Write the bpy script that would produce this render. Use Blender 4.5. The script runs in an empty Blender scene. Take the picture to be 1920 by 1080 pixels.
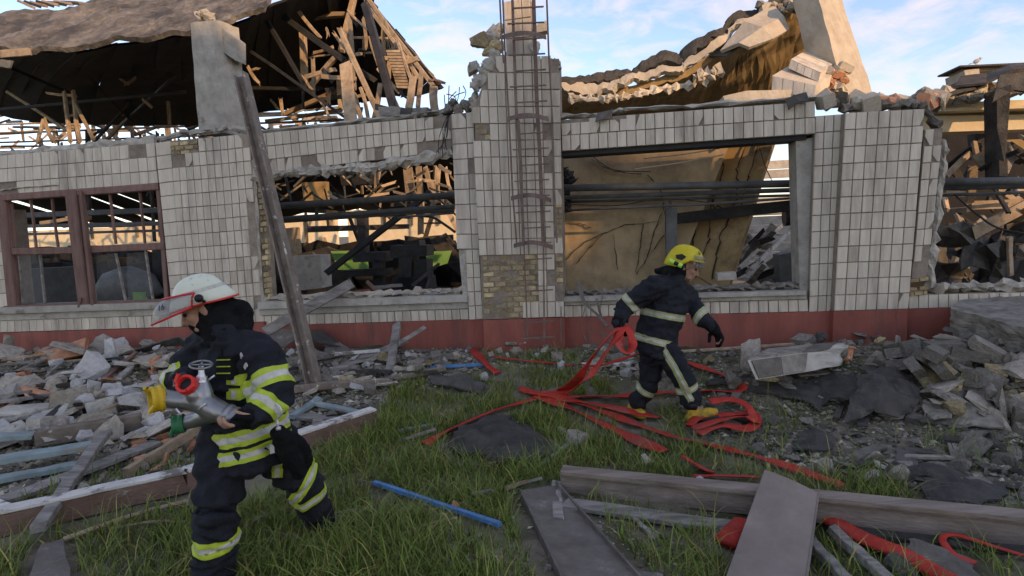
import bpy, bmesh, math, random
import numpy as np
from mathutils import Vector, Matrix, Euler, noise
random.seed(11); NR = np.random.default_rng(5)
S = bpy.context.scene; COL = S.collection
R = math.radians

# ---------------------------------------------------------------- camera
FPX = 1100.0; CZ = 1.86; PIT = math.atan(0.10); ROLL = 0.038
CAMLOC = Vector((0, 0, CZ))
FW = Vector((0, math.cos(PIT), -math.sin(PIT)))
_up = Vector((0, math.sin(PIT), math.cos(PIT)))
RT = Vector((1, 0, 0)) * math.cos(ROLL) - _up * math.sin(ROLL)
UP = _up * math.cos(ROLL) + Vector((1, 0, 0)) * math.sin(ROLL)
cd = bpy.data.cameras.new('camera'); cam = bpy.data.objects.new('camera', cd); COL.objects.link(cam)
cd.sensor_width = 36; cd.lens = FPX * 36 / 1920; cd.clip_start = 0.05; cd.clip_end = 3000
m3 = Matrix((RT, UP, -FW)).transposed()
cam.matrix_world = Matrix.Translation(CAMLOC) @ m3.to_4x4()
S.camera = cam

# ---------------------------------------------------------------- daylight
SUN_EL, SUN_AZ = R(19), R(38)          # the sun stands low behind the camera, to its right
SUN = Vector((math.sin(SUN_AZ) * math.cos(SUN_EL), -math.cos(SUN_AZ) * math.cos(SUN_EL), math.sin(SUN_EL)))
W = bpy.data.worlds.new('World'); S.world = W; W.use_nodes = True
nt = W.node_tree; nt.nodes.clear()
def wn(t, **k):
    n = nt.nodes.new(t)
    for a, v in k.items(): setattr(n, a, v)
    return n
out = wn('ShaderNodeOutputWorld'); bg = wn('ShaderNodeBackground'); bg.inputs[1].default_value = 0.145
sky = wn('ShaderNodeTexSky', sky_type='NISHITA', sun_disc=False)
sky.sun_elevation = SUN_EL; sky.sun_rotation = math.atan2(SUN.x, SUN.y); sky.dust_density = 0.3; sky.ozone_density = 4.0; sky.air_density = 1.1
tc = wn('ShaderNodeTexCoord')
mp = wn('ShaderNodeMapping'); mp.inputs['Scale'].default_value = (6.5, 6.5, 17.0); mp.inputs['Rotation'].default_value = (0.2, 0.45, 0.5)
n1 = wn('ShaderNodeTexNoise'); n1.inputs['Scale'].default_value = 1.5; n1.inputs['Detail'].default_value = 9; n1.inputs['Roughness'].default_value = 0.6
n1.inputs['Distortion'].default_value = 0.5
rp = wn('ShaderNodeValToRGB'); rp.color_ramp.elements[0].position = 0.44; rp.color_ramp.elements[1].position = 0.76
rp.color_ramp.elements[0].color = (0.04, 0.04, 0.04, 1); rp.color_ramp.elements[1].color = (0.9, 0.9, 0.9, 1)
mx = wn('ShaderNodeMixRGB'); mx.inputs['Color2'].default_value = (3.2, 3.2, 3.3, 1)
L = nt.links.new
L(tc.outputs['Generated'], mp.inputs[0]); L(mp.outputs[0], n1.inputs[0]); L(n1.outputs[0], rp.inputs[0])
L(rp.outputs[0], mx.inputs[0]); L(sky.outputs[0], mx.inputs[1]); L(mx.outputs[0], bg.inputs[0]); L(bg.outputs[0], out.inputs[0])
sd = bpy.data.lights.new('sun', 'SUN'); sd.energy = 2.1; sd.angle = R(0.5); sd.color = (1.0, 0.72, 0.42)
so = bpy.data.objects.new('sun', sd); COL.objects.link(so)
so.rotation_euler = SUN.to_track_quat('Z', 'Y').to_euler(); so.location = (20, -20, 20)
S.view_settings.view_transform = 'Standard'; S.view_settings.look = 'None'; S.view_settings.gamma = 1
S.view_settings.exposure = 1.1; S.view_settings.use_curve_mapping = False
S.view_settings.use_white_balance = True; S.view_settings.white_balance_temperature = 7600; S.view_settings.white_balance_tint = 24
S.cycles.max_bounces = 6; S.cycles.diffuse_bounces = 4; S.cycles.transparent_max_bounces = 8

# ---------------------------------------------------------------- geometry of the place
WA = R(9.7)
WU = Vector((math.cos(WA), -math.sin(WA), 0)); WN = Vector((-math.sin(WA), -math.cos(WA), 0)); WO = Vector((0, 7.5, 0))
def wu(u, w, z): return WO + WU * u - WN * w + Vector((0, 0, z))
def P(px, py, d): return CAMLOC + FW * d + RT * ((px - 960) / FPX * d) - UP * ((py - 540) / FPX * d)
def ray(px, py): return FW + RT * ((px - 960) / FPX) - UP * ((py - 540) / FPX)
def Q(px, py, w=0.0):                      # where the sight line meets the plane w metres behind the front wall
    r = ray(px, py); t = (-w - (CAMLOC - WO).dot(WN)) / r.dot(WN)
    return CAMLOC + r * t
def proj(v):
    q = Vector(v) - CAMLOC; d = q.dot(FW)
    return 960 + q.dot(RT) / d * FPX, 540 - q.dot(UP) / d * FPX, d
def hgt(x, y):
    x = np.asarray(x, float); y = np.asarray(y, float)
    dx = x - WO.x; dy = y - WO.y
    u = dx * WU.x + dy * WU.y; w = -(dx * WN.x + dy * WN.y)
    s = np.clip((w + 2.5) / 2.2, 0, 1); z = 0.33 * s * s * (3 - 2 * s)
    def g(u0, w0, ru, rw, h): return h * np.exp(-((u - u0) / ru) ** 2 - ((w - w0) / rw) ** 2)
    z = z + g(-5.2, -1.9, 2.2, 1.1, .16) + g(4.9, -1.15, 1.7, .8, .26) + g(-2.6, -1.0, 1.0, .6, .10) + g(6.4, -2.0, 1.4, 1.2, .12)
    z = z + .018 * np.sin(2.1 * x + .7 * y) + .014 * np.sin(3.7 * y - 1.3 * x + 1) + .010 * np.sin(7.3 * x + 5.1 * y) + .008 * np.sin(11 * y - 9 * x)
    far = np.clip((np.hypot(x, y) - 40) / 100, 0, 1)
    return z * (1 - far)
def hz(x, y): return float(hgt(x, y))
_ds = np.linspace(1.2, 40, 4000)
def G(px, py, up=0.0):                     # where the sight line meets the ground
    r = ray(px, py); X = r.x * _ds; Y = r.y * _ds; Z = CZ + r.z * _ds
    b = np.nonzero(Z < hgt(X, Y) + up)[0]; i = b[0] if len(b) else len(_ds) - 1
    return Vector((X[i], Y[i], Z[i]))

# ---------------------------------------------------------------- object helpers
def tag(o, label=None, cat=None, group=None, kind=None):
    if label: o['label'] = label
    if cat: o['category'] = cat
    if group: o['group'] = group
    if kind: o['kind'] = kind
    return o
def thing(name, label, cat, loc, group=None, kind=None):
    o = bpy.data.objects.new(name, None); COL.objects.link(o); o.location = loc; o.empty_display_size = .1
    return tag(o, label, cat, group, kind)
class MB:
    def __init__(s): s.v = []; s.f = []; s.m = []
    def add(s, vs, fs, m=0):
        b = len(s.v); s.v += [tuple(v) for v in vs]; s.f += [tuple(i + b for i in f) for f in fs]; s.m += [m] * len(fs); return s
    def mesh(s, name, mats, smooth=False):
        me = bpy.data.meshes.new(name); me.from_pydata(s.v, [], s.f)
        for m in (mats if isinstance(mats, (list, tuple)) else [mats]): me.materials.append(m)
        if any(s.m): me.polygons.foreach_set('material_index', s.m)
        if smooth: me.polygons.foreach_set('use_smooth', [True] * len(me.polygons))
        me.update(); return me
    def build(s, name, mats, parent=None, smooth=False): return link(name, s.mesh(name, mats, smooth), parent)
def rootloc(p):
    l = Vector((0, 0, 0))
    while p is not None: l = l + p.location; p = p.parent
    return l
def link(name, me, parent=None, smooth=None, center=True):
    """link a mesh given in world coordinates; a top-level mesh gets its origin at its own base"""
    o = bpy.data.objects.new(name, me); COL.objects.link(o)
    if parent is not None:
        o.parent = parent; me.transform(Matrix.Translation(-rootloc(parent)))
    elif center and len(me.vertices):
        co = np.empty(len(me.vertices) * 3); me.vertices.foreach_get('co', co); co = co.reshape(-1, 3)
        c = Vector(((co[:, 0].min() + co[:, 0].max()) / 2, (co[:, 1].min() + co[:, 1].max()) / 2, co[:, 2].min()))
        me.transform(Matrix.Translation(-c)); o.location = c
    return o
BOXF = [(0, 3, 2, 1), (4, 5, 6, 7), (0, 1, 5, 4), (1, 2, 6, 5), (2, 3, 7, 6), (3, 0, 4, 7)]
def frame(d, up=None):
    d = d.normalized(); up = Vector(up) if up is not None else Vector((0, 0, 1))
    if abs(d.dot(up.normalized())) > .98: up = Vector((.3, 1, .1))
    x = d.cross(up).normalized(); y = x.cross(d).normalized(); return d, x, y
def bar(mb, a, b, w, h, up=None, m=0, t1=1.0, rough=0.0, seg=1, ch=0.0):
    """timber or steel bar from a to b: w across, h along the up direction, optional chamfer and uneven faces"""
    a = Vector(a); b = Vector(b); d, x, y = frame(b - a, up)
    if ch > 0: sec = [(-w/2+ch, -h/2), (w/2-ch, -h/2), (w/2, -h/2+ch), (w/2, h/2-ch), (w/2-ch, h/2), (-w/2+ch, h/2), (-w/2, h/2-ch), (-w/2, -h/2+ch)]
    else: sec = [(-w/2, -h/2), (w/2, -h/2), (w/2, h/2), (-w/2, h/2)]
    return sweep(mb, [a + (b - a) * (i / seg) for i in range(seg + 1)], sec, x, y, m, t1, rough)
def sweep(mb, pts, sec, x, y, m=0, t1=1.0, rough=0.0):
    n = len(sec); k = len(pts) - 1; vs = []; fs = []
    for i, p in enumerate(pts):
        s = 1 + (t1 - 1) * i / k; e = rough * (2.2 if i in (0, k) else 1)
        off = x * random.uniform(-e, e) + y * random.uniform(-e, e)
        for q in sec:
            vs.append(p + off + x * (q[0] * s + random.uniform(-rough, rough) * .4) + y * (q[1] * s + random.uniform(-rough, rough) * .4) + ((pts[-1] - pts[0]).normalized() * random.uniform(-e, e) * (3 if i in (0, k) else 0)))
    for i in range(k):
        for j in range(n): fs.append((i*n+j, i*n+(j+1) % n, (i+1)*n+(j+1) % n, (i+1)*n+j))
    fs.append(tuple(range(n))[::-1]); fs.append(tuple(k*n+j for j in range(n)))
    return mb.add(vs, fs, m)
def tube(mb, pts, r, seg=8, m=0, flat=None, cap=True):
    """round tube along pts; r a number or a list; flat=(a,b) gives an elliptic section with b along the local up"""
    pts = [Vector(p) for p in pts]; n = len(pts); vs = []; fs = []
    for i, p in enumerate(pts):
        d = (pts[min(i+1, n-1)] - pts[max(i-1, 0)]); d, x, y = frame(d)
        rr = r[i] if isinstance(r, (list, tuple)) else r
        for j in range(seg):
            a = 2 * math.pi * j / seg; ca, sa = math.cos(a), math.sin(a)
            if flat: vs.append(p + x * ca * flat[0] + y * sa * flat[1])
            else: vs.append(p + (x * ca + y * sa) * rr)
    for i in range(n - 1):
        for j in range(seg): fs.append((i*seg+j, i*seg+(j+1) % seg, (i+1)*seg+(j+1) % seg, (i+1)*seg+j))
    if cap: fs.append(tuple(range(seg))[::-1]); fs.append(tuple((n-1)*seg+j for j in range(seg)))
    return mb.add(vs, fs, m)
def spline(pts, n=6):
    pts = [Vector(p) for p in pts]; o = []
    for i in range(len(pts) - 1):
        p0 = pts[max(i-1, 0)]; p1 = pts[i]; p2 = pts[i+1]; p3 = pts[min(i+2, len(pts)-1)]
        for k in range(n):
            t = k / n
            o.append(.5 * ((2*p1) + (p2-p0)*t + (2*p0-5*p1+4*p2-p3)*t*t + (3*p1-p0-3*p2+p3)*t**3))
    o.append(pts[-1]); return o
def prism(mb, front, depth_vec, m=0):
    n = len(front); f = [Vector(p) for p in front]; b = [p + depth_vec for p in f]
    mb.add(f + b, [tuple(range(n)), tuple(range(2*n-1, n-1, -1))] + [(i, n+i, n+(i+1) % n, (i+1) % n) for i in range(n)], m); return mb
def sheet(mb, grid, th, nrm=None, m=0):
    """thin slab through a grid of points (list of rows)"""
    r = len(grid); c = len(grid[0]); top = [Vector(p) for row in grid for p in row]
    ns = []
    for i in range(r):
        for j in range(c):
            a = Vector(grid[min(i+1, r-1)][j]) - Vector(grid[max(i-1, 0)][j]); b = Vector(grid[i][min(j+1, c-1)]) - Vector(grid[i][max(j-1, 0)])
            q = a.cross(b); ns.append(q.normalized() if q.length > 1e-9 else Vector((0, 0, 1)))
    bot = [p - n * th for p, n in zip(top, ns)]; k = r * c; fs = []
    for i in range(r-1):
        for j in range(c-1):
            q = (i*c+j, (i+1)*c+j, (i+1)*c+j+1, i*c+j+1); fs += [q, tuple(k+z for z in q[::-1])]
    ring = [j for j in range(c)] + [i*c+c-1 for i in range(1, r)] + [(r-1)*c+j for j in range(c-2, -1, -1)] + [i*c for i in range(r-2, 0, -1)]
    for i in range(len(ring)): a, b = ring[i], ring[(i+1) % len(ring)]; fs.append((a, b, k+b, k+a))
    return mb.add(top + bot, fs, m)
def lerp(a, b, t): return a + (b - a) * t
def bil(q, s, t): return lerp(lerp(q[0], q[1], s), lerp(q[3], q[2], s), t)
def recalc(me):
    bm = bmesh.new(); bm.from_mesh(me); bmesh.ops.recalc_face_normals(bm, faces=bm.faces); bm.to_mesh(me); bm.free(); return me
def jag(mb, pts, r, seg=7, amp=.5, m=0, sub=6, sq=(1, 1)):
    """rough broken edge: an uneven lumpy strip along a line"""
    pts = [Vector(p) for p in pts]; o = []
    for i in range(len(pts) - 1):
        for k in range(sub): o.append(lerp(pts[i], pts[i+1], k / sub))
    o.append(pts[-1]); n = len(o); vs = []; fs = []
    for i, p in enumerate(o):
        d, x, y = frame(o[min(i+1, n-1)] - o[max(i-1, 0)]); s = random.uniform(.55, 1.3)
        for j in range(seg):
            a = 2 * math.pi * j / seg; k = r * s * random.uniform(1 - amp, 1 + amp * .6)
            vs.append(p + x * math.cos(a) * k * sq[0] + y * math.sin(a) * k * sq[1] + d * random.uniform(-.4, .4) * r)
    for i in range(n - 1):
        for j in range(seg): fs.append((i*seg+j, i*seg+(j+1) % seg, (i+1)*seg+(j+1) % seg, (i+1)*seg+j))
    fs.append(tuple(range(seg))[::-1]); fs.append(tuple((n-1)*seg+j for j in range(seg)))
    return mb.add(vs, fs, m)
def chunkmesh(name, mat, kind='lump', seed=0, s=(1, 1, 1)):
    rnd = random.Random(seed); bm = bmesh.new()
    if kind == 'lump': pts = [Vector((rnd.gauss(0, 1), rnd.gauss(0, 1), rnd.gauss(0, 1))).normalized() * rnd.uniform(.36, .56) for _ in range(22)]
    elif kind == 'slab': pts = [Vector((rnd.uniform(-.5, .5), rnd.uniform(-.5, .5), rnd.choice((-.09, .09)) + rnd.uniform(-.02, .02))) for _ in range(20)]
    else:
        pts = []
        for x in (-.5, .5):
            for y in (-.5, .5):
                for z in (-.5, .5):
                    c = rnd.uniform(.03, .09); k = rnd.random() < .25
                    for ax in range(3):
                        q = [x, y, z]; q[ax] -= math.copysign(c * (3 if k else 1), q[ax]); pts.append(Vector(q))
    for p in pts: bm.verts.new((p.x * s[0], p.y * s[1], p.z * s[2]))
    g = bmesh.ops.convex_hull(bm, input=bm.verts)
    bmesh.ops.delete(bm, geom=[v for v in bm.verts if not v.link_faces], context='VERTS')
    if kind != 'block':
        bmesh.ops.triangulate(bm, faces=bm.faces[:]); bmesh.ops.subdivide_edges(bm, edges=[e for e in bm.edges if e.calc_length() > .16], cuts=2)
        off = Vector((seed * 1.7, seed * .9, 3))
        for v in bm.verts:
            d = noise.noise_vector(v.co * 4.5 + off) * .055 + noise.noise_vector(v.co * 11 + off) * .03; v.co += Vector((d.x, d.y, d.z * (.35 if kind == 'slab' else 1)))
    me = bpy.data.meshes.new(name); bm.to_mesh(me); bm.free(); me.materials.append(mat); return me
_bag = {}
def place(name, me, loc, rot, sc, label=None, cat=None, group=None, parent=None):
    o = bpy.data.objects.new(name, me); COL.objects.link(o)
    o.location = Vector(loc) - (rootloc(parent) if parent else Vector((0, 0, 0))); o.rotation_euler = rot
    o.scale = sc if isinstance(sc, (tuple, list)) else (sc, sc, sc)
    if parent: o.parent = parent
    return tag(o, label, cat, group)

# ---------------------------------------------------------------- materials
SAME = {'sunlit_concrete', 'sunlit_plaster', 'bare_timber', 'dusty_roof_felt', 'ochre_plaster', 'cream_plaster', 'black_roof_boards', 'charred_timber', 'crack_gap', 'navy_turnout_cloth', 'black_cloth', 'black_rubber', 'skin', 'red_hose', 'bare_timber', 'dark_steel', 'lime_torch', 'yellow_helmet', 'cream_helmet', 'bright_steel', 'worn_aluminium', 'grass_blade', 'brick_block', 'dark_floor', 'lime_tape', 'yellow_coupling', 'pale_lump', 'grey_sheet_metal', 'red_plinth_paint', 'blue_paint', 'hose'}
def mk(name, c1, c2=None, sc=4, det=7, rough=.85, bump=.3, bsc=30, metal=0, rnd=.12, stretch=(1, 1, 1), lo=.35, hi=.68, c3=None, sc3=1.5, lo3=.55, hi3=.66, attr=None, spec=.3, alpha=None, stain=None):
    m = bpy.data.materials.new(name); m.use_nodes = True; t = m.node_tree; N = t.nodes; b = N['Principled BSDF']; LK = t.links.new
    k_ = 1.0 if name in SAME else 1.4
    c1, c2, c3 = [None if c is None else tuple(min(.8, v * k_ * q) for v, q in zip(c, (1, 1, 1) if name in SAME else (1.05, 1.0, .90))) for c in (c1, c2 or [k * 1.35 for k in c1], c3)]
    def col(c): return (c[0], c[1], c[2], 1)
    tx = N.new('ShaderNodeTexCoord'); oi = N.new('ShaderNodeObjectInfo'); mp = N.new('ShaderNodeMapping'); mp.inputs['Scale'].default_value = stretch
    ad = N.new('ShaderNodeVectorMath'); ad.operation = 'MULTIPLY_ADD'
    cb = N.new('ShaderNodeCombineXYZ'); LK(oi.outputs['Random'], cb.inputs[0]); LK(oi.outputs['Random'], cb.inputs[1]); LK(oi.outputs['Random'], cb.inputs[2])
    LK(cb.outputs[0], ad.inputs[0]); ad.inputs[1].default_value = (37, 53, 71); LK(tx.outputs['Object'], ad.inputs[2]); LK(ad.outputs[0], mp.inputs[0])
    n = N.new('ShaderNodeTexNoise'); n.inputs['Scale'].default_value = sc; n.inputs['Detail'].default_value = det; n.inputs['Roughness'].default_value = .62
    LK(mp.outputs[0], n.inputs[0])
    r = N.new('ShaderNodeValToRGB'); r.color_ramp.elements[0].position = lo; r.color_ramp.elements[1].position = hi
    r.color_ramp.elements[0].color = col(c1); r.color_ramp.elements[1].color = col(c2); LK(n.outputs[0], r.inputs[0])
    last = r.outputs[0]
    if c3:
        n3 = N.new('ShaderNodeTexNoise'); n3.inputs['Scale'].default_value = sc3; n3.inputs['Detail'].default_value = 8; n3.inputs['Roughness'].default_value = .7; LK(mp.outputs[0], n3.inputs[0])
        r3 = N.new('ShaderNodeValToRGB'); r3.color_ramp.elements[0].position = lo3; r3.color_ramp.elements[1].position = hi3; LK(n3.outputs[0], r3.inputs[0])
        mx = N.new('ShaderNodeMixRGB'); LK(r3.outputs[0], mx.inputs[0]); LK(last, mx.inputs[1]); mx.inputs[2].default_value = col(c3); last = mx.outputs[0]
    if attr:
        at = N.new('ShaderNodeAttribute'); at.attribute_name = attr; mx = N.new('ShaderNodeMixRGB'); mx.blend_type = 'MULTIPLY'; mx.inputs[0].default_value = 1
        LK(last, mx.inputs[1]); LK(at.outputs['Color'], mx.inputs[2]); last = mx.outputs[0]
    if stain:
        ge = N.new('ShaderNodeNewGeometry'); mp4 = N.new('ShaderNodeMapping'); mp4.inputs['Scale'].default_value = (3.2, 3.2, .42); LK(ge.outputs['Position'], mp4.inputs[0])
        n4 = N.new('ShaderNodeTexNoise'); n4.inputs['Scale'].default_value = 1.3; n4.inputs['Detail'].default_value = 8; n4.inputs['Roughness'].default_value = .68; LK(mp4.outputs[0], n4.inputs[0])
        r4 = N.new('ShaderNodeValToRGB'); r4.color_ramp.elements[0].position = .5; r4.color_ramp.elements[1].position = .78; LK(n4.outputs[0], r4.inputs[0])
        mx = N.new('ShaderNodeMixRGB'); LK(r4.outputs[0], mx.inputs[0]); LK(last, mx.inputs[1]); mx.inputs[2].default_value = col(stain); last = mx.outputs[0]
    hv = N.new('ShaderNodeHueSaturation'); mr = N.new('ShaderNodeMapRange'); mr.inputs[3].default_value = 1 - rnd; mr.inputs[4].default_value = 1 + rnd
    LK(oi.outputs['Random'], mr.inputs[0]); LK(mr.outputs[0], hv.inputs['Value']); LK(last, hv.inputs['Color']); LK(hv.outputs[0], b.inputs['Base Color'])
    b.inputs['Roughness'].default_value = rough; b.inputs['Metallic'].default_value = metal; b.inputs['Specular IOR Level'].default_value = spec
    if bump:
        n2 = N.new('ShaderNodeTexNoise'); n2.inputs['Scale'].default_value = bsc; n2.inputs['Detail'].default_value = 6; LK(mp.outputs[0], n2.inputs[0])
        bp = N.new('ShaderNodeBump'); bp.inputs['Strength'].default_value = bump; bp.inputs['Distance'].default_value = .02; LK(n2.outputs[0], bp.inputs['Height']); LK(bp.outputs[0], b.inputs['Normal'])
    return m
M = {}
M['tile'] = mk('glazed_tile', (.375, .345, .30), (.455, .425, .375), sc=9, stretch=(1.5, 1.5, .22), rough=.55, bump=.15, rnd=.055, stain=(.20, .165, .135), c3=(.27, .235, .205), sc3=3, lo3=.5, hi3=.75)
M['tile2'] = mk('sooty_tile', (.31, .275, .235), (.42, .385, .335), sc=6, stretch=(1.2, 1.2, .22), rough=.6, bump=.15, rnd=.1, stain=(.15, .125, .105), c3=(.19, .165, .145), sc3=2.2, lo3=.5, hi3=.75)
M['mortar'] = mk('mortar', (.14, .118, .10), (.22, .19, .165), sc=8, bump=.5)
M['plaster_edge'] = mk('broken_render', (.19, .18, .165), (.36, .345, .32), sc=9, bump=.9, bsc=25)
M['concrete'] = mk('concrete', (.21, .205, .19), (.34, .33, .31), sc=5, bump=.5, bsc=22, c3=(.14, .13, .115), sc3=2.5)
M['concrete_sun'] = mk('sunlit_concrete', (.42, .36, .27), (.55, .48, .37), sc=5, bump=.5, bsc=22)  # lit copy of the concrete: the sun's warmth is put into the colour
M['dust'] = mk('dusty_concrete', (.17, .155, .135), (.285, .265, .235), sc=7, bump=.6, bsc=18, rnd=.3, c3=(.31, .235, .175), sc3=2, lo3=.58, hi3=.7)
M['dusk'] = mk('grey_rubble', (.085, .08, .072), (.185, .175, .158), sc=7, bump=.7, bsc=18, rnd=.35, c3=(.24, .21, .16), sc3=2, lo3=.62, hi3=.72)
M['pale'] = mk('pale_lump', (.36, .345, .32), (.50, .485, .46), sc=8, bump=.5, rnd=.1)
M['brick'] = mk('yellow_brick', (.235, .185, .105), (.36, .30, .18), sc=9, bump=.7, rnd=.4, c3=(.12, .10, .085), sc3=4, lo3=.45, hi3=.7)
M['redbrick'] = mk('red_brick', (.34, .15, .085), (.45, .23, .14), sc=9, bump=.6, rnd=.25, c3=(.42, .37, .32), sc3=5, lo3=.55, hi3=.72)
M['red'] = mk('red_plinth_paint', (.27, .078, .055), (.34, .105, .075), sc=3, rough=.7, bump=.35, rnd=.05, stain=(.13, .062, .05), stretch=(1, 1, .35), c3=(.155, .045, .036), sc3=2.2, lo3=.5, hi3=.8)
M['framewood'] = mk('brown_painted_wood', (.105, .06, .052), (.16, .10, .088), sc=5, stretch=(3, 3, .6), bump=.3, rough=.7, c3=(.22, .19, .17), sc3=4, lo3=.64, hi3=.72)
M['greywood'] = mk('weathered_wood', (.105, .098, .092), (.22, .212, .205), sc=9, stretch=(.4, 1.6, 1.6), bump=.45, rough=.8, rnd=.22, c3=(.08, .072, .066), sc3=4)
M['brownbeam'] = mk('brown_beam', (.135, .11, .096), (.225, .19, .172), sc=6, stretch=(.2, 2, 2.5), bump=.45, rough=.75, rnd=.12, c3=(.085, .066, .056), sc3=2.5, lo3=.5, hi3=.7)
M['redbrown'] = mk('red_brown_paint', (.105, .062, .048), (.165, .105, .085), sc=5, stretch=(.3, 1.6, 2), bump=.4, rough=.75, c3=(.25, .24, .23), sc3=4, lo3=.63, hi3=.7)
M['whitewood'] = mk('peeling_white_paint', (.40, .40, .40), (.52, .52, .52), sc=6, bump=.4, c3=(.14, .13, .12), sc3=5, lo3=.5, hi3=.6)
M['bluewood'] = mk('pale_blue_paint', (.115, .16, .175), (.18, .235, .25), sc=7, bump=.4, rnd=.1, c3=(.17, .155, .145), sc3=5, lo3=.54, hi3=.62)
M['blue'] = mk('blue_paint', (.06, .20, .42), (.09, .27, .52), sc=7, bump=.3, rnd=.05, c3=(.12, .14, .16), sc3=6, lo3=.6, hi3=.72)
M['timber'] = mk('bare_timber', (.29, .21, .13), (.42, .32, .21), sc=8, stretch=(1, 1, 1), bump=.4, rnd=.3, c3=(.13, .085, .05), sc3=3, lo3=.5, hi3=.75)
M['darktimber'] = mk('charred_timber', (.022, .02, .018), (.06, .054, .047), sc=6, bump=.5, rnd=.35)
M['rust'] = mk('rusty_primer', (.095, .066, .06), (.15, .108, .097), sc=10, rough=.75, bump=.35, rnd=.1, c3=(.115, .085, .078), sc3=6)
M['pole'] = mk('flaking_steel', (.095, .078, .066), (.16, .135, .118), sc=8, bump=.5, rough=.7, c3=(.36, .345, .33), sc3=9, lo3=.60, hi3=.64)
M['pipe'] = mk('grey_pipe', (.045, .05, .053), (.085, .09, .095), sc=6, bump=.15, rough=.6, rnd=.25)
M['darksteel'] = mk('dark_steel', (.014, .014, .014), (.032, .031, .03), sc=6, bump=.25, rough=.6, rnd=.3)
M['tar'] = mk('roofing_felt', (.032, .031, .03), (.07, .067, .063), sc=5, bump=.6, bsc=40, rough=.9, rnd=.25, c3=(.13, .125, .115), sc3=4, lo3=.6, hi3=.78)
M['deck'] = mk('black_roof_boards', (.010, .0095, .009), (.024, .022, .02), sc=4, bump=.4, rnd=.3)  # near-black base colour with slight variation
M['gravelroof'] = mk('dusty_roof_felt', (.13, .115, .095), (.26, .23, .19), sc=7, bump=1, bsc=14, c3=(.06, .055, .048), sc3=1.3, lo3=.42, hi3=.6)
M['ochre'] = mk('ochre_plaster', (.265, .175, .075), (.36, .25, .12), sc=3, bump=.3, bsc=9, c3=(.085, .058, .03), sc3=1.6, lo3=.5, hi3=.68)
M['cream'] = mk('cream_plaster', (.42, .305, .165), (.52, .39, .225), sc=3, bump=.25, bsc=9, c3=(.17, .125, .075), sc3=1.4, lo3=.44, hi3=.72)
M['sunplaster'] = mk('sunlit_plaster', (.56, .46, .29), (.68, .57, .38), sc=3, bump=.25, c3=(.33, .25, .16), sc3=1.4, lo3=.58, hi3=.72)  # lit copy of the cream plaster, sunlight put into the colour
M['green'] = mk('green_panel', (.085, .19, .05), (.12, .24, .075), sc=3, bump=.1)
M['crack'] = mk('crack_gap', (.018, .014, .01), (.03, .023, .016), bump=0)
M['sheetmetal'] = mk('brown_sheet_metal', (.15, .122, .108), (.205, .175, .16), sc=4, bump=.15, rough=.55, rnd=.05, c3=(.115, .10, .095), sc3=1.6, lo3=.4, hi3=.8)
M['greysheet'] = mk('grey_sheet_metal', (.115, .098, .08), (.18, .16, .135), sc=7, bump=.6, rough=.9, rnd=.1, c3=(.26, .255, .24), sc3=7, lo3=.6, hi3=.7)
M['hose'] = mk('red_hose', (.40, .024, .015), (.53, .045, .026), sc=14, bump=.35, bsc=60, rough=.6, rnd=.1, c3=(.27, .085, .07), sc3=4.5, lo3=.5, hi3=.72)
M['dirt'] = mk('dirt', (.085, .075, .06), (.19, .17, .14), sc=5, bump=1, bsc=22, rough=.95, rnd=0, c3=(.035, .044, .017), sc3=.9, lo3=.42, hi3=.62)
M['floor'] = mk('dark_floor', (.02, .019, .017), (.05, .047, .043), sc=4, bump=.6, rnd=0)  # very dark base colour all over
M['stones'] = mk('loose_stones', (.1, .095, .085), (.215, .205, .185), sc=3, bump=.4, attr='tint', rnd=0)
M['grass'] = mk('grass_blade', (.115, .172, .027), (.152, .215, .041), sc=2, bump=0, rough=.6, attr='tint', rnd=0, spec=.25)
M['shade_brick'] = mk('brick_block', (.22, .17, .13), (.30, .24, .19), sc=3, bump=.3)
# ================================================================ ground
def make_ground():
    xs = np.unique(np.concatenate([np.linspace(-9, 9, 181), np.sign(np.linspace(-1, 1, 61)) * (9 + np.abs(np.linspace(-1, 1, 61)) ** 3 * 900)]))
    ys = np.unique(np.concatenate([np.linspace(-2, 12, 141), 12 + np.linspace(0, 1, 30) ** 3 * 1000, -2 - np.linspace(0, 1, 30) ** 3 * 500]))
    X, Y = np.meshgrid(xs, ys); Z = hgt(X, Y); near = (np.abs(X) < 9) & (Y > -2) & (Y < 12)
    Z = Z + near * NR.normal(0, .006, Z.shape)
    n, c = X.shape; v = np.stack([X, Y, Z], -1).reshape(-1, 3)
    i, j = np.meshgrid(np.arange(n-1), np.arange(c-1), indexing='ij'); a = (i*c+j).ravel()
    f = np.stack([a, a+1, a+c+1, a+c], -1)
    me = bpy.data.meshes.new('ground'); me.from_pydata(v.tolist(), [], f.tolist()); me.materials.append(M['dirt'])
    me.polygons.foreach_set('use_smooth', [True] * len(me.polygons))
    tag(link('ground', me, center=False), kind='structure')
make_ground()

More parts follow.
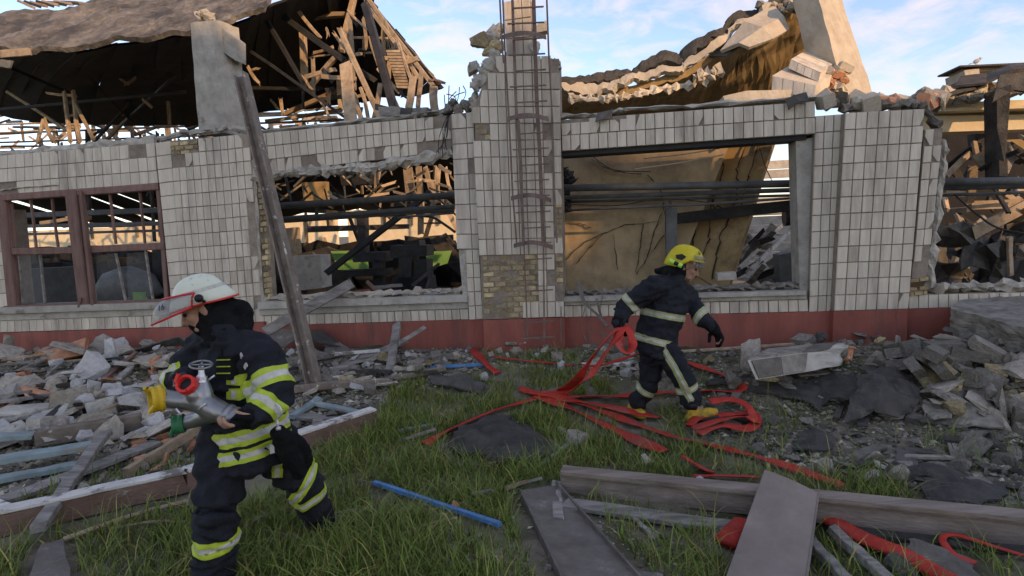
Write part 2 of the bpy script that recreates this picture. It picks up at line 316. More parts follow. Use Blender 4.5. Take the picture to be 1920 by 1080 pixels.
# ================================================================ front wall, bay by bay
def plane_quad(q, off):
    o = off if isinstance(off, (list, tuple)) else [off] * len(q)
    return [Q(p[0], p[1], -k) for p, k in zip(q, o)]
def backing(par, q, off, depth=.38, mat=None, name='masonry'):
    m = MB(); prism(m, plane_quad(q, off), -WN * depth); me = m.mesh(name, mat or M['mortar']); recalc(me); return link(name, me, par)
def tiles(par, q, nc, nr, off, skip=(), mat='tile', gap=.0042, th=.02, dirty=.06, edge_break=(), name='facing_tile'):
    c = plane_quad(q, off); skip = set(skip)
    for j in range(nr):
        for i in range(nc):
            if (i, j) in skip: continue
            gx = gap / max((c[1]-c[0]).length / nc, .01); gy = gap / max((c[3]-c[0]).length / nr, .01)
            s0, s1, t0, t1 = (i/nc, (i+1)/nc, j/nr, (j+1)/nr); ss, tt = 1/nc, 1/nr
            jx = random.uniform(-.15, .15) * gx * ss
            cs = [bil(c, a + jx, b) for a, b in ((s0+gx*ss, t0+gy*tt), (s1-gx*ss, t0+gy*tt), (s1-gx*ss, t1-gy*tt), (s0+gx*ss, t1-gy*tt))]
            h = th + random.uniform(-.003, .003); tl = [random.uniform(-.0025, .0025) for _ in range(4)]
            if (i, j) in edge_break:               # a tile with a corner knocked off
                k = random.randrange(4); a, b, d = cs[k], cs[k-1], cs[(k+1) % 4]
                cs = cs[:k] + [lerp(a, b, random.uniform(.3, .7)), lerp(a, d, random.uniform(.3, .6))] + cs[k+1:]; tl = tl[:k] + [0, 0] + tl[k+1:]
            n = len(cs); ctr = sum(cs, Vector()) / n
            fr = [lerp(p, ctr, .045) + WN * (h + t) for p, t in zip(cs, tl)]; sh = [p + WN * (h - .006) for p in cs]; bk = [p - WN * .004 for p in cs]
            m = MB(); m.add(fr + sh + bk, [tuple(range(n))[::-1]] + [(k, (k+1) % n, n+(k+1) % n, n+k) for k in range(n)] + [(n+k, n+(k+1) % n, 2*n+(k+1) % n, 2*n+k) for k in range(n)])
            me = m.mesh(name, M['tile2'] if (mat == 'tile' and random.random() < dirty) else M[mat]); recalc(me); link(name, me, par)
def bricks(par, q, nc, nr, off, mat='brick', miss=.04, name='brick', depth=.05):
    c = plane_quad(q, off)
    for j in range(nr):
        sh = .5 if j % 2 else 0
        for i in range(-1, nc + 1):
            a = max(0, (i + sh) / nc); b = min(1, (i + 1 + sh) / nc)
            if b - a < .25 / nc or random.random() < miss: continue
            e = .06 / nc; d = .11 / nr
            cs = [bil(c, s, t) for s, t in ((a+e, j/nr+d), (b-e, j/nr+d), (b-e, (j+1)/nr-d), (a+e, (j+1)/nr-d))]
            k = random.uniform(-.012, .008)
            m = MB(); ctr = sum(cs, Vector()) / 4
            fr = [lerp(p, ctr, random.uniform(.02, .09)) + WN * (k + .012 + random.uniform(-.004, .004)) for p in cs]; bk = [p - WN * depth for p in cs]
            m.add(fr + bk, [(3, 2, 1, 0), (0, 1, 5, 4), (1, 2, 6, 5), (2, 3, 7, 6), (3, 0, 4, 7)])
            me = m.mesh(name, M[mat]); recalc(me); link(name, me, par)
def part_jag(par, name, pts, r, mat, off=0, seg=7, sub=6, amp=.5, sq=(1, 1)):
    m = MB(); jag(m, [Q(x, y, -off) for x, y in pts], r, seg, amp, 0, sub, sq); return m.build(name, M[mat], par)
def base_at(px, py): p = Q(px, py, 0); return Vector((p.x, p.y, hz(p.x, p.y)))

# --- left window bay
t = thing('tiled_wall', 'tiled wall round the brown framed window, left edge of the ruin', 'wall', base_at(150, 640))
q = [(-90, 299), (292, 268), (299, 346), (-90, 375)]; backing(t, q, 0)
tiles(t, q, 24, 3, 0, skip={(i, 2) for i in range(4, 8)} | {(21, 0), (22, 0)}, edge_break={(3, 2), (8, 2), (12, 0), (15, 0)})
part_jag(t, 'broken_edge', [(-90, 298), (60, 285), (140, 280), (200, 270), (292, 265)], .035, 'plaster_edge', -.1, sq=(1, 2.2))
part_jag(t, 'render_patch', [(0, 357), (40, 352), (110, 347)], .022, 'plaster_edge', .02, sq=(1.2, .6))
q = [(-90, 604), (330, 590), (333, 613), (-90, 626)]; backing(t, q, 0); tiles(t, q, 30, 1, 0)
backing(t, [(-90, 400), (2, 392), (20, 575), (-90, 580)], -.02); tiles(t, [(-90, 400), (4, 392), (22, 575), (-90, 580)], 5, 7, -.02)
backing(t, [(-90, 580), (318, 566), (322, 578), (-90, 592)], .09, .5, M['concrete'], 'window_sill')
backing(t, [(-90, 592.5), (322, 578.5), (323, 590), (-90, 604)], .03, .4, M['concrete'], 'sill_band')
backing(t, [(-90, 627), (350, 613.5), (356, 690), (-90, 700)], .035, .4, M['red'], 'plinth')
# --- brown window in it: parts post, mullion, transom, sash bars, panes
t = thing('wooden_window', 'brown painted wooden window with thin bars and missing panes', 'window', Q(150, 575, .1))
def wbar(par, name, a, b, w, h, off, mat='framewood', rough=.002):
    m = MB(); bar(m, Q(a[0], a[1], -off), Q(b[0], b[1], -off), w, h, WN, 0, 1, rough, 4, min(w, h) * .12); return m.build(name, M[mat], par)
wbar(t, 'post', (7, 372), (28, 576), .15, .12, -.02); wbar(t, 'post', (302, 352), (318, 568), .07, .12, -.05)
wbar(t, 'mullion', (137, 356), (163, 574), .19, .13, 0); wbar(t, 'mullion', (153, 360), (176, 572), .05, .07, .06)
wbar(t, 'head', (-6, 372), (302, 350), .10, .12, -.02)
wbar(t, 'foot_rail', (15, 578), (318, 566), .085, .12, -.015)
wbar(t, 'transom', (18, 472), (142, 469), .10, .09, -.03); wbar(t, 'transom', (160, 468), (312, 461), .10, .09, -.03)
for a, b in (((22, 380), (30, 463)), ((58, 374), (68, 463)), ((97, 371), (109, 463)), ((155, 366), (165, 460)), ((206, 362), (218, 458)), ((262, 358), (272, 456)), ((36, 475), (43, 570)), ((75, 478), (85, 568)), ((168, 476), (180, 568)), ((218, 476), (236, 566)), ((273, 468), (287, 564))):
    wbar(t, 'sash_bar', a, b, .026, .035, -.06, 'greywood' if a[1] > 400 else 'framewood')
wbar(t, 'lath', (152, 558), (147, 576), .03, .02, .09)
gm = bpy.data.materials.new('dusty_glass'); gm.use_nodes = True; b = gm.node_tree.nodes['Principled BSDF']; b.inputs['Base Color'].default_value = (.35, .37, .36, 1)
b.inputs['Roughness'].default_value = .06; b.inputs['Alpha'].default_value = .08; b.inputs['Specular IOR Level'].default_value = .6; M['glass'] = gm
for qd in ([(40, 478), (76, 477), (84, 567), (44, 569)], [(180, 476), (220, 475), (235, 565), (184, 567)], [(237, 475), (275, 472), (286, 563), (240, 565)]):
    m = MB(); prism(m, plane_quad(qd, -.065), -WN * .004); m.build('pane', gm, t)

# --- left pier
t = thing('tiled_pier', 'stained tiled pier behind the pale helmet, concrete stub column above it', 'pier', base_at(400, 640))
q = [(292, 268), (321, 264), (350, 612), (327, 614)]; backing(t, q, .05); tiles(t, q, 1, 14, .05)
FQ = [(320, 264), (413, 256), (440, 607), (349, 612)]; backing(t, FQ, .10)
tiles(t, FQ, 7, 14, .10, skip={(0, 0), (1, 0), (2, 0), (3, 0), (0, 1), (1, 1)}, edge_break={(4, 0), (2, 1)}, dirty=.04)
bricks(t, [(318, 266), (372, 262), (375, 288), (322, 292)], 3, 3, .105)
FS = [(413, 256), (468, 250), (494, 603), (440, 607)]; backing(t, FS, [.10, .0, .0, .10]); tiles(t, FS, 4, 14, [.10, .0, .0, .10], skip={(3, 0), (3, 5), (3, 6), (3, 7), (3, 8), (3, 12)}, edge_break={(3, 4), (3, 9), (2, 0)}, dirty=.06)
part_jag(t, 'broken_edge', [(476, 300), (482, 400), (486, 480), (496, 600)], .03, 'plaster_edge', -.02)
bricks(t, [(482, 330), (497, 328), (508, 560), (496, 562)], 1, 22, -.06, 'brick', .1)
part_jag(t, 'broken_edge', [(300, 262), (345, 250), (400, 243), (430, 238), (465, 246)], .055, 'concrete', -.1, sq=(1.5, 1))
backing(t, [(327, 614.5), (494, 604), (500, 690), (335, 694)], .09, .4, M['red'], 'plinth')
m = MB(); prism(m, [Q(*p, .22) for p in ((357, 42), (407, 37), (427, 250), (373, 252))], -WN * .34 + WU * .09)
o = m.mesh('stub_column', M['concrete']); recalc(o); bm = bmesh.new(); bm.from_mesh(o); bmesh.ops.subdivide_edges(bm, edges=bm.edges, cuts=7, use_grid_fill=True)
for v in bm.verts: v.co += Vector((noise.noise(v.co * 9), noise.noise(v.co * 9 + Vector((5, 1, 2))), noise.noise(v.co * 7 + Vector((9, 3, 4))))) * .018
bm.to_mesh(o); bm.free(); link('stub_column', o, t)
m = MB(); prism(m, [Q(*p, .28) for p in ((406, 46), (440, 72), (441, 113), (416, 96))], -WN * .25); recalc(o := m.mesh('bracket', M['concrete'])); link('bracket', o, t)
part_jag(t, 'broken_edge', [(374, 30), (384, 24), (398, 40)], .07, 'concrete', -.3)

# --- middle bay
t = thing('tiled_wall', 'tiled wall with the blown-out opening beside the leaning steel pole', 'wall', base_at(680, 640))
q = [(470, 252), (846, 216), (849, 283), (478, 328)]; backing(t, q, 0)
bot = {(i, 2) for i in (0, 6, 7, 15, 20, 21, 22, 23)}
tiles(t, q, 24, 3, 0, skip=bot | {(22, 0), (23, 0)}, edge_break={(2, 2), (4, 2), (8, 2), (13, 2), (16, 2), (18, 2), (20, 1), (21, 0), (23, 1)})
part_jag(t, 'broken_lintel_edge', [(474, 334), (520, 327), (560, 322), (620, 320), (660, 314), (700, 316), (745, 304), (800, 298), (850, 284)], .075, 'plaster_edge', -.02, 9, 7, .4, (1.2, 1))
part_jag(t, 'broken_edge', [(472, 249), (560, 241), (660, 231), (740, 222), (846, 208)], .03, 'concrete', -.12, sq=(3, 1.2))
q = [(483, 592), (878, 578.5), (880, 599), (483, 611)]; backing(t, q, 0); tiles(t, q, 27, 1, 0)
backing(t, [(483, 567), (876, 553), (877, 566), (483, 580)], .085, .5, M['concrete'], 'window_sill')
backing(t, [(483, 580.5), (878, 566.5), (878, 578), (483, 591.5)], .03, .4, M['concrete'], 'sill_band')
part_jag(t, 'sill_rubble', [(500, 560), (580, 557), (660, 552), (740, 551), (800, 545), (866, 545)], .05, 'dust', -.12, 8, 9, .75, (2.2, 1))
backing(t, [(483, 611.5), (906, 598.5), (908, 680), (483, 690)], .03, .4, M['red'], 'plinth')
backing(t, [(860, 467), (874, 467), (880, 566), (869, 568)], .02, .3, M['plaster_edge'], 'window_reveal')

# --- centre column
t = thing('tiled_column', 'tall broken tiled column carrying the rusty caged ladder', 'column', base_at(980, 640))
q = [(846, 214), (889, 210), (899, 467), (857, 467)]; backing(t, q, .035); tiles(t, [(846, 214), (874, 211.5), (886, 467), (857, 467)], 1, 9, .035, edge_break={(0, 0)}); tiles(t, [(874, 211.5), (889, 210), (899, 467), (886, 467)], 1, 9, .035, skip={(0, 3)})
q = [(873, 467.5), (899, 467.5), (906, 598), (880, 600)]; backing(t, q, .035); tiles(t, q, 2, 5, .035)
CQ = [(879, 105), (1049, 105), (1058, 594), (905, 599)]; 
backing(t, [(889, 203), (1049, 203), (1058, 594), (905, 599)], .14, .42); backing(t, [(921, 112), (1048, 110), (1049.5, 203), (889, 203)], .139, .36)
sk = {(0, 0), (1, 0), (2, 0), (0, 1), (1, 1), (0, 2), (0, 4), (1, 4), (8, 4), (8, 6), (9, 0)}
sk |= {(i, j) for i in range(0, 7) for j in range(12, 16)} | {(8, 13), (9, 12), (9, 13), (9, 14), (9, 9), (9, 10)}
sk -= {(6, 15), (5, 15)}
tiles(t, CQ, 10, 16, .14, skip=sk, edge_break={(3, 0), (1, 2), (8, 5), (7, 4), (9, 8)}, mat='tile', dirty=.3)
bricks(t, [(903, 469), (1015, 466), (1020, 592), (908, 598)], 5, 13, .135, 'brick', .02)
bricks(t, [(891, 233), (922, 232), (923, 262), (893, 263)], 2, 3, .135); bricks(t, [(1012, 203), (1030, 203), (1031, 232), (1014, 232)], 1, 3, .135); bricks(t, [(1040, 380), (1054, 380), (1057, 540), (1043, 540)], 1, 16, .137, 'brick')
part_jag(t, 'broken_edge', [(888, 205), (892, 172), (905, 140), (925, 112), (950, 108)], .06, 'plaster_edge', .08, 8, 6, .6)
part_jag(t, 'render_strip', [(886, 168), (905, 145), (918, 120), (930, 95)], .05, 'concrete', .13, 8, 6, .3, (.6, 1.6))
part_jag(t, 'broken_edge', [(1030, 112), (1046, 118), (1049, 132)], .04, 'plaster_edge', .1)
backing(t, [(906, 600.5), (1058, 595.5), (1061, 690), (909, 692)], .16, .42, M['red'], 'plinth')
m = MB(); prism(m, [Q(*p, .1) for p in ((945, 6), (994, -3), (999, 106), (950, 109))], -WN * .3); recalc(o := m.mesh('upper_stub', M['mortar'])); link('upper_stub', o, t)
tiles(t, [(945, 4), (994, -4), (999, 106), (950, 109)], 3, 3, -.1, mat='tile2')
for i, (x, y, s, w) in enumerate(((905, 78, .26, .05), (925, 66, .24, .1), (888, 130, .17, -.05), (932, 88, .2, 0), (938, 55, .15, .1), (893, 146, .14, -.04), (916, 98, .16, -.05), (1003, 92, .16, .1))):
    me = chunkmesh('broken_masonry', M['concrete' if i % 3 else 'brick'], 'lump', 40 + i); o = place('broken_masonry', me, Q(x, y, w), (i, i * 2, i), (s * 1.3, s * .9, s), parent=t)
backing(t, [(1001, 48), (1024, 38), (1025, 57), (1003, 62)], -.1, .15, M['concrete_sun'], 'loose_block'); 
# --- rusty ladder
t = thing('caged_ladder', 'rusty steel ladder with safety hoops fixed to the tall tiled column', 'ladder', Q(1000, 640, -.3))
def lbar(name, pts, w, off, h=None):
    m = MB(); pp = [Q(x, y, -o) for (x, y), o in zip(pts, off if isinstance(off, (list, tuple)) else [off] * len(pts))]
    for i in range(len(pp) - 1): bar(m, pp[i], pp[i+1], w, h or w * .4, WN, 0, 1, .001)
    return m.build(name, M['rust'], t)
lbar('rail', [(1000, -15), (1007, 200), (1013, 300), (1019, 455)], .044, .32); lbar('lower_rail', [(1019, 456), (1021, 640)], .02, .32)
lbar('rail', [(960, -15), (968, 200), (975, 300), (982, 455)], .032, .32); lbar('lower_rail', [(982, 456), (985, 520), (990, 640)], .016, .32)
for k in range(22):
    y = 14 + k * 29.5; x0 = 961 + 29 * (y / 640); x1 = 1001 + 21 * (y / 640)
    if k in (17, 19): continue
    lbar('rung', [(x0 - (12 if k % 2 else 0), y + 1.5), (x1 + 18, y - 2)], .016, .33, .016)
for y, sag in ((62, 0), (216, 0), (364, 4), (453, 3)):
    m = MB(); pts = []
    xl = 938 + (y / 640) * 36; xr = 1022 + (y / 640) * 20
    for a in range(13):
        u = a / 12; pts.append(Q(lerp(xl, xr, u), y + (8 - 8 * math.sin(math.pi * u)) + sag * u, -(.33 + .38 * math.sin(math.pi * u))))
    for i in range(12): bar(m, pts[i], pts[i+1], .006, .05, (0, 0, 1))
    m.build('hoop', M['rust'], t)
lbar('cage_bar', [(943, 0), (948, 120), (955, 230), (961, 360), (969, 460)], .02, [.36] * 5); lbar('cage_bar', [(1025, -10), (1030, 120), (1036, 230), (1040, 360), (1044, 455)], .02, .38)
lbar('cage_bar', [(972, 225), (978, 330), (981, 455)], .026, .66); lbar('cage_bar', [(937, -10), (940, 60), (944, 118)], .02, .4)
lbar('foot_stay', [(1021, 638), (983, 632), (978, 600)], .012, .3); lbar('stay', [(1052, 575), (1052, 640)], .012, .2)

# --- right bay
t = thing('tiled_wall', 'tiled wall with the wide opening behind the yellow-helmeted firefighter', 'wall', base_at(1300, 640))
q = [(1052, 225), (1528, 190), (1528, 251), (1054, 284)]; backing(t, q, 0)
tiles(t, q, 26, 2, 0, skip={(i, 0) for i in (0, 1, 2, 4, 5, 6)}, edge_break={(3, 0), (8, 0), (1, 1), (22, 0), (14, 0)}, dirty=.05)
tiles(t, [(1052, 232), (1180, 222), (1180, 245), (1053, 255)], 7, 1, -.001, edge_break={(0, 0), (3, 0), (5, 0)})
backing(t, [(1054, 284.5), (1512, 252), (1512, 262), (1054, 293)], -.03, .3, M['darksteel'], 'lintel_beam')
part_jag(t, 'broken_edge', [(1053, 218), (1120, 216), (1180, 205), (1280, 200), (1380, 194), (1528, 184)], .028, 'concrete', -.1, sq=(3, 1.2))
q = [(1528, 218), (1580, 214), (1564, 583), (1516, 585)]; backing(t, q, .0); tiles(t, q, 3, 12, 0, dirty=.05)
backing(t, [(1492, 262), (1528, 258), (1516, 560), (1500, 560)], -.06, .3, M['concrete'], 'window_reveal')
q = [(1058, 573), (1514, 561), (1515, 584), (1058, 595)]; backing(t, q, 0); tiles(t, q, 26, 1, 0, dirty=.05)
backing(t, [(1057, 558), (1512, 545), (1512, 553), (1057, 566)], .09, .5, M['concrete'], 'window_sill')
backing(t, [(1057, 566.5), (1513, 553.5), (1513, 560.5), (1058, 572.5)], .03, .4, M['concrete'], 'sill_band')
part_jag(t, 'sill_rubble', [(1064, 549), (1130, 548), (1220, 545), (1330, 540), (1420, 538), (1505, 534)], .045, 'dusk', -.14, 8, 10, .75, (2.4, 1))
backing(t, [(1058, 595.5), (1566, 583.5), (1566, 670), (1060, 690)], .03, .4, M['red'], 'plinth')
# --- right pier
t = thing('tiled_pier', 'clean pale tiled pier with jagged right edge above maroon plinth', 'pier', base_at(1650, 620))
q = [(1584, 212), (1733, 204), (1702, 579), (1563, 583)]; backing(t, q, .13, .5); tiles(t, q, 7, 12, .13, dirty=.02, edge_break={(6, 0), (6, 11)})
backing(t, [(1563, 583.5), (1702, 579.5), (1700, 680), (1560, 680)], .15, .5, M['red'], 'plinth')
q = [(1733, 243), (1768, 240), (1738, 520), (1709, 522)]; backing(t, q, .06, .4)
tiles(t, q, 2, 9, .06, skip={(1, 0), (1, 8), (0, 8), (1, 7)}, edge_break={(0, 0), (1, 1), (1, 3), (1, 5)}, dirty=.03)
bricks(t, [(1706, 522), (1742, 518), (1740, 552), (1704, 556)], 2, 4, .05, 'brick', .1)
part_jag(t, 'broken_edge', [(1768, 262), (1766, 330), (1756, 400), (1748, 470), (1742, 540)], .05, 'plaster_edge', -.05, 8, 6, .5)
part_jag(t, 'broken_edge', [(1575, 205), (1640, 200), (1700, 196), (1732, 200), (1760, 238)], .05, 'dusk', -.05, 8, 6, .6, (2, 1))
# --- low wall on the far right
t = thing('low_wall', 'low tiled wall with rubble on top beside the big concrete slab', 'wall', base_at(1820, 620))
q = [(1702, 553), (1990, 546), (1990, 570), (1702, 579)]; backing(t, q, 0, .4); tiles(t, q, 15, 1, 0)
backing(t, [(1702, 579.5), (1990, 571), (1990, 680), (1702, 680)], .03, .4, M['red'], 'plinth')
part_jag(t, 'rubble_capping', [(1740, 540), (1800, 538), (1880, 536), (1990, 530)], .06, 'dust', -.15, 8, 9, .7, (2.2, 1))
# ================================================================ the hall behind
def qbar(mb, a, b, w, h=None, mat=0, up=None, rough=.004, seg=3):
    bar(mb, Q(*a), Q(*b), w, h or w, up if up is not None else WN, mat, 1, rough, seg)
def one(name, a, b, w, h, mat, par=None, rough=.004, up=None, seg=3, label=None, cat=None, group=None):
    m = MB(); bar(m, Q(*a), Q(*b), w, h, up if up is not None else WN, 0, 1, rough, seg, min(w, h) * .1); return tag(m.build(name, M[mat], par), label, cat, group)
m = MB(); m.add([wu(-22, .42, .30), wu(12, .42, .30), wu(12, 24, .30), wu(-22, 24, .30)], [(0, 1, 2, 3)]); tag(m.build('hall_floor', M['floor']), kind='structure')

# --- roof deck of the left hall, seen from below: boards with gaps
t = thing('collapsed_roof', 'sagging black roof with splintered timber trusses above the left wall', 'roof', wu(-4, 4, 4.2))
def polyat(pts, s):
    s *= len(pts) - 1; i = min(int(s), len(pts) - 2); k = s - i
    a, b = pts[i], pts[i+1]; return tuple(lerp(a[n], b[n], k) for n in range(3))
FE = [(-90, 98, 1.6), (150, 92, 1.6), (350, 66, 1.7), (480, 25, 1.9), (600, -40, 2.6), (700, -90, 3.4)]
BE = [(-90, 190, 8), (60, 229, 8), (370, 236, 8), (450, 212, 8.4), (640, 196, 8.6), (700, 186, 8.6)]
nb = 26
for i in range(nb):
    s0, s1 = i / nb, (i + 1.03) / nb
    g = [[], []]
    for k in range(5):
        v = k / 4
        for e, s in ((0, s0), (1, s1)):
            a = Q(*polyat(FE, s)); b = Q(*polyat(BE, s)); g[e].append(lerp(a, b, v) + Vector((0, 0, random.uniform(-.04, .04) + .25 * math.sin(v * 3.1) * (1 if i % 7 else .6))))
    mm = MB()
    v1 = 5
    if i in (99,): 
        sheet(mm, [g[0][:2], g[1][:2]], .04); sheet(mm, [g[0][3:], g[1][3:]], .04)
    else: sheet(mm, g, .04)
    recalc(me := mm.mesh('roof_board', M['deck'])); link('roof_board', me, t)
FE2 = [(520, -120, 4), (640, -60, 4), (692, -4, 4), (760, 76, 4), (832, 162, 3.6)]; BE2 = [(560, 90, 8), (620, 160, 8), (680, 186, 7.5), (740, 178, 7), (786, 172, 6)]
for i in range(16):
    g = [[Q(*polyat(FE2, s)) + Vector((0, 0, random.uniform(-.04, .04))), Q(*polyat(BE2, s)) + Vector((0, 0, random.uniform(-.05, .05)))] for s in (i / 16, (i + 1.04) / 16)]
    mm = MB(); sheet(mm, g, .05); recalc(me := mm.mesh('roof_board', M['deck'])); link('roof_board', me, t)
T = lambda a, b, w, h, mat='timber', rough=.008: one('timber', a, b, w, h, mat, t, rough)
D = 'darktimber'; DS = 'darksteel'
for a, b, w, h, mt in [
    ((495, 5, 3), (645, 115, 3), .11, .14, DS), ((440, 75, 2.5), (645, 217, 2.5), .05, .06, DS), ((490, 19, 2.7), (575, 166, 2.7), .07, .08, DS), ((645, 115, 3), (700, 150, 3), .1, .1, D),
    ((567, 55, 3.6), (571, 159, 3.6), .12, .1, 'timber'), ((664, -5, 4), (640, 96, 3.4), .11, .1, 'timber'), ((577, 166, 3), (630, 106, 3), .08, .09, 'timber'), ((570, 34, 4), (661, 26, 4), .09, .12, 'timber'),
    ((647, 123, 1.4), (659, 236, 1.0), .19, .05, 'timber'), ((637, 55, 2), (717, 228, 1.4), .075, .08, 'timber'), ((685, 10, 2.4), (738, 206, 1.6), .12, .12, DS),
    ((775, 144, 1.3), (766, 204, 1.1), .10, .05, 'timber'), ((790, 140, 1.5), (783, 200, 1.2), .06, .05, 'timber'), ((811, 161, 1.2), (816, 214, .9), .11, .05, 'timber'), ((806, 150, 1), (832, 153, 1), .03, .05, 'redbrown'),
    ((690, 0, 3.4), (811, 161, 2.6), .07, .10, 'timber'), ((697, 6, 3.5), (825, 162, 3), .04, .08, D), ((684, 2, 3), (790, 150, 2.4), .06, .07, 'timber'), ((700, 10, 3.6), (818, 150, 3), .03, .05, 'timber'),
    ((657, 36, 3), (666, 168, 2.4), .06, .06, 'timber'), ((683, 36, 3), (688, 89, 3), .05, .04, 'timber'), ((718, 48, 3), (720, 110, 3), .07, .05, 'timber'), ((694, 70, 2.6), (708, 118, 2.6), .06, .05, 'timber'),
    ((534, 214, 6), (645, 166, 6), .1, .12, 'timber'), ((500, 228, 7), (640, 206, 7), .08, .1, 'timber'), ((678, 164, 2), (693, 233, 1.6), .05, .05, 'timber'), ((664, 176, 2), (681, 233, 1.5), .06, .05, 'timber'),
    ((714, 159, 2), (703, 222, 1.6), .07, .06, 'timber'), ((730, 166, 2), (748, 208, 1.6), .06, .06, 'timber'), ((588, 100, 3.4), (624, 90, 3.4), .05, .04, 'timber'), ((580, 108, 3.4), (628, 100, 3.4), .03, .03, 'timber'),
    ((600, 138, 7), (660, 138, 7), .05, .05, 'timber'), ((636, 150, 5), (640, 205, 5), .1, .08, 'timber'), ((650, 70, 4), (740, 72, 4), .04, .05, 'timber'), ((670, 100, 4), (710, 98, 4), .04, .04, 'timber'),
    ((556, 18, 3.2), (600, 72, 3.2), .06, .06, 'timber'), ((545, 3, 4.4), (590, 0, 4.4), .1, .1, 'timber'), ((720, 40, 3), (760, 150, 2.4), .05, .06, 'timber'), ((745, 80, 2.6), (776, 160, 2), .05, .05, 'timber'),
    ((122, 172, 3), (131, 264, 2.6), .055, .06, 'timber'), ((137, 172, 3), (148, 264, 2.6), .055, .06, 'timber'), ((90, 176, 3), (140, 180, 3), .05, .05, 'timber'), ((140, 192, 2.8), (176, 262, 2.4), .05, .05, 'timber'),
    ((124, 218, 2.9), (142, 217, 2.9), .04, .05, 'timber'), ((127, 240, 2.8), (145, 239, 2.8), .04, .05, 'timber'), ((70, 266, 2.6), (83, 225, 2.6), .06, .05, 'timber'), ((83, 225, 2.6), (99, 266, 2.6), .06, .05, 'timber'),
    ((15, 172, 5), (126, 244, 4), .07, .07, 'timber'), ((172, 198, 7), (245, 218, 7), .06, .06, 'timber'), ((202, 260, 7), (244, 217, 7), .07, .07, 'timber'), ((308, 58, 3), (342, 74, 3), .14, .04, 'timber'), ((310, 86, 3), (335, 100, 3), .14, .04, 'timber'),
    ((218, 143, 4), (240, 157, 4), .05, .05, 'timber'), ((236, 158, 4), (254, 148, 4), .05, .04, 'timber'), ((466, 128, 3), (484, 156, 3), .05, .05, 'timber'), ((470, 132, 3), (486, 128, 3), .04, .04, 'timber'),
    ((270, 188, 5), (284, 200, 5), .06, .05, 'timber'), ((316, 190, 6), (317, 232, 6), .07, .06, 'timber'), ((508, 186, 5), (522, 206, 5), .05, .05, 'timber'), ((527, 186, 5), (530, 215, 5), .06, .05, 'timber'),
    ((0, 206, 4), (350, 172, 4), .06, .06, DS), ((120, 95, 3), (250, 232, 6), .05, .06, DS), ((340, 130, 4), (230, 232, 6), .05, .06, DS), ((0, 120, 3), (140, 178, 4), .05, .05, DS), ((430, 165, 4), (600, 168, 4), .07, .07, DS)]:
    T(a, b, w, h, mt)
rt = random.Random(3)
for k in range(150):                                                   # splintered truss members along the far eave
    x = rt.uniform(-60, 640); w = rt.uniform(8.8, 12); y = rt.uniform(222, 282) - .04 * (x - 150); ln = rt.uniform(18, 95); an = rt.choice((rt.uniform(-.2, .05), rt.uniform(.4, 1.2), rt.uniform(-1.2, -.4), 1.5))
    mt = 'timber' if rt.random() < .55 else D; s = rt.uniform(.05, .12)
    T((x, y, w), (x + ln * math.cos(an), y + ln * math.sin(an) * .55, w + rt.uniform(-.6, .6)), s, s * .8, mt)
for k in range(4):
    y = 214 + k * 17; T((-60, y + 22, 9 + k * .2), (660, y - 2 - rt.uniform(0, 10), 9 + k * .2), .05, .07, D if k % 3 else 'timber')
for k in range(34):                                                     # loose rafters in the gable
    x = rt.uniform(560, 790); y = rt.uniform(20, 190); 
    if y < (x - 690) * 1.15 + 14: continue
    ln = rt.uniform(14, 70); an = rt.choice((rt.uniform(1.2, 1.75), rt.uniform(.7, 1.1), rt.uniform(-.3, .2))); w = rt.uniform(2, 3.6)
    T((x, y, w), (x + ln * math.cos(an), min(y + ln * math.sin(an), 225), w), rt.uniform(.03, .08), .04, 'timber' if rt.random() < .55 else D)
lp = thing('hanging_screen', 'buff lath screen hanging among the rafters beside the blue sky', 'screen', Q(755, 166, 2))
c = [Q(*p, 2.1) for p in ((724, 94), (750, 94), (768, 167), (745, 166))]
m = MB(); prism(m, c, -WN * .03); m.build('backing_board', M['darktimber'], lp)
for k in range(13):
    m = MB(); a = k / 13; b_ = (k + .8) / 13; prism(m, [bil(c, s, q_) + WN * .012 for s, q_ in ((0, a), (1, a), (1, b_), (0, b_))], -WN * .012); recalc(me := m.mesh('lath', M['timber'])); link('lath', me, lp)
# --- dirt-covered slab on top of the roof
rows = [[(-90, 30, 3.2), (60, 20, 3.2), (180, 4, 3.2), (300, -14, 3.2), (420, -34, 3.2), (520, -62, 3.4)], [(-90, 58, 2.2), (60, 50, 2.2), (180, 34, 2.2), (300, 20, 2.2), (410, -4, 2.2), (510, -26, 2.4)], [(-90, 88, 1.3), (60, 90, 1.25), (180, 82, 1.25), (300, 62, 1.3), (400, 50, 1.3), (494, 10, 1.5)]]
g = []
for i in range(13):
    a = i / 12 * 2; r0 = rows[min(int(a), 1)]; r1 = rows[min(int(a), 1) + 1]; k = a - min(int(a), 1); row = []
    for j in range(61):
        s = j / 60; p = lerp(Q(*polyat(r0, s)), Q(*polyat(r1, s)), k); row.append(p + Vector((0, 0, noise.noise(p * 1.6) * .10 + noise.noise(p * 5) * .05 + noise.noise(p * 14) * .025)))
    g.append(row)
m = MB(); sheet(m, g, .08); recalc(me := m.mesh('roof_slab', M['gravelroof'])); o = link('roof_slab', me); tag(o, 'dirt-covered tilted roof slab at the top left of the ruin', 'slab')
bt = thing('roof_battens', 'row of burnt battens on the tilted slab against the corner of sky', 'battens', Q(80, 12, 3.6))
for k in range(9): one('batten', (36 + k * 11, 2 + (k % 3), 3.5), (62 + k * 12, 14 - k, 3.3), .05, .06, 'darktimber' if k % 2 else 'timber', bt)
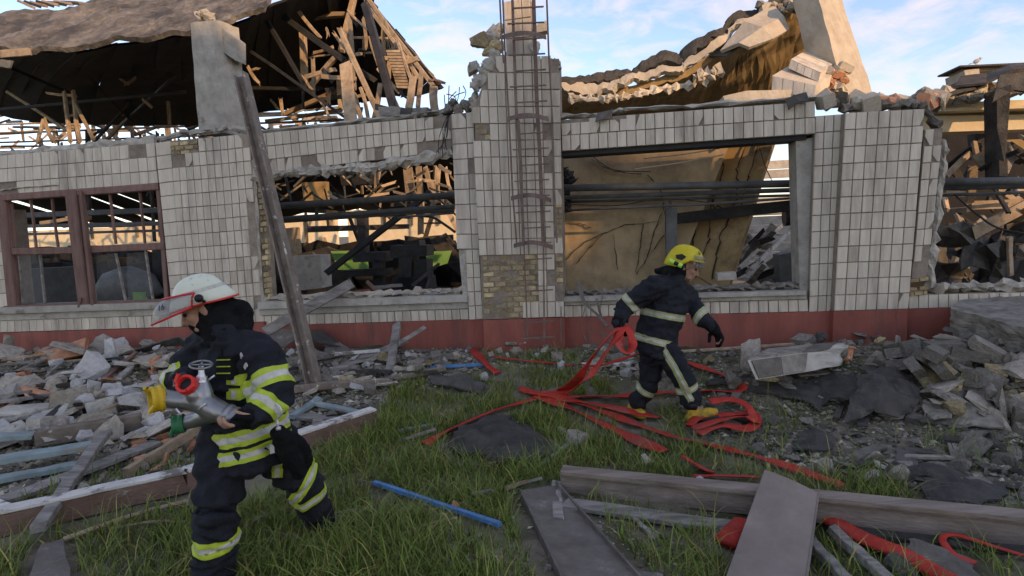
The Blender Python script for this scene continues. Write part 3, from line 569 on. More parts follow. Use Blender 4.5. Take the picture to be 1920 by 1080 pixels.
for k, (a, b) in enumerate((((0, 101, .9), (58, 97, .9)), ((0, 118, .8), (22, 122, .8)))):
    one('broken_board', a, b, .12, .04, 'timber', label=('splintered pale board tucked under the roof slab edge', 'small splintered board below the roof slab at the picture edge')[k], cat='board')
# --- back wall of the hall and things in front of it
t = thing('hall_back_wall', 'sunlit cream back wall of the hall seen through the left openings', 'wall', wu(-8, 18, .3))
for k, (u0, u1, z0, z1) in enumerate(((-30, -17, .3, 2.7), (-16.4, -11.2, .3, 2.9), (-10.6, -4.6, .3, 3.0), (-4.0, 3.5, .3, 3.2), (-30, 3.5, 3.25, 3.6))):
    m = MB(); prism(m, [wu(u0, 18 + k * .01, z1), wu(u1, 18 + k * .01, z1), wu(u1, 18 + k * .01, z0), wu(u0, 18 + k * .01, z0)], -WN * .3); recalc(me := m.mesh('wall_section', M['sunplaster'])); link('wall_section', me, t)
for k in range(22):
    u = -24 + k * 1.27; m = MB(); bar(m, wu(u, 17.9, 2.2), wu(u + .02, 17.9, rt.uniform(2.9, 4.4)), .10, .10, WN); m.build('stud', M['timber' if k % 3 else 'darktimber'], t)
hm = thing('fallen_roof_frame', 'tangle of dark and pale timbers in the hall behind the left window', 'timbers', wu(-8, 7, .3))
for k in range(90):
    u = rt.uniform(-15, 2.2); w = rt.uniform(6, 16); z = rt.uniform(1.3, 4.2); an = rt.choice((rt.uniform(-.2, .2), rt.uniform(.6, 1.4), rt.uniform(-1.4, -.6), 1.57)); ln = rt.uniform(.6, 3); s = rt.uniform(.05, .13)
    m = MB(); bar(m, wu(u, w, z), wu(u + ln * math.cos(an), w + rt.uniform(-.5, .5), z + ln * math.sin(an)), s, s, WN, 0, 1, .006, 2); m.build('timber', M['timber' if rt.random() < .45 else 'darktimber'], hm)
db = thing('added_dark_bank', 'ragged bank of dark sheets added to darken the floor of the hall', 'debris', wu(-7, 8, .3))  # dark sheets added to cover the bright lower part of the hall
for k in range(90):
    u = rt.uniform(-23, 1.8); w = rt.uniform(7, 11); top = (1.62 if u < -4.6 else 1.12) + rt.uniform(-.35, .2); g = []
    for a in range(3): g.append([wu(u + b_ * .55 + rt.uniform(-.15, .15), w + rt.uniform(-.2, .2) + (1 - a) * .3, max(.3, (.2, .5, 1)[a] * top + rt.uniform(-.12, .12))) for b_ in range(4)])
    m = MB(); sheet(m, g, .04); recalc(me := m.mesh('dark_sheet', M['tar' if k % 3 == 0 else 'deck'])); link('dark_sheet', me, db)
fb = thing('dark_backdrop_boards', 'dark boards added as a backdrop sloping to the back of the left hall', 'roof', wu(-7, 12, 2))  # added as a dark backdrop against the bright sky
for k in range(25):
    u = -25 + k * 1.12
    if k == 21: continue
    m = MB(); sheet(m, [[wu(u, 9.4, 4.1 + rt.uniform(-.15, .05)), wu(u + 1.2, 9.4, 4.1 + rt.uniform(-.15, .05))], [wu(u, 14.2, 2.75 + rt.uniform(-.2, .2)), wu(u + 1.2, 14.2, 2.75 + rt.uniform(-.2, .2))]], .05); recalc(me := m.mesh('roof_board', M['deck'])); link('roof_board', me, fb)
# dark bars right behind the left window
for k, (a, b, s) in enumerate((((20, 405, 2.2), (305, 394, 2.2), .10), ((20, 425, 3), (310, 418, 3), .07), ((20, 440, 2.6), (310, 432, 2.6), .05), ((160, 425, 2), (310, 420, 2), .05))):
    one('service_pipe', a, b, s, s, 'pipe', label=('thick grey pipe across the upper panes of the brown window', 'middle dark pipe behind the brown window bars', 'thin lower pipe behind the brown window bars', 'short thin pipe behind the right half of the brown window')[k], cat='pipe', rough=0)
def boxq(par, q, w, d, mat, name, rough=.0):
    m = MB(); prism(m, [Q(x, y, w) for x, y in q], -WN * d); recalc(me := m.mesh(name, M[mat])); return link(name, me, par)
t = thing('machine', 'dark rounded machine behind the lower panes of the brown window', 'machine', Q(230, 560, 2.5))
m = MB(); tube(m, [Q(200, 560, 2.6), Q(215, 535, 2.6), Q(240, 526, 2.6), Q(268, 535, 2.6), Q(280, 560, 2.6)], .3, 10); m.build('casing', M['pipe'], t, True); boxq(t, [(248, 548), (268, 548), (270, 566), (250, 566)], 2.3, .1, 'green', 'guard')
boxq(t, [(285, 470), (312, 468), (316, 575), (288, 575)], 2.8, .5, 'darksteel', 'cabinet'); boxq(t, [(40, 505), (140, 500), (150, 575), (45, 575)], 3.2, .5, 'darksteel', 'bench')
# middle opening
t = thing('press_machine', 'black workshop press standing in the middle opening', 'machine', Q(770, 540, 4))
for nm, q, w, d in (('head', [(732, 460), (800, 460), (800, 480), (732, 484)], 4, .5), ('motor', [(757, 452), (785, 450), (788, 466), (755, 468)], 4.1, .4), ('column', [(748, 480), (772, 480), (770, 545), (745, 545)], 4, .5), ('side_box', [(776, 487), (800, 487), (802, 522), (776, 522)], 3.9, .4), ('base', [(735, 520), (800, 520), (805, 556), (730, 556)], 4, .6)):
    boxq(t, q, w, d, 'darksteel', nm)
t = thing('drill_machine', 'black drilling machine with a wide head left of the press', 'machine', Q(700, 540, 4))
for nm, q, w, d in (('head', [(660, 474), (722, 472), (724, 490), (662, 492)], 4.2, .4), ('column', [(698, 488), (712, 488), (714, 540), (700, 540)], 4.2, .3), ('post', [(668, 400), (684, 400), (686, 476), (672, 476)], 4.4, .2), ('table', [(640, 508), (720, 505), (722, 516), (642, 520)], 4.0, .5)):
    boxq(t, q, w, d, 'darksteel', nm)
for q, lb in (([(620, 471), (686, 469), (690, 506), (634, 506)], 'green painted panel behind the dark diagonal beam'), ([(796, 472), (846, 470), (838, 494), (806, 504)], 'green painted panel right of the black press')):
    tag(boxq(None, q, 6.4, .06, 'green', 'green_panel'), lb, 'panel')
tag(boxq(None, [(664, 545), (690, 543), (690, 556), (664, 557)], 1.6, .1, 'red', 'red_box'), 'small dark red box among the rubble in the middle opening', 'box')
tag(boxq(None, [(545, 480), (600, 478), (604, 540), (560, 545)], 2.6, .4, 'concrete', 'masonry_stump'), 'grey masonry stump just right of the leaning pole', 'stump')
one('diagonal_beam', (612, 512, 2.4), (808, 360, 2.8), .10, .12, 'darksteel', label='dark steel beam running diagonally across the middle opening', cat='beam', rough=.002)
tag(boxq(None, [(576, 424), (764, 420), (764, 429), (576, 436)], 5, .12, 'darktimber', 'cross_beam'), 'dark level cross beam below the pipes in the middle opening', 'beam')
tag(boxq(None, [(535, 428), (552, 426), (556, 476), (540, 478)], 5.5, .25, 'timber', 'timber_post'), 'pale post left of the cross beam in the middle opening', 'post')
t = thing('pale_posts', 'four pale splintered posts at the right of the middle opening', 'posts', Q(780, 400, 6))
for a, b, w in (((764, 318, 6), (770, 375, 6), .22), ((785, 315, 6.2), (790, 440, 6.2), .14), ((797, 315, 5.5), (815, 385, 5.5), .10), ((820, 314, 5.8), (818, 370, 5.8), .12), ((835, 318, 5.8), (845, 360, 5.8), .06)):
    one('post', a, b, w, .08, 'timber', t, .01)
for k, (a, b, s) in enumerate((((520, 386, .9), (852, 366, .9), .085), ((520, 411, 1.0), (852, 387, 1.0), .055), ((520, 416, 1.1), (852, 394, 1.1), .04), ((745, 408, 1.1), (852, 399, 1.1), .02))):
    m = MB(); tube(m, [Q(*a), Q(*b)], s / 2 + .008, 10); tag(m.build('service_pipe', M['pipe'], None, True), ('thick grey pipe across the middle opening', 'middle pipe of the bundle across the middle opening', 'thin pipe hugging the underside of the bundle in the middle opening', 'thinnest conduit at the right of the middle opening')[k], 'pipe')
m = MB(); tube(m, spline([Q(790, 405, 1.2), Q(812, 408, 1.2), Q(835, 422, 1.1), Q(853, 435, 1.0)]), .02, 7); tag(m.build('bent_conduit', M['darksteel'], None, True), 'bent black conduit curving down at the right of the middle opening', 'conduit')
t = thing('roof_timbers', 'lit broken timbers hanging behind the head of the middle opening', 'timbers', Q(650, 350, 7))
for k in range(95):
    x = rt.uniform(505, 848); y = rt.uniform(300, 382); w = rt.uniform(3, 9); an = rt.choice((rt.uniform(-.4, .4), rt.uniform(.9, 1.7), rt.uniform(.5, .9), rt.uniform(-.9, -.4))); ln = rt.uniform(14, 60)
    one('timber', (x, y, w), (min(x + ln * math.cos(an), 900), y + ln * math.sin(an) * .8, w + rt.uniform(-.4, .4)), rt.uniform(.02, .065), .04, 'timber' if rt.random() < .45 else 'darktimber', t, .006, seg=2)
boxq(t, [(565, 342), (610, 340), (612, 378), (570, 380)], 7, .2, 'ochre', 'ceiling_board'); boxq(t, [(636, 325), (692, 320), (690, 345), (640, 348)], 5, .3, 'deck', 'roof_board')
one('red_lath', (690, 530, 1.2), (718, 556, .7), .05, .04, 'redbrown', label='red-brown lath leaning on the sill of the middle opening', cat='lath')
for k, (a, b) in enumerate((((700, 540, 1.3), (752, 534, 1.3)), ((772, 538, 1.6), (822, 495, 2.2)), ((800, 548, 1), (810, 510, 1.4)))):
    one('fallen_bar', a, b, .05, .05, 'darktimber' if k else 'greywood', label=('grey lath lying level in front of the black press', 'dark bar leaning to the right of the press base', 'short dark bar propped near the right reveal')[k], cat='bar')
# --- right opening: plaster partition, leaning slab, pipes
t = thing('plaster_partition', 'cracked ochre plaster partition inside the right opening', 'wall', Q(1150, 540, 1.25))
prt = [Q(*p) for p in ((1030, 262, 1.25), (1385, 228, 1.25), (1252, 560, 1.25), (1030, 566, 1.25))]
boxq(None, [(1700, 240), (2060, 232), (2060, 560), (1700, 560)], 6, .2, 'deck', 'dark_backdrop')  # dark sheet added to hide the bright sky behind the timbers
tag(bpy.data.objects['dark_backdrop'], 'dark backdrop sheet added behind the timbers beyond the right pier', 'wall')
def plaster(q, name, par, mat, th):
    g = [[bil(q, i / 16, j / 12) + WN * (noise.noise(bil(q, i / 16, j / 12) * 1.7) * .02) for j in range(13)] for i in range(17)]
    nrm = (g[1][0] - g[0][0]).cross(g[0][1] - g[0][0])
    m = MB(); sheet(m, g, th if nrm.dot(WN) > 0 else -th); recalc(me := m.mesh(name, M[mat])); return link(name, me, par)
plaster(prt, 'plaster_face', t, 'cream', .2)
def crack(par, pts, w, wd=.012):
    m = MB(); o = []
    for i in range(len(pts) - 1):
        for k in range(6): p = lerp(Vector((*pts[i], 0)), Vector((*pts[i+1], 0)), k / 6); o.append(Q(p.x + random.uniform(-1.6, 1.6), p.y + random.uniform(-1.6, 1.6), w))
    for a, b in zip(o, o[1:]): bar(m, a, b, wd * random.uniform(.5, 1.6), .02, WN)
    m.build('crack', M['crack'], par)
for pts in (((1060, 487), (1095, 455), (1130, 438), (1180, 420), (1245, 416)), ((1130, 438), (1100, 470), (1076, 500)), ((1205, 420), (1200, 470), (1190, 520)), ((1240, 400), (1225, 440), (1215, 480), (1190, 520)), ((1245, 440), (1215, 480)), ((1110, 300), (1150, 322), (1215, 328)), ((1215, 328), (1240, 360), (1250, 420)), ((1065, 415), (1090, 420), (1110, 428)), ((1150, 440), (1160, 520))):
    crack(t, pts, 1.215, .008)
t = thing('leaning_slab', 'ochre wall slab leaning sideways in the right opening', 'slab', Q(1310, 530, 1.1))
lq = [Q(*p) for p in ((1345, 225, 1.7), (1462, 225, 1.35), (1366, 535, 1.0), (1250, 548, 1.3))]
plaster(lq, 'slab_face', t, 'ochre', .16)
def crk(pts, wd): 
    m = MB(); o = []
    for i in range(len(pts) - 1):
        for k in range(7): a = lerp(Vector(pts[i]), Vector(pts[i+1]), k / 7); o.append(bil(lq, a.x + random.uniform(-.02, .02), a.y + random.uniform(-.02, .02)) + WN * .035)
    for a, b in zip(o, o[1:]): bar(m, a, b, wd * random.uniform(.4, 1.6), .02, WN)
    m.build('crack', M['crack'], t)
for pts in (((.2, .15), (.35, .3), (.3, .5), (.45, .7), (.4, .98)), ((.6, .1), (.55, .3), (.7, .45), (.62, .7), (.7, 1)), ((.3, .5), (.6, .55)), ((.8, .12), (.78, .4), (.85, .6)), ((.15, .6), (.25, .8), (.2, 1))): crk(pts, .012)
for k, (y0, y1, s, w) in enumerate(((353, 344, .085, .55), (371, 356, .05, .7), (379, 366, .026, .8), (394, 375, .022, .62))):
    m = MB(); tube(m, [Q(1050, y0, w), Q(1495, y1, w)] if k < 3 else [Q(1066, 394, w), Q(1300, 384, w), Q(1480, 372, w)], s / 2 + .006, 10)
    tag(m.build('service_pipe', M['pipe'], None, True), ('thick grey pipe across the right opening above the yellow helmet', 'second pipe just below the thick one in the right opening', 'third thin pipe across the right opening', 'lowest thin rod across the right opening')[k], 'pipe')
for k, (a, b) in enumerate((((1207, 297), (1350, 278)), ((1190, 317), (1357, 290)))):
    m = MB(); tube(m, spline([Q(*a, .95), Q((a[0] + b[0]) / 2, (a[1] + b[1]) / 2 + 2, .92), Q(*b, .9)]), .009, 6); tag(m.build('wire', M['sunplaster'], None, True), ('upper of two pale hanging wires in the right opening', 'lower of two pale hanging wires in the right opening')[k], 'wire')
for k, pts in enumerate((((1110, 292), (1150, 318), (1220, 322)), ((1070, 383), (1160, 385), (1240, 372), (1330, 380)), ((1424, 275), (1434, 310), (1450, 345)), ((1310, 520), (1350, 540), (1400, 535)))):
    m = MB(); tube(m, spline([Q(*p, .9) for p in pts]), .006, 5); tag(m.build('cable', M['darksteel'], None, True), ('dark cable drooping across the ochre plaster top', 'slack dark cable strung under the pipe bundle', 'thin cable hanging at the right of the right opening', 'dark cable looped over the sill right of the yellow helmet')[k], 'cable')
t = thing('burst_duct', 'ragged black duct end at the left edge of the right opening', 'duct', Q(1065, 380, .9))
m = MB(); jag(m, [Q(1050, 318, .8), Q(1062, 330, .8), Q(1070, 345, .8)], .10, 8, .5); jag(m, [Q(1050, 345, .8), Q(1064, 372, .8), Q(1062, 398, .8)], .07, 8, .5); m.build('duct_shell', M['darksteel'], t)
t = thing('steel_stanchion', 'dark green steel stanchion behind the yellow helmet', 'post', Q(1258, 530, 1.0))
m = MB(); bar(m, Q(1258, 390, 1.0), Q(1260, 545, 1.0), .15, .13, WN); bar(m, Q(1256, 376, 1.0), Q(1257, 400, 1.0), .04, .04, WN); m.build('shaft', M['pipe'], t)
one('cross_beam', (1262, 410, 1.0), (1488, 385, .9), .09, .15, 'darktimber', label='dark beam from the green stanchion to the right reveal', cat='beam', up=(0, 0, 1))
t = thing('clad_building', 'grey clad building beyond the right opening', 'building', wu(8, 9, .3))
for k in range(13):
    z = .4 + k * .24
    if k in (9, 10): continue
    m = MB(); bar(m, wu(4.6, 9.2, z), wu(9.4, 9.2, z + .02), .03, .22, (0, 0, 1)); m.build('cladding_board', M['concrete'], t)
t = thing('fallen_ladder', 'pale fallen ladder sloping up to the right in the right opening', 'ladder', Q(1390, 520, 1.9))
one('rail', (1385, 505, 1.8), (1462, 425, 2.4), .05, .05, 'whitewood', t); one('rail', (1400, 512, 1.7), (1490, 425, 2.3), .06, .05, 'whitewood', t)
for k in range(5): u = .1 + k * .18; one('rung', (lerp(1385, 1462, u), lerp(505, 425, u), 1.8 + u * .6), (lerp(1400, 1490, u), lerp(512, 425, u), 1.75 + u * .6), .03, .03, 'whitewood', t)
pk = thing('plank_heap', 'heap of grey planks and sheets behind the right sill', 'planks', Q(1440, 530, 1.8))
for k in range(26):
    x = rt.uniform(1385, 1495); y = rt.uniform(440, 535); an = rt.uniform(-.95, -.3); ln = rt.uniform(25, 70)
    one('plank', (x - ln * .4 * math.cos(an), y - ln * .4 * math.sin(an), rt.uniform(1.2, 2.6)), (x + ln * .6 * math.cos(an), y + ln * .6 * math.sin(an), rt.uniform(1.2, 2.6)), rt.uniform(.05, .14), .025, 'greywood' if k % 3 else 'darktimber', pk)
tag(boxq(None, [(1460, 478), (1500, 470), (1498, 540), (1464, 540)], 1.2, .3, 'pipe', 'metal_box'), 'dark grey metal box at the right end of the right opening', 'box')
m = MB(); tube(m, [Q(1470, 408, 1.2), Q(1492, 406, 1.2)], .12, 10); tag(m.build('pulley', M['darksteel']), 'dark drum above the plank heap by the right reveal', 'drum')
tag(boxq(None, [(1345, 512), (1380, 510), (1382, 524), (1346, 526)], .2, .15, 'concrete', 'cement_block'), 'grey block on the right sill beside the yellow helmet', 'block')
# --- collapsed roof of the right hall
t = thing('buckled_roof', 'buckled concrete roof curling up to the right above the right opening', 'roof', Q(1300, 150, 2))
def curvesheet(e, name, mat, th, amp=.05, nx=60, ny=8):
    g = []
    for i in range(nx + 1):
        s = i / nx; row = []
        for j in range(ny + 1):
            a = j / ny * (len(e) - 1); k = min(int(a), len(e) - 2); p = lerp(Q(*polyat(e[k], s)), Q(*polyat(e[k+1], s)), a - k)
            row.append(p + Vector((noise.noise(p * 2) * amp, noise.noise(p * 2 + Vector((4, 4, 4))) * amp, noise.noise(p * 3.3) * amp * 1.2 + noise.noise(p * 13) * amp * .5)))
        g.append(row)
    m = MB(); sheet(m, g, th); recalc(me := m.mesh(name, M[mat])); return link(name, me, t)
E0 = [(1046, 164, 1.5), (1120, 168, 1.5), (1180, 162, 1.5), (1240, 148, 1.5), (1310, 120, 1.5), (1370, 72, 1.6), (1430, 28, 1.7), (1535, -14, 1.9)]
E1 = [(1046, 186, 3.2), (1120, 190, 3.2), (1180, 188, 3.2), (1240, 184, 3.2), (1310, 176, 3.2), (1390, 150, 3.0), (1460, 110, 2.8), (1540, 60, 2.6)]
E2 = [(1046, 214, 4.4), (1120, 214, 4.4), (1180, 214, 4.4), (1240, 212, 4.4), (1310, 210, 4.2), (1390, 206, 3.8), (1460, 200, 3.4), (1540, 190, 3.0)]
curvesheet([E0, E1, E2], 'roof_underside', 'ochre', .10)
EE = [(x, y - 10, w - .03) for x, y, w in E0]; E0b = [(x, y + 3, w - .05) for x, y, w in E0]
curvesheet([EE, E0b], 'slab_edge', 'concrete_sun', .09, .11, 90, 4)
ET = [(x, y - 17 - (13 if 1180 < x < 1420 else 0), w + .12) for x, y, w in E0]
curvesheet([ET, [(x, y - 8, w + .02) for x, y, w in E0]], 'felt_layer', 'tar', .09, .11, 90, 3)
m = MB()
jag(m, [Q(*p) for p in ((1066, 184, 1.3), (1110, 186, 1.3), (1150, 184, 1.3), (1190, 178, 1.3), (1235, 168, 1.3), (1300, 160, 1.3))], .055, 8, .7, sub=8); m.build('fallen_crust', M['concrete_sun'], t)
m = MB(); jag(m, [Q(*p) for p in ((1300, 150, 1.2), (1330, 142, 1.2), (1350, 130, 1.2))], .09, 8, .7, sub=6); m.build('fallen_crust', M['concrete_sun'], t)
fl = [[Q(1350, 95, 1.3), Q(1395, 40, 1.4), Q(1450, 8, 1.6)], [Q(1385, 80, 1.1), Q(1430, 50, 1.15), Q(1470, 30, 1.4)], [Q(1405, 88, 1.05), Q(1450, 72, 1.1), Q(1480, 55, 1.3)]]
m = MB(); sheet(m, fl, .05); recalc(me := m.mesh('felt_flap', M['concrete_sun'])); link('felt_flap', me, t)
fl = [[Q(1330, 105, 1.45), Q(1390, 52, 1.5), Q(1440, 22, 1.6)], [Q(1362, 104, 1.25), Q(1402, 74, 1.3), Q(1425, 58, 1.4)]]
m = MB(); sheet(m, fl, .03); recalc(me := m.mesh('felt_flap', M['tar'])); link('felt_flap', me, t)
for i in range(14):
    x = 1425 + i * 8.5; me = chunkmesh('broken_masonry', M['concrete_sun' if i % 2 else 'dusk'], 'lump', 70 + i); place('broken_masonry', me, Q(x, 10 - i * .6 + (i % 3) * 6, 1.6), (i, i, i), random.uniform(.1, .22), parent=t)
# leaning column, tile block, bricks
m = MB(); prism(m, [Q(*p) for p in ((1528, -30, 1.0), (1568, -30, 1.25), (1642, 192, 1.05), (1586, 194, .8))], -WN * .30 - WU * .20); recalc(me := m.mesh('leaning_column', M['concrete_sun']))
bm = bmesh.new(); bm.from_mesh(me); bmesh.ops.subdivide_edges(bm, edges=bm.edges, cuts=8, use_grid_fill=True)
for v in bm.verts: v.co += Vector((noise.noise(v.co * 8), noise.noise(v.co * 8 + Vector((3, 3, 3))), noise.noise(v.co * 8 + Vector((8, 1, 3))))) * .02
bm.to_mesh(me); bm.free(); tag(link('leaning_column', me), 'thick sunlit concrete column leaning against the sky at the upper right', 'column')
t = thing('fallen_tile_block', 'stepped block of tiled masonry lying in the sun on the wall top', 'masonry', Q(1540, 180, .7))
def tblock(pts, d, mat='concrete_sun', nm='masonry'):
    m = MB(); prism(m, [Q(*p) for p in pts], d); recalc(me := m.mesh(nm, M[mat])); return link(nm, me, t)
up3 = Vector((0, 0, 1))
a = [Q(*p) for p in ((1482, 113, .75), (1538, 138, .45), (1534, 154, .42), (1478, 128, .72))]; back = Q(1512, 95, 1.3) - Q(1482, 113, .75)
m = MB(); prism(m, a, back); recalc(me := m.mesh('upper_step', M['concrete_sun'])); link('upper_step', me, t)
for k in range(4):
    m = MB(); s0, s1 = k / 4 + .01, (k + 1) / 4 - .01; n = WN * .012; prism(m, [lerp(a[0], a[1], s0) + n, lerp(a[0], a[1], s1) + n, lerp(a[3], a[2], s1) + n, lerp(a[3], a[2], s0) + n], -n * .9); recalc(me := m.mesh('facing_tile', M['tile'])); link('facing_tile', me, t)
for r_ in range(3):
    m = MB(); n = (a[1] - a[0]).cross(back).normalized(); n = n if n.z > 0 else -n; v0, v1 = r_ / 3 + .01, (r_ + 1) / 3 - .01
    prism(m, [a[0] + back * v0 + n * .012, a[1] + back * v0 + n * .012, a[1] + back * v1 + n * .012, a[0] + back * v1 + n * .012], -n * .011); recalc(me := m.mesh('facing_tile', M['tile'])); link('facing_tile', me, t)
b2 = [Q(*p) for p in ((1448, 142, .62), (1530, 160, .32), (1526, 182, .30), (1446, 174, .60))]
m = MB(); prism(m, b2, Q(1478, 124, .9) - Q(1448, 142, .62)); recalc(me := m.mesh('lower_step', M['concrete_sun'])); link('lower_step', me, t)
for k in range(4):
    m = MB(); s0, s1 = k / 4 + .01, (k + 1) / 4 - .01; n = WN * .012; prism(m, [bil(b2, s, v) + n for s, v in ((s0, .02), (s1, .02), (s1, .98), (s0, .98))], -n * .9); recalc(me := m.mesh('facing_tile', M['tile'])); link('facing_tile', me, t)
for i in range(26):
    me = chunkmesh('brick', M['redbrick' if i % 3 == 0 else 'concrete_sun'], 'block' if i % 2 else 'lump', 100 + i); x = random.uniform(1532, 1588); y = random.uniform(125, 182)
    place('brick', me, Q(x, y, .75), (random.random(), random.random(), random.random()), (.17, .1, .09), parent=t)
tag(boxq(None, [(1356, 180), (1400, 170), (1490, 168), (1500, 186), (1360, 194)], .45, .3, 'concrete_sun', 'flat_slab'), 'flat pale slab lying on the wall top left of the tiled block', 'slab')
gr = [[Q(1472, 186, -.06), Q(1490, 178, -.08), Q(1512, 172, -.02)], [Q(1478, 206, -.12), Q(1498, 190, -.14), Q(1518, 190, -.06)]]
m = MB(); sheet(m, gr, .012); recalc(me := m.mesh('felt_scrap', M['tar'])); tag(link('felt_scrap', me), 'dark felt scrap draped over the top tiles below the tiled block', 'felt')
gr = [[Q(1120, 212, -.05), Q(1145, 206, -.10), Q(1150, 204, -.05)], [Q(1116, 228, -.10), Q(1128, 224, -.14), Q(1146, 222, -.06)]]
m = MB(); sheet(m, gr, .012); recalc(me := m.mesh('metal_scrap', M['greysheet'])); tag(link('metal_scrap', me), 'bent grey metal scrap hanging on the wall top near the tall column', 'scrap')
for i in range(46):
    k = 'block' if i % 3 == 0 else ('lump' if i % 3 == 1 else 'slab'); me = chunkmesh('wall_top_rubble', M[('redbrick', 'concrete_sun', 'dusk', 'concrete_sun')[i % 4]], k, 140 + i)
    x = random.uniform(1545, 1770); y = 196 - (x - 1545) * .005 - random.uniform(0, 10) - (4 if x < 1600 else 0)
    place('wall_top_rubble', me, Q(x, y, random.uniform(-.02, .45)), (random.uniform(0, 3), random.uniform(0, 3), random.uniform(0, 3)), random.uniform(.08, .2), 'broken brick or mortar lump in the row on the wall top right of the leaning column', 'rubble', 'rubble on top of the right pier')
# debris on the wall top at the middle bay
sp = thing('fallen_sheeting', 'grey splintered sheeting lying on the wall top left of the tall column', 'debris', Q(780, 210, .2))
for k in range(16):
    x = 705 + k * 8; one('splinter', (x, 200 + k * .6 + rt.uniform(0, 14), rt.uniform(.05, .5)), (x + rt.uniform(20, 60), 206 + k * .6 + rt.uniform(0, 12), rt.uniform(.0, .4)), rt.uniform(.05, .16), .025, 'greywood' if k % 3 else 'tar', sp)
m = MB()
for k in range(7): tube(m, spline([Q(836 + k * 3, 212, .1), Q(840 + k * 5 + rt.uniform(-12, 8), 190 - k * 2, .0), Q(850 + k * 4 + rt.uniform(-26, 20), 178 - rt.uniform(0, 20), .0)], 4), .006, 4)
for k in range(6): tube(m, spline([Q(838 + k, 216, -.1), Q(828 + rt.uniform(-10, 12), 255, -.12), Q(818 + k * 4, 290 + rt.uniform(-10, 10), -.1)], 4), .005, 4)
m.build('torn_wires', M['darksteel'], sp)
for k in range(5): place('broken_masonry', chunkmesh('broken_masonry', M['dusk'], 'lump', 300 + k), Q(842 + k * 9, 204 - (k % 2) * 8, .0), (k, k, k), .16, parent=sp)
# --- far right: sunlit beams, felt, debris
t = thing('ruined_hall', 'ruined hall with sunlit cream beams beyond the right pier', 'building', Q(1840, 400, 3))
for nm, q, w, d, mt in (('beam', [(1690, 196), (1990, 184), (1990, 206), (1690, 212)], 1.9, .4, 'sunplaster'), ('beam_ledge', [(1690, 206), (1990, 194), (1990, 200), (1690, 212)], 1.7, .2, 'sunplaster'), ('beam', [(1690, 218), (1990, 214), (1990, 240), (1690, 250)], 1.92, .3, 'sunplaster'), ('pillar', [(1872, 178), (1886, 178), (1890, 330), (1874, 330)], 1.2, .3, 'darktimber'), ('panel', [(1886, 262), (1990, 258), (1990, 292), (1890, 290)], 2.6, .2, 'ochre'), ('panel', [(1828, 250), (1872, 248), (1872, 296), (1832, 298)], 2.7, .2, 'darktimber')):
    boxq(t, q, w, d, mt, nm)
for k in range(60):
    x = rt.uniform(1760, 1960); y = rt.uniform(255, 520); an = rt.choice((rt.uniform(-.9, -.3), rt.uniform(.3, 1.0), rt.uniform(1, 2), rt.uniform(-.1, .1))); ln = rt.uniform(25, 90); w = rt.uniform(1.2, 4.5)
    one('timber', (x, y, w), (x + ln * math.cos(an), y + ln * math.sin(an) * .8, w + rt.uniform(-.6, .6)), rt.uniform(.04, .16), .04, 'timber' if rt.random() < .2 else ('darktimber' if rt.random() < .7 else 'greywood'), t)
for a, b, w in (((1775, 328, 1.6), (1820, 285, 1.8), .07), ((1828, 268, 1.8), (1832, 300, 1.7), .06), ((1830, 290, 1.6), (1848, 312, 1.5), .12), ((1800, 450, 1.2), (1925, 385, 1.6), .16), ((1768, 446, 1.1), (1796, 420, 1.2), .06), ((1893, 446, 1), (1894, 516, .9), .05)):
    one('timber', a, b, w, .05, 'timber', t)
for i in range(9):
    gr = []; x0 = 1750 + (i % 3) * 55; y0 = 420 + (i // 3) * 38
    for a in range(4): gr.append([Q(x0 + a * 24 + rt.uniform(-8, 8), y0 + b_ * 22 + rt.uniform(-10, 10), 1.0 + (i % 4) * .4 + rt.uniform(-.25, .25)) for b_ in range(3)])
    m = MB(); sheet(m, gr, .02); recalc(me := m.mesh('felt_sheet', M['tar'])); link('felt_sheet', me, t)
for gi, gr in enumerate(([[(1740, 196, 1.2), (1790, 172, 1.4), (1850, 168, 1.5)], [(1745, 178, 1.8), (1800, 152, 2), (1840, 150, 2.2)]], [[(1790, 165, 1.5), (1850, 160, 1.4), (1900, 135, 1.4), (1990, 130, 1.4)], [(1800, 150, 2), (1850, 145, 2), (1890, 122, 2.1), (1990, 118, 2.1)]], [[(1860, 190, 1.1), (1900, 176, 1.1), (1990, 188, 1.1)], [(1872, 145, 1.2), (1905, 140, 1.2), (1990, 132, 1.2)]], [[(1870, 300, 1.15), (1884, 300, 1.1)], [(1868, 240, 1.12), (1888, 240, 1.1)], [(1868, 170, 1.15), (1895, 165, 1.1)]])):
    m = MB(); sheet(m, [[Q(*p) + Vector((0, 0, rt.uniform(-.04, .04))) for p in r_] for r_ in gr], .03); recalc(me := m.mesh('felt_sheet', M['tar'])); link('felt_sheet', me, t)
for i in range(20): place('broken_masonry', chunkmesh('broken_masonry', M['concrete_sun' if i % 3 else 'dusk'], 'lump', 400 + i), Q(1735 + i * 10, 186 - i * 1.2 + rt.uniform(-5, 5), 1.6), (i, i, i), rt.uniform(.12, .3), parent=t)
boxq(t, [(1808, 132), (1836, 128), (1838, 154), (1812, 158)], 2.4, .5, 'concrete_sun', 'parapet_block'); boxq(t, [(1800, 126), (1990, 118), (1990, 134), (1806, 132)], 2.5, .35, 'concrete_sun', 'parapet')
boxq(t, [(1800, 122.5), (1990, 114), (1990, 117.5), (1800, 125.5)], 2.35, .6, 'tar', 'coping')
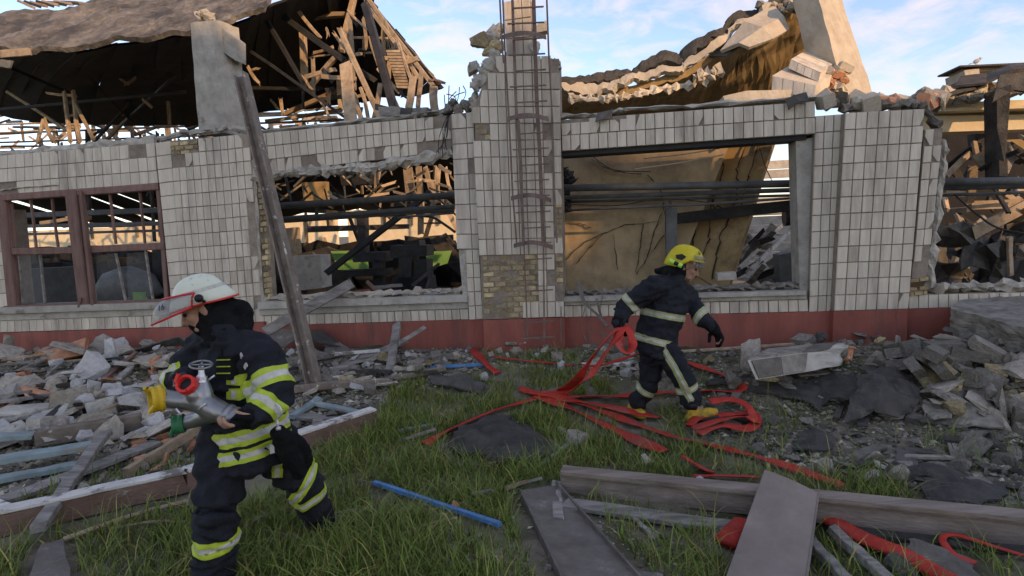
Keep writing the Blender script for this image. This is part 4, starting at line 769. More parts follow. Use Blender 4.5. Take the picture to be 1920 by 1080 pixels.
for k, (y0, y1, s) in enumerate(((341, 338, .08), (352, 348, .055), (366, 359, .03))):
    m = MB(); tube(m, [Q(1762, y0, .5 + k * .1), Q(1990, y1, .5 + k * .1)], s / 2 + .006, 10); tag(m.build('service_pipe', M['pipe'], None, True), ('thick grey pipe running right from the right pier', 'middle pipe running right from the right pier', 'thin lowest pipe running right from the right pier')[k], 'pipe')
m = MB(); tube(m, spline([Q(1790, 365, .6), Q(1830, 400, .5), Q(1880, 430, .5), Q(1990, 445, .5)]), .012, 6); tag(m.build('cable', M['darksteel'], None, True), 'slack black cable sagging below the pipes right of the right pier', 'cable')
# the bird on the parapet
bp = Q(1831, 121, 2.5); t = thing('bird', 'small grey bird perched on the sunlit parapet against the sky', 'bird', bp)
m = MB()
def ell(mb, c, ax, seg=10, rings=7, m_=0):
    vs = []; fs = []
    for i in range(rings + 1):
        a = math.pi * i / rings
        for j in range(seg):
            b_ = 2 * math.pi * j / seg; vs.append(Vector(c) + ax[0] * math.cos(a) + ax[1] * math.sin(a) * math.cos(b_) + ax[2] * math.sin(a) * math.sin(b_))
    for i in range(rings):
        for j in range(seg): fs.append((i*seg+j, i*seg+(j+1) % seg, (i+1)*seg+(j+1) % seg, (i+1)*seg+j))
    mb.add(vs, fs, m_)
s = .9; bx = WU; bd = Vector((0, 0, 1)); c = bp + bd * .11 * s
ell(m, c, (bx * .11 * s + bd * .055 * s, -bx * .028 + bd * .06 * s, WN * .05 * s)); ell(m, c + bx * .10 * s + bd * .075 * s, (bx * .034, bd * .034, WN * .032))
tube(m, [c + bx * .09 * s + bd * .04, c + bx * .10 * s + bd * .07], .034, 8); tube(m, [c - bx * .08 - bd * .04, c - bx * .20 - bd * .075], [.03, .012], 6, flat=(.03, .01)); tube(m, [c + bx * .125 + bd * .075, c + bx * .17 + bd * .068], [.010, .002], 6)
tube(m, [c + bx * .01 - bd * .04, bp + bx * .015], .006, 5); tube(m, [c - bx * .02 - bd * .04 - WN * .02, bp - bx * .01 - WN * .02], .006, 5); m.v = [tuple(bp + (Vector(v) - bp) * .5) for v in m.v]; m.build('body', M['concrete'], t, True)
# ================================================================ unseen block behind the camera, its roofline shaped to cast the yard's shade
def back_to_roof(u, w, z, H):
    p = wu(u, w, z); k = (H - z) / SUN.z; return p + SUN * k
HB = 20.0; A_ = back_to_roof(-4.4, 0, 5.0, HB); B_ = back_to_roof(4.5, 0, 3.85, HB); dv = (B_ - A_).normalized(); nv = Vector((dv.y, -dv.x, 0)); nv = nv if nv.y < 0 else -nv
def on_roof(p): k = (A_ - p).dot(nv) / SUN.dot(nv); q = p + SUN * k; return (q - A_).dot(dv), q.z
sK, HL = on_roof(Q(1046, 470, 1.25)); sK2, _ = on_roof(Q(1150, 400, 1.25))
t = thing('shade_block', 'unseen brick block behind the viewer, its roofline shaped to shade the yard', 'building', Vector((A_.x, A_.y, 0)))
for nm, s0, s1, H_, back in (('tall_wing', -7.5, sK, HB, 9), ('sun_gap_base', sK + .01, sK2, HL, 8), ('thin_shade_wall', sK2 + .01, sK2 + 7, HB - .5, .35), ('side_wing', sK2 + 7.01, 15.5, HB - .5, 9)):  # stepped and thin parts shaped so a patch of sun reaches the plaster
    p0 = A_ + dv * s0; p1 = A_ + dv * s1; p0.z = p1.z = -.2
    m = MB(); prism(m, [p0 + up3 * (H_ + .2), p1 + up3 * (H_ + .2), p1, p0], nv * back); recalc(me := m.mesh(nm, M['shade_brick'])); link(nm, me, t)
    if nm == 'sun_gap_base':
        q0, q1 = A_ + dv * (sK + .01), A_ + dv * sK2; m = MB(); prism(m, [Vector((q0.x, q0.y, HB + .2)), Vector((q1.x, q1.y, HB + .2)), Vector((q1.x, q1.y, H_ + .72)), Vector((q0.x, q0.y, H_ + .72))], nv * .35); recalc(me := m.mesh('sun_gap_top', M['shade_brick'])); link('sun_gap_top', me, t)  # upper piece added to keep that sun off the lintel
    for k in range(int((s1 - s0) / 4.1)):
        for f in range(6):
            a = p0 + dv * (1.2 + k * 4.1) + up3 * (1.2 + f * 3.0) - nv * .03; m = MB(); prism(m, [a, a + dv * 1.8, a + dv * 1.8 + up3 * 1.7, a + up3 * 1.7], nv * .02); recalc(me := m.mesh('window', M['darksteel'])); link('window', me, t)
# ================================================================ debris in the yard
AVOID = []                                   # (x, y, radius) where no grass grows through
def avoid(a, b, r):
    n = max(2, int((b - a).length / .06))
    for i in range(n + 1): p = lerp(a, b, i / n); AVOID.append((p.x, p.y, r))
def V3(p, lift=0.0): return G(*p) + up3 * lift
def beam(name, a, b, w, h, mat, label, cat, la=0., lb=0., seg=8, rough=.004, par=None, group=None, up=None, av=True, ch=.1):
    A = (V3(a, la) if len(a) == 2 else P(*a)) + up3 * h / 2; B = (V3(b, lb) if len(b) == 2 else P(*b)) + up3 * h / 2
    m = MB(); bar(m, A, B, w, h, up, 0, 1, rough, seg, min(w, h) * ch)
    if av: avoid(A, B, w * .6)
    return tag(m.build(name, M[mat], par), label, cat, group)
# long painted frame beam at the left
t = thing('frame_beam', 'long red-brown frame beam with a peeling white top edge, behind the pale-helmeted firefighter', 'beam', G(200, 965))
for a, b in (((-90, 1030), (350, 925)), ((350, 925), (702, 800))):
    A = V3(a, .015); B = V3(b, .015); m = MB(); bar(m, A + up3 * .075, B + up3 * .075, .09, .15, None, 0, 1, .003, 8, .008); m.build('beam_face', M['redbrown'], t)
    m = MB(); bar(m, A + up3 * .165, B + up3 * .165, .105, .03, None, 0, 1, .003, 10, .006); m.build('top_edge', M['whitewood'], t); avoid(A, B, .08); avoid(A - FW * .14, B - FW * .14, .10)
beam('plank', (76, 1024), (203, 862), .085, .05, 'greywood', 'straight grey plank lying across the red-brown beam', 'plank', .10, .22)
beam('board', (-60, 905), (190, 868), .15, .05, 'bluewood', 'wide pale blue board at the left edge', 'board', .12, .14)
beam('board', (-60, 930), (160, 888), .10, .045, 'bluewood', 'narrower blue-grey board under the wide pale blue one', 'board', .06, .06)
beam('board', (-60, 858), (72, 845), .12, .05, 'bluewood', 'short pale blue board ending against the brown steel beam', 'board', .14, .12)
beam('steel_beam', (74, 850), (335, 800), .10, .15, 'pole', 'brown flaking steel beam lying on the left rubble heap', 'beam', .06, .05)
beam('board', (10, 950), (292, 842), .16, .03, 'greywood', 'broad dark grey board under the blue boards', 'board', .03, .04)
beam('board', (-50, 958), (38, 985), .14, .04, 'whitewood', 'pale board end at the left edge behind the red-brown beam', 'board', .06, .04)
beam('lath', (235, 905), (370, 835), .05, .08, 'timber', 'rusty-brown edged lath beside the dark trouser leg', 'lath', .03, .1)
beam('lath', (180, 738), (256, 678), .05, .03, 'redbrown', 'brown lath sloping up in the left rubble heap', 'lath', .06, .10)
beam('strip', (76, 738), (194, 735), .07, .03, 'darktimber', 'black curled strip on the left rubble heap', 'strip', .08, .08)
beam('strip', (-60, 765), (132, 733), .06, .03, 'darktimber', 'long black lath at the left edge of the rubble heap', 'strip', .05, .06)
beam('strip', (-60, 728), (125, 690), .04, .03, 'darktimber', 'thin black lath behind the curled strip', 'strip', .06, .07)
m = MB(); sheet(m, [[Q(x, y, -.5 + (k % 2) * .1) for x, y in r_] for k, r_ in enumerate((((215, 668), (260, 655), (310, 638), (336, 632), (362, 650)), ((205, 674), (262, 664), (312, 650), (338, 648), (362, 662))))], .02); recalc(me := m.mesh('felt_strip', M['tar'])); tag(link('felt_strip', me), 'black felt strip humped against the maroon plinth at the left', 'felt')
beam('pole', (478, 752), (735, 730), .075, .075, 'pole', 'flaking pole lying level behind the firefighter with the metal fitting', 'pole', .06, .06, rough=.01)
beam('pole', (735, 722), (835, 700), .06, .05, 'pole', 'thin flaking bar continuing right of the upright plank', 'pole', .04, .04, rough=.008)
beam('board', (545, 792), (600, 762), .09, .04, 'bluewood', 'short pale blue board beside the firefighter elbow', 'board', .03, .06)
beam('board', (588, 766), (700, 786), .08, .03, 'bluewood', 'grey-blue board meeting the short pale blue one', 'board', .05, .02)
beam('board', (490, 770), (640, 800), .16, .03, 'greywood', 'broad grey board in shadow behind the firefighter hip', 'board', .02, .02)
# leaning steel pole and other leaning pieces
A = Q(452, 140, -.42); B = G(592, 735)
m = MB(); d_, x_, y_ = frame(B - A, WN); sweep(m, [lerp(A, B, i / 22) for i in range(23)], [(-.075, -.05), (.075, -.05), (.075, .05), (.055, .05), (.055, -.03), (-.055, -.03), (-.055, .05), (-.075, .05)], x_, y_, 0, 1, .002); recalc(me := m.mesh('steel_pole', M['pole']))
tag(link('steel_pole', me), 'tall flaking steel channel leaning against the tiled wall', 'pole')
A = Q(660, 531, -.12); B = Q(498, 622, -.75); m = MB(); bar(m, A, B, .13, .06, WN, 0, 1, .003, 8, .006); tag(m.build('leaning_beam', M['greywood']), 'grey beam sloping from the sill down behind the steel pole', 'beam')
A = Q(745, 606, -.55); B = G(727, 718); m = MB(); bar(m, A, B, .105, .035, WN, 0, 1, .004, 7, .005); tag(m.build('plank', M['greywood']), 'upright grey plank leaning in front of the maroon plinth', 'plank')
A = Q(797, 613, -.28); B = G(680, 690) + up3 * .03; m = MB(); bar(m, A, B, .05, .03, WN, 0, 1, .004, 7, .004); tag(m.build('lath', M['greywood']), 'thin grey lath crossing behind the upright plank', 'lath')
A = Q(757, 640, -.3); B = G(620, 705) + up3 * .05; m = MB(); bar(m, A, B, .16, .03, None, 0, 1, .004, 7, .004); tag(m.build('board', M['greywood']), 'wide grey board sloping down to the left behind the upright plank', 'board')
def gsheet(name, rows, th, mat, label, cat, w=None, amp=.02, n=5, noav=False, sm=False):
    """crumpled sheet; rows of (px, py, lift) points on the ground, or of (px, py, w) before the wall when w is True"""
    g0 = [[(Q(p[0], p[1], p[2]) if w else G(p[0], p[1]) + up3 * p[2]) for p in r_] for r_ in rows]; g = []
    nr, nc = len(g0), len(g0[0])
    for i in range((nr - 1) * n + 1):
        a = min(i // n, nr - 2); k = i / n - a; row = []
        for j in range((nc - 1) * n + 1):
            b = min(j // n, nc - 2); l = j / n - b; p = lerp(lerp(g0[a][b], g0[a][b+1], l), lerp(g0[a+1][b], g0[a+1][b+1], l), k)
            e = 1 if (i in (0, (nr-1)*n) or j in (0, (nc-1)*n)) else .3
            row.append(p + Vector((noise.noise(p * 11) * amp * 2 * e, noise.noise(p * 11 + Vector((7, 7, 7))) * amp * 2 * e, noise.noise(p * 5 + Vector((2, 9, 4))) * amp * 1.6 + noise.noise(p * 13) * amp * .6)))
        g.append(row)
    m = MB(); sheet(m, g, th); recalc(me := m.mesh(name, M[mat]))
    if me.polygons and not noav and not w:
        for row in g:
            for p in row: AVOID.append((p.x, p.y, .07))
    return tag(link(name, me), label, cat)
gsheet('metal_sheet', [[(548, 690, -.75), (600, 700, -.95), (650, 716, -1.1)], [(545, 655, -.5), (592, 655, -.7), (640, 672, -.8)]], .012, 'greysheet', 'big crumpled grey sheet right of the foot of the steel pole', 'sheet', True, .03)
gsheet('metal_sheet', [[(606, 668, -.55), (640, 678, -.6), (668, 690, -.6)], [(610, 645, -.4), (640, 642, -.4), (658, 655, -.4)]], .012, 'greysheet', 'smaller grey sheet tilted up near the maroon plinth', 'sheet', True, .02)
gsheet('felt_sheet', [[(560, 650, -.45), (590, 640, -.5), (640, 652, -.45)], [(572, 622, -.2), (600, 622, -.2), (632, 640, -.2)]], .02, 'tar', 'black arched sheet against the plinth right of the steel pole', 'felt', True, .02)
gsheet('metal_sheet', [[(502, 645, -.55), (530, 652, -.6), (555, 640, -.6)], [(506, 622, -.3), (530, 620, -.3), (552, 616, -.3)]], .012, 'greysheet', 'grey sheet between the firefighter shoulder and the steel pole', 'sheet', True, .02)
gsheet('metal_sheet', [[(606, 718, -1.05), (622, 722, -1.1)], [(588, 684, -.8), (600, 680, -.8)]], .02, 'greysheet', 'narrow grey strip of sheet pointing down near the flaking pole', 'sheet', True, .01)
gsheet('felt_sheet', [[(810, 726, .03), (860, 738, .05), (905, 745, .03)], [(808, 712, .04), (862, 716, .07), (908, 728, .03)]], .02, 'tar', 'dark bent sheet lying at the edge of the grass left of the hose end', 'sheet')
gsheet('felt_slab', [[(838, 842, .035), (868, 866, .04), (940, 874, .035), (1000, 872, .03)], [(856, 820, .05), (905, 830, .07), (968, 838, .06), (1046, 848, .03)], [(892, 796, .04), (918, 789, .045), (952, 792, .045), (992, 812, .04)]], .022, 'tar', 'flat black felt slab lying in the grass beside the hose', 'felt', None, .03)
place('clod', chunkmesh('clod', M['tar'], 'lump', 9), G(935, 876) + up3 * .03, (0, 0, 1), .13, 'small black clod at the near edge of the felt slab', 'clod')
m = MB(); tube(m, [G(1015, 880) + up3 * .03, G(1086, 826) + up3 * .03], .024, 10); tag(m.build('pipe_piece', M['bluewood'], None, True), 'pale blue pipe piece in the grass beside the felt slab', 'pipe')
m = MB(); A = G(703, 922) + up3 * .07; B = G(937, 998) + up3 * .05; bar(m, A, B, .031, .031, None, 0, 1, .001, 6, .003); tag(m.build('blue_stick', M['blue']), 'bright blue painted stick lying in the long grass', 'stick'); avoid(A, B, .035); avoid(A - FW * .08, B - FW * .08, .06)
m = MB(); bar(m, G(806, 693) + up3 * .03, G(905, 688) + up3 * .03, .03, .03, None, 0, 1, .002, 4); tag(m.build('blue_rod', M['blue']), 'thin blue rod among the rubble below the plinth', 'rod')
beam('board', (752, 815), (814, 803), .06, .03, 'bluewood', 'small blue-green board chip in the grass', 'board', .02, .02)
# sticks
for k, (a, b, r_, mt, lb) in enumerate((((120, 1020), (352, 950), .016, 'timber', 'long brown stick in front of the red-brown beam'), ((440, 1000), (566, 958), .013, 'redbrown', 'thin brown rod in the grass between the firefighter boots'), ((712, 1030), (858, 982), .008, 'timber', 'dry straw-coloured stem below the blue stick'), ((210, 1000), (350, 990), .010, 'timber', 'thin stick beside the front boot'))):
    m = MB(); tube(m, spline([G(*a) + up3 * .03, lerp(G(*a), G(*b), .5) + Vector((.01, .02, .05)), G(*b) + up3 * .04], 5), r_, 6); tag(m.build('stick', M[mt]), lb, 'stick')
gsheet('board', [[(50, 1110, .04), (140, 1130, .04)], [(78, 1042, .05), (118, 1030, .05)]], .02, 'greysheet', 'dark board corner at the bottom left of the picture', 'board', None, .006)
# long moulded beam at the right, board under it
t = thing('moulded_beam', 'long grey-brown moulded beam lying across the right foreground', 'beam', G(1450, 975))
A = V3((1052, 924), 0); B = V3((1990, 1030), 0); d_ = (B - A).normalized(); nx = Vector((d_.y, -d_.x, 0)).normalized(); nx = nx if nx.y < 0 else -nx
sec = [(0, 0), (.012, 0), (.012, .075), (0, .08), (0, .118), (.014, .123), (.022, .14), (.022, .165), (-.09, .168), (-.10, .10), (-.10, 0)]
m = MB(); sweep(m, [lerp(A, B, i / 24) for i in range(25)], [(q_[0], q_[1]) for q_ in sec], nx, up3, 0, 1, .0012); recalc(me := m.mesh('moulding', M['brownbeam'])); link('moulding', me, t); avoid(A, B, .08); avoid(A - nx * .08, B - nx * .08, .06)
beam('board', (1060, 948), (1420, 1000), .13, .03, 'greywood', 'grey weathered board under the left half of the moulded beam', 'board', .0, .0)
beam('post_stub', (1046, 985), (1044, 915), .07, .05, 'greywood', 'short grey stub under the left end of the moulded beam', 'stub', .0, .0)
beam('moulding_strip', (1555, 1000), (1990, 1052), .09, .04, 'darktimber', 'dark strip along the near side of the moulded beam', 'strip', .0, .0)
# folded metal plate leaning on the beam
t = thing('metal_plate', 'brown folded metal plate leaning on the moulded beam', 'plate', G(1440, 1070))
pl = [P(1434, 882, 3.72), P(1532, 925, 3.58), P(1500, 1150, 2.72), P(1338, 1150, 2.86)]
pn = (pl[1] - pl[0]).cross(pl[3] - pl[0]).normalized(); pn = pn if pn.z > 0 else -pn
g = []
for i in range(9):
    s = i / 8; row = []
    for j in range(9): row.append(bil(pl, s, j / 8) + pn * (.012 * math.sin(s * 3.14) + .004 * noise.noise(Vector((i, j, 0)))))
    g.append(row)
m = MB(); sheet(m, g, .006, None); recalc(me := m.mesh('plate_face', M['sheetmetal'])); link('plate_face', me, t, True)
rt_ = (pl[1] - pl[0]).normalized(); m = MB(); prism(m, [pl[1] + pn * .004, pl[1] + rt_ * .012 + pn * .012, pl[2] + rt_ * .012 + pn * .012, pl[2] + pn * .004], -pn * .06); recalc(me := m.mesh('folded_lip', M['sheetmetal'])); link('folded_lip', me, t)
m = MB(); prism(m, [pl[0] - pn * .004 - rt_ * .003, pl[0] - pn * .06 - rt_ * .003, pl[3] - pn * .06 - rt_ * .003, pl[3] - pn * .004 - rt_ * .003], rt_ * .006); recalc(me := m.mesh('folded_lip', M['sheetmetal'])); link('folded_lip', me, t)
for i in range(8): p = lerp(pl[0], pl[3], i / 7); q_ = lerp(pl[1], pl[2], i / 7); avoid(p, q_, .05)
# grey channel left of it
t = thing('steel_channel', 'grey dusty steel channel running out of the bottom of the picture', 'channel', G(1070, 1030))
c0 = V3((978, 932), .05); c1 = V3((1042, 922), .05); c2 = V3((1235, 1150), .05); c3 = V3((1085, 1160), .05)
g = [[lerp(c0, c1, j / 4) * (1 - i / 10) + lerp(c3, c2, j / 4) * (i / 10) + up3 * (.01 * noise.noise(Vector((i * .7, j * .9, 3)))) for j in range(5)] for i in range(11)]
m = MB(); sheet(m, g, .012); recalc(me := m.mesh('web', M['greysheet'])); link('web', me, t)
m = MB(); prism(m, [c0 + up3 * .01, c3 + up3 * .01, c3 - up3 * .05, c0 - up3 * .05], (c0 - c1).normalized() * .014); recalc(me := m.mesh('flange', M['greysheet'])); link('flange', me, t)
m = MB(); prism(m, [c1 + up3 * .03, c2 + up3 * .03, c2 - up3 * .05, c1 - up3 * .05], (c1 - c0).normalized() * .014); recalc(me := m.mesh('flange', M['greysheet'])); link('flange', me, t)
for i in range(9): avoid(lerp(c0, c3, i / 8), lerp(c1, c2, i / 8), .13)
for a, b, w, lb in (((1506, 1020), (1610, 1130), .055, 'grey plank right beside the folded metal plate'), ((1562, 1012), (1690, 1130), .06, 'second grey plank from the folded metal plate'), ((1100, 1080), (1240, 1098), .1, 'bluish sheet edge at the bottom right of the steel channel')):
    beam('plank' if 'plank' in lb else 'sheet', a, b, w, .05 if 'plank' in lb else .01, 'greywood' if 'plank' in lb else 'greysheet', lb, 'plank' if 'plank' in lb else 'sheet', .03, .03)
beam('lath', (1170, 965), (1225, 1012), .03, .015, 'greywood', 'thin grey lath in the grass under the board', 'lath', .03, .02)
gsheet('metal_sheet', [[(1700, 1060, .03), (1770, 1090, .03), (1830, 1100, .03)], [(1705, 1030, .05), (1760, 1042, .06), (1822, 1065, .04)]], .01, 'greysheet', 'grey sheet scrap inside the thin red hose loop', 'sheet')
place('felt_clod', chunkmesh('felt_clod', M['tar'], 'slab', 71), G(1690, 1075) + up3 * .04, (.3, .2, .4), .2, 'dark felt clod beside the thick red hose', 'clod')
# --- fallen tiled block, slab, brick chunks at the right
t = thing('fallen_tile_block', 'toppled grey tiled block lying in front of the right pier', 'masonry', G(1490, 712))
def gp(px, py, z): r_ = ray(px, py); k = (z - CZ) / r_.z; return CAMLOC + r_ * k
zb = G(1420, 718).z
f0, f1, f2 = P(1402, 676, 5.45), P(1585, 652, 5.75), P(1568, 688, 5.68); f3 = P(1418, 712, 5.38); bk_ = P(1440, 655, 5.95) - f0
m = MB(); m.add([f0, f1, f2, f3, f0 + bk_, f1 + bk_ * .6, f2 + bk_ * .6, f3 + bk_], [(0, 1, 2, 3), (4, 7, 6, 5), (0, 4, 5, 1), (3, 2, 6, 7), (0, 3, 7, 4), (1, 5, 6, 2)]); recalc(me := m.mesh('masonry', M['concrete']))
bm = bmesh.new(); bm.from_mesh(me); bmesh.ops.subdivide_edges(bm, edges=bm.edges, cuts=6, use_grid_fill=True)
for v in bm.verts:
    e = .035 if (v.co - f1).length < .35 else .006; v.co += Vector((noise.noise(v.co * 9), noise.noise(v.co * 9 + Vector((3, 3, 3))), noise.noise(v.co * 9 + Vector((8, 1, 3))))) * e
bm.to_mesh(me); bm.free(); link('masonry', me, t)
def facet(q, nc, nr, k0, k1, nm='facing_tile', mt='tile2'):
    n = (q[1] - q[0]).cross(q[3] - q[0]).normalized(); n = n if n.dot(CAMLOC - q[0]) > 0 else -n
    for i in range(nc):
        for j in range(nr):
            s0, s1 = lerp(k0, k1, (i + .03) / nc), lerp(k0, k1, (i + .97) / nc); m = MB(); h = .014 + random.uniform(-.002, .003)
            prism(m, [bil(q, s, v) + n * h for s, v in ((s0, (j + .04) / nr), (s1, (j + .04) / nr), (s1, (j + .96) / nr), (s0, (j + .96) / nr))], -n * h); recalc(me := m.mesh(nm, M[mt])); link(nm, me, t)
facet([f0, f1, f1 + bk_ * .6, f0 + bk_], 3, 1, 0, .82, mt='dusk'); facet([f0, f1, f2, f3], 2, 1, .02, .6, mt='dusk')
for i in range(6): place('brick', chunkmesh('brick', M['dusk' if i % 2 else 'redbrick'], 'lump', 500 + i), lerp(f1, f2, random.random()) + bk_ * random.uniform(0, .5), (i, i, i), random.uniform(.1, .17), parent=t)
tp = [P(1783, 579, 6.05), P(2010, 636, 5.05), P(2010, 545, 6.7), P(1800, 562, 6.55)]
m = MB(); prism(m, tp, Vector((.05, -.02, -.42))); recalc(me := m.mesh('concrete_slab', M['dusk'])); bm = bmesh.new(); bm.from_mesh(me); bmesh.ops.subdivide_edges(bm, edges=bm.edges, cuts=16, use_grid_fill=True)
zt = sum(p.z for p in tp) / 4
for v in bm.verts:
    e = .016 if v.co.z > zt - .08 else .05; v.co += noise.noise_vector(v.co * 7) * e + noise.noise_vector(v.co * 19) * e * .5
bm.to_mesh(me); bm.free(); tag(link('concrete_slab', me), 'huge flat broken concrete slab with rough face at the right edge of the picture', 'slab')
def brickchunk(c, rot, nx_, ny_, nz_, s, label):
    t = thing('brick_chunk', label, 'masonry', c); Rm = Euler(rot).to_matrix(); bx_, by_, bz_ = .25 * s, .12 * s, .085 * s
    for i in range(nx_):
        for j in range(ny_):
            for k in range(nz_):
                if (i in (0, nx_-1)) and (k == nz_-1) and random.random() < .5: continue
                if random.random() < .15: continue
                p = Vector(((i - nx_/2 + .5 + (.5 if k % 2 else 0) * .5) * bx_ + random.uniform(-.02, .02), (j - ny_/2 + .5) * by_ + random.uniform(-.02, .02), (k + .5) * bz_)); o = place('brick', brick_ms[random.randrange(5)], c + Rm @ p, tuple(q + random.uniform(-.3, .3) for q in rot), (bx_ * .95, by_ * .95, bz_ * .9), parent=t)
    return t
brick_ms = [chunkmesh('brick', M['dusk'], 'block', 600 + i) for i in range(5)]
brickchunk(G(1745, 725) + up3 * .02, (.5, .35, .5), 2, 2, 3, 1.25, 'tilted chunk of bonded brickwork with pale mortar face, right of the felt sheets')
brickchunk(G(1722, 690) + up3 * .0, (-.2, -.15, -.2), 2, 2, 2, 1.3, 'wide brown brickwork chunk behind the tilted one')
brickchunk(G(1850, 698) + up3 * .02, (.15, .45, -.5), 2, 2, 2, 1.25, 'brickwork chunk below the huge slab at the right edge')
brickchunk(G(812, 684) + up3 * .0, (.1, .1, .1), 2, 2, 2, .8, 'small clump of pale bricks at the foot of the plinth left of the column')
beam('lath', (1262, 662), (1490, 655), .05, .025, 'timber', 'long fresh pale lath lying level in front of the plinth', 'lath', .0, .05, rough=.001)
beam('board', (1090, 692), (1180, 690), .09, .03, 'whitewood', 'short whitish board behind the red hose bundle', 'board', .03, .03)
def crumple(rows, label, mat='tar', amp=.035): return gsheet('felt_sheet', rows, .014, mat, label, 'felt', None, amp, 6)
crumple([[(1585, 808, .03), (1640, 800, .10), (1712, 790, .03)], [(1600, 770, .20), (1650, 772, .24), (1715, 775, .10)], [(1610, 752, .26), (1650, 752, .22), (1700, 760, .12)]], 'grey curled felt sheet standing up in the middle of the right rubble')
crumple([[(1540, 765, .03), (1600, 770, .12), (1640, 768, .16)], [(1520, 735, .02), (1590, 738, .06), (1640, 740, .1)], [(1510, 715, .02), (1580, 712, .04), (1640, 715, .05)]], 'broad black felt sheet spread left of the curled one')
crumple([[(1620, 762, .24), (1690, 772, .16), (1720, 760, .05)], [(1620, 720, .12), (1680, 722, .12), (1720, 735, .04)], [(1610, 700, .05), (1670, 700, .06), (1710, 712, .03)]], 'crumpled felt sheet behind the curled one')
crumple([[(1395, 740, .02), (1470, 752, .03), (1540, 772, .03)], [(1380, 706, .02), (1460, 716, .05), (1540, 735, .04)]], 'long felt strip running from the tiled block to the curled sheet')
crumple([[(1490, 850, .02), (1530, 856, .03), (1560, 846, .02)], [(1500, 822, .04), (1530, 816, .06), (1562, 828, .03)]], 'small square felt scrap near the hose coil', amp=.015)
crumple([[(1735, 965, .02), (1790, 960, .03), (1880, 945, .02)], [(1722, 905, .03), (1780, 900, .05), (1900, 920, .02)], [(1700, 872, .02), (1740, 880, .04), (1830, 900, .02)]], 'flat felt sheet beyond the moulded beam at the right', amp=.025)
crumple([[(1676, 890, .02), (1720, 905, .02)], [(1680, 852, .04), (1722, 858, .03)]], 'upright felt scrap beside the grey mossy lump', amp=.02)
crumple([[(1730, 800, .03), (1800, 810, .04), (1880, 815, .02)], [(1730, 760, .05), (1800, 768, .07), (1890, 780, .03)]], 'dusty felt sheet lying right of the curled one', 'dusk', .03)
# --- counted stones
for k, (x, y, s, mt, lb) in enumerate(((988, 890, .10, 'pale', 'white rounded stone in front of the black felt slab'), (1084, 834, .19, 'dust', 'flat grey stone beside the pale blue pipe piece'), (1634, 902, .15, 'pale', 'white stone beyond the moulded beam'), (1822, 852, .22, 'dusk', 'grey squared block standing in the right rubble'), (1052, 693, .15, 'pale', 'white lump in the grass below the tall column'), (908, 712, .15, 'pale', 'white lump beside the loose hose end'), (1682, 905, .20, 'dust', 'rough pale lump beside the upright felt scrap'), (855, 962, .12, 'redbrick', 'reddish chip in the grass beside the blue stick'), (1548, 890, .19, 'dust', 'knobbly pale lump just past the long hose'), (1215, 873, .15, 'dust', 'pale lump beyond the left part of the moulded beam'), (1312, 905, .08, 'pale', 'small white chip behind the moulded beam'), (965, 868, .05, 'pale', 'tiny white pebble at the corner of the felt slab'), (962, 655, .22, 'dust', 'rounded grey lump against the column plinth'), (1055, 815, .12, 'dust', 'grey lump in the grass just behind the flat stone'))):
    place('stone', chunkmesh('stone', M[mt], 'block' if k in (1, 3) else 'lump', 700 + k), G(x, y) + up3 * s * .25, (.2 * k, .3 * k, k), (s, s * .8, s * .7), lb, 'stone')
# --- rubble heaps
from itertools import product
def inpoly(px, py, poly):
    px = np.asarray(px, float); py = np.asarray(py, float); r_ = np.zeros(px.shape, bool); n = len(poly); j = n - 1
    for i in range(n):
        xi, yi = poly[i]; xj, yj = poly[j]; c = ((yi > py) != (yj > py)) & (px < (xj - xi) * (py - yi) / (yj - yi + 1e-9) + xi); r_ ^= c; j = i
    return r_
def projn(X, Y, Z):
    q = np.stack([X - CAMLOC.x, Y - CAMLOC.y, Z - CAMLOC.z], -1); d = q @ np.array(FW); return 960 + q @ np.array(RT) / d * FPX, 540 - q @ np.array(UP) / d * FPX, d
def sample_poly(poly, n):
    xs = [p[0] for p in poly]; ys = [p[1] for p in poly]; o = []
    while len(o) < n:
        x = random.uniform(min(xs), max(xs)); y = random.uniform(min(ys), max(ys))
        if inpoly(x, y, poly): o.append((x, y))
    return o
LANDMARKS = [((60, 660), 'under the maroon plinth at the far left'), ((40, 700), 'among the black laths at the left'), ((130, 690), 'behind the black curled strip'), ((60, 790), 'just above the blue boards'), ((180, 770), 'above the brown steel beam'), ((270, 670), 'below the humped felt strip'), ((260, 740), 'left of the yellow coupling'), ((280, 860), 'inside the corner of the red-brown beam'), ((430, 680), 'behind the near firefighter'), ((540, 720), 'beside the foot of the steel pole'), ((640, 720), 'along the flaking pole'), ((700, 690), 'beside the upright plank'), ((800, 680), 'near the clump of pale bricks'), ((880, 670), 'near the loose red hose end'), ((960, 660), 'against the column plinth'), ((1060, 660), 'below the rusty ladder'), ((1150, 680), 'behind the hanging hoses'), ((1230, 690), 'behind the yellow-helmeted firefighter'), ((1330, 690), 'near the fresh pale lath'), ((1490, 690), 'around the toppled tiled block'), ((1640, 660), 'below the right pier'), ((1720, 640), 'between the right pier and the huge slab'), ((1740, 700), 'beside the brickwork chunks'), ((1860, 700), 'under the huge slab'), ((1640, 760), 'around the curled felt sheet'), ((1500, 800), 'left of the curled felt sheet'), ((1400, 800), 'near the hose coil'), ((1560, 860), 'along the long red hose'), ((1700, 860), 'near the upright felt scrap'), ((1820, 830), 'near the grey squared block'), ((1880, 760), 'in the weeds at the right edge'), ((1830, 920), 'on the flat felt sheet'), ((1640, 900), 'near the white stone')]
COLN = {'dust': 'pale grey', 'dusk': 'dark grey', 'redbrick': 'reddish brick', 'pale': 'whitish', 'concrete': 'grey', 'brick': 'yellow-brown brick', 'tar': 'black'}
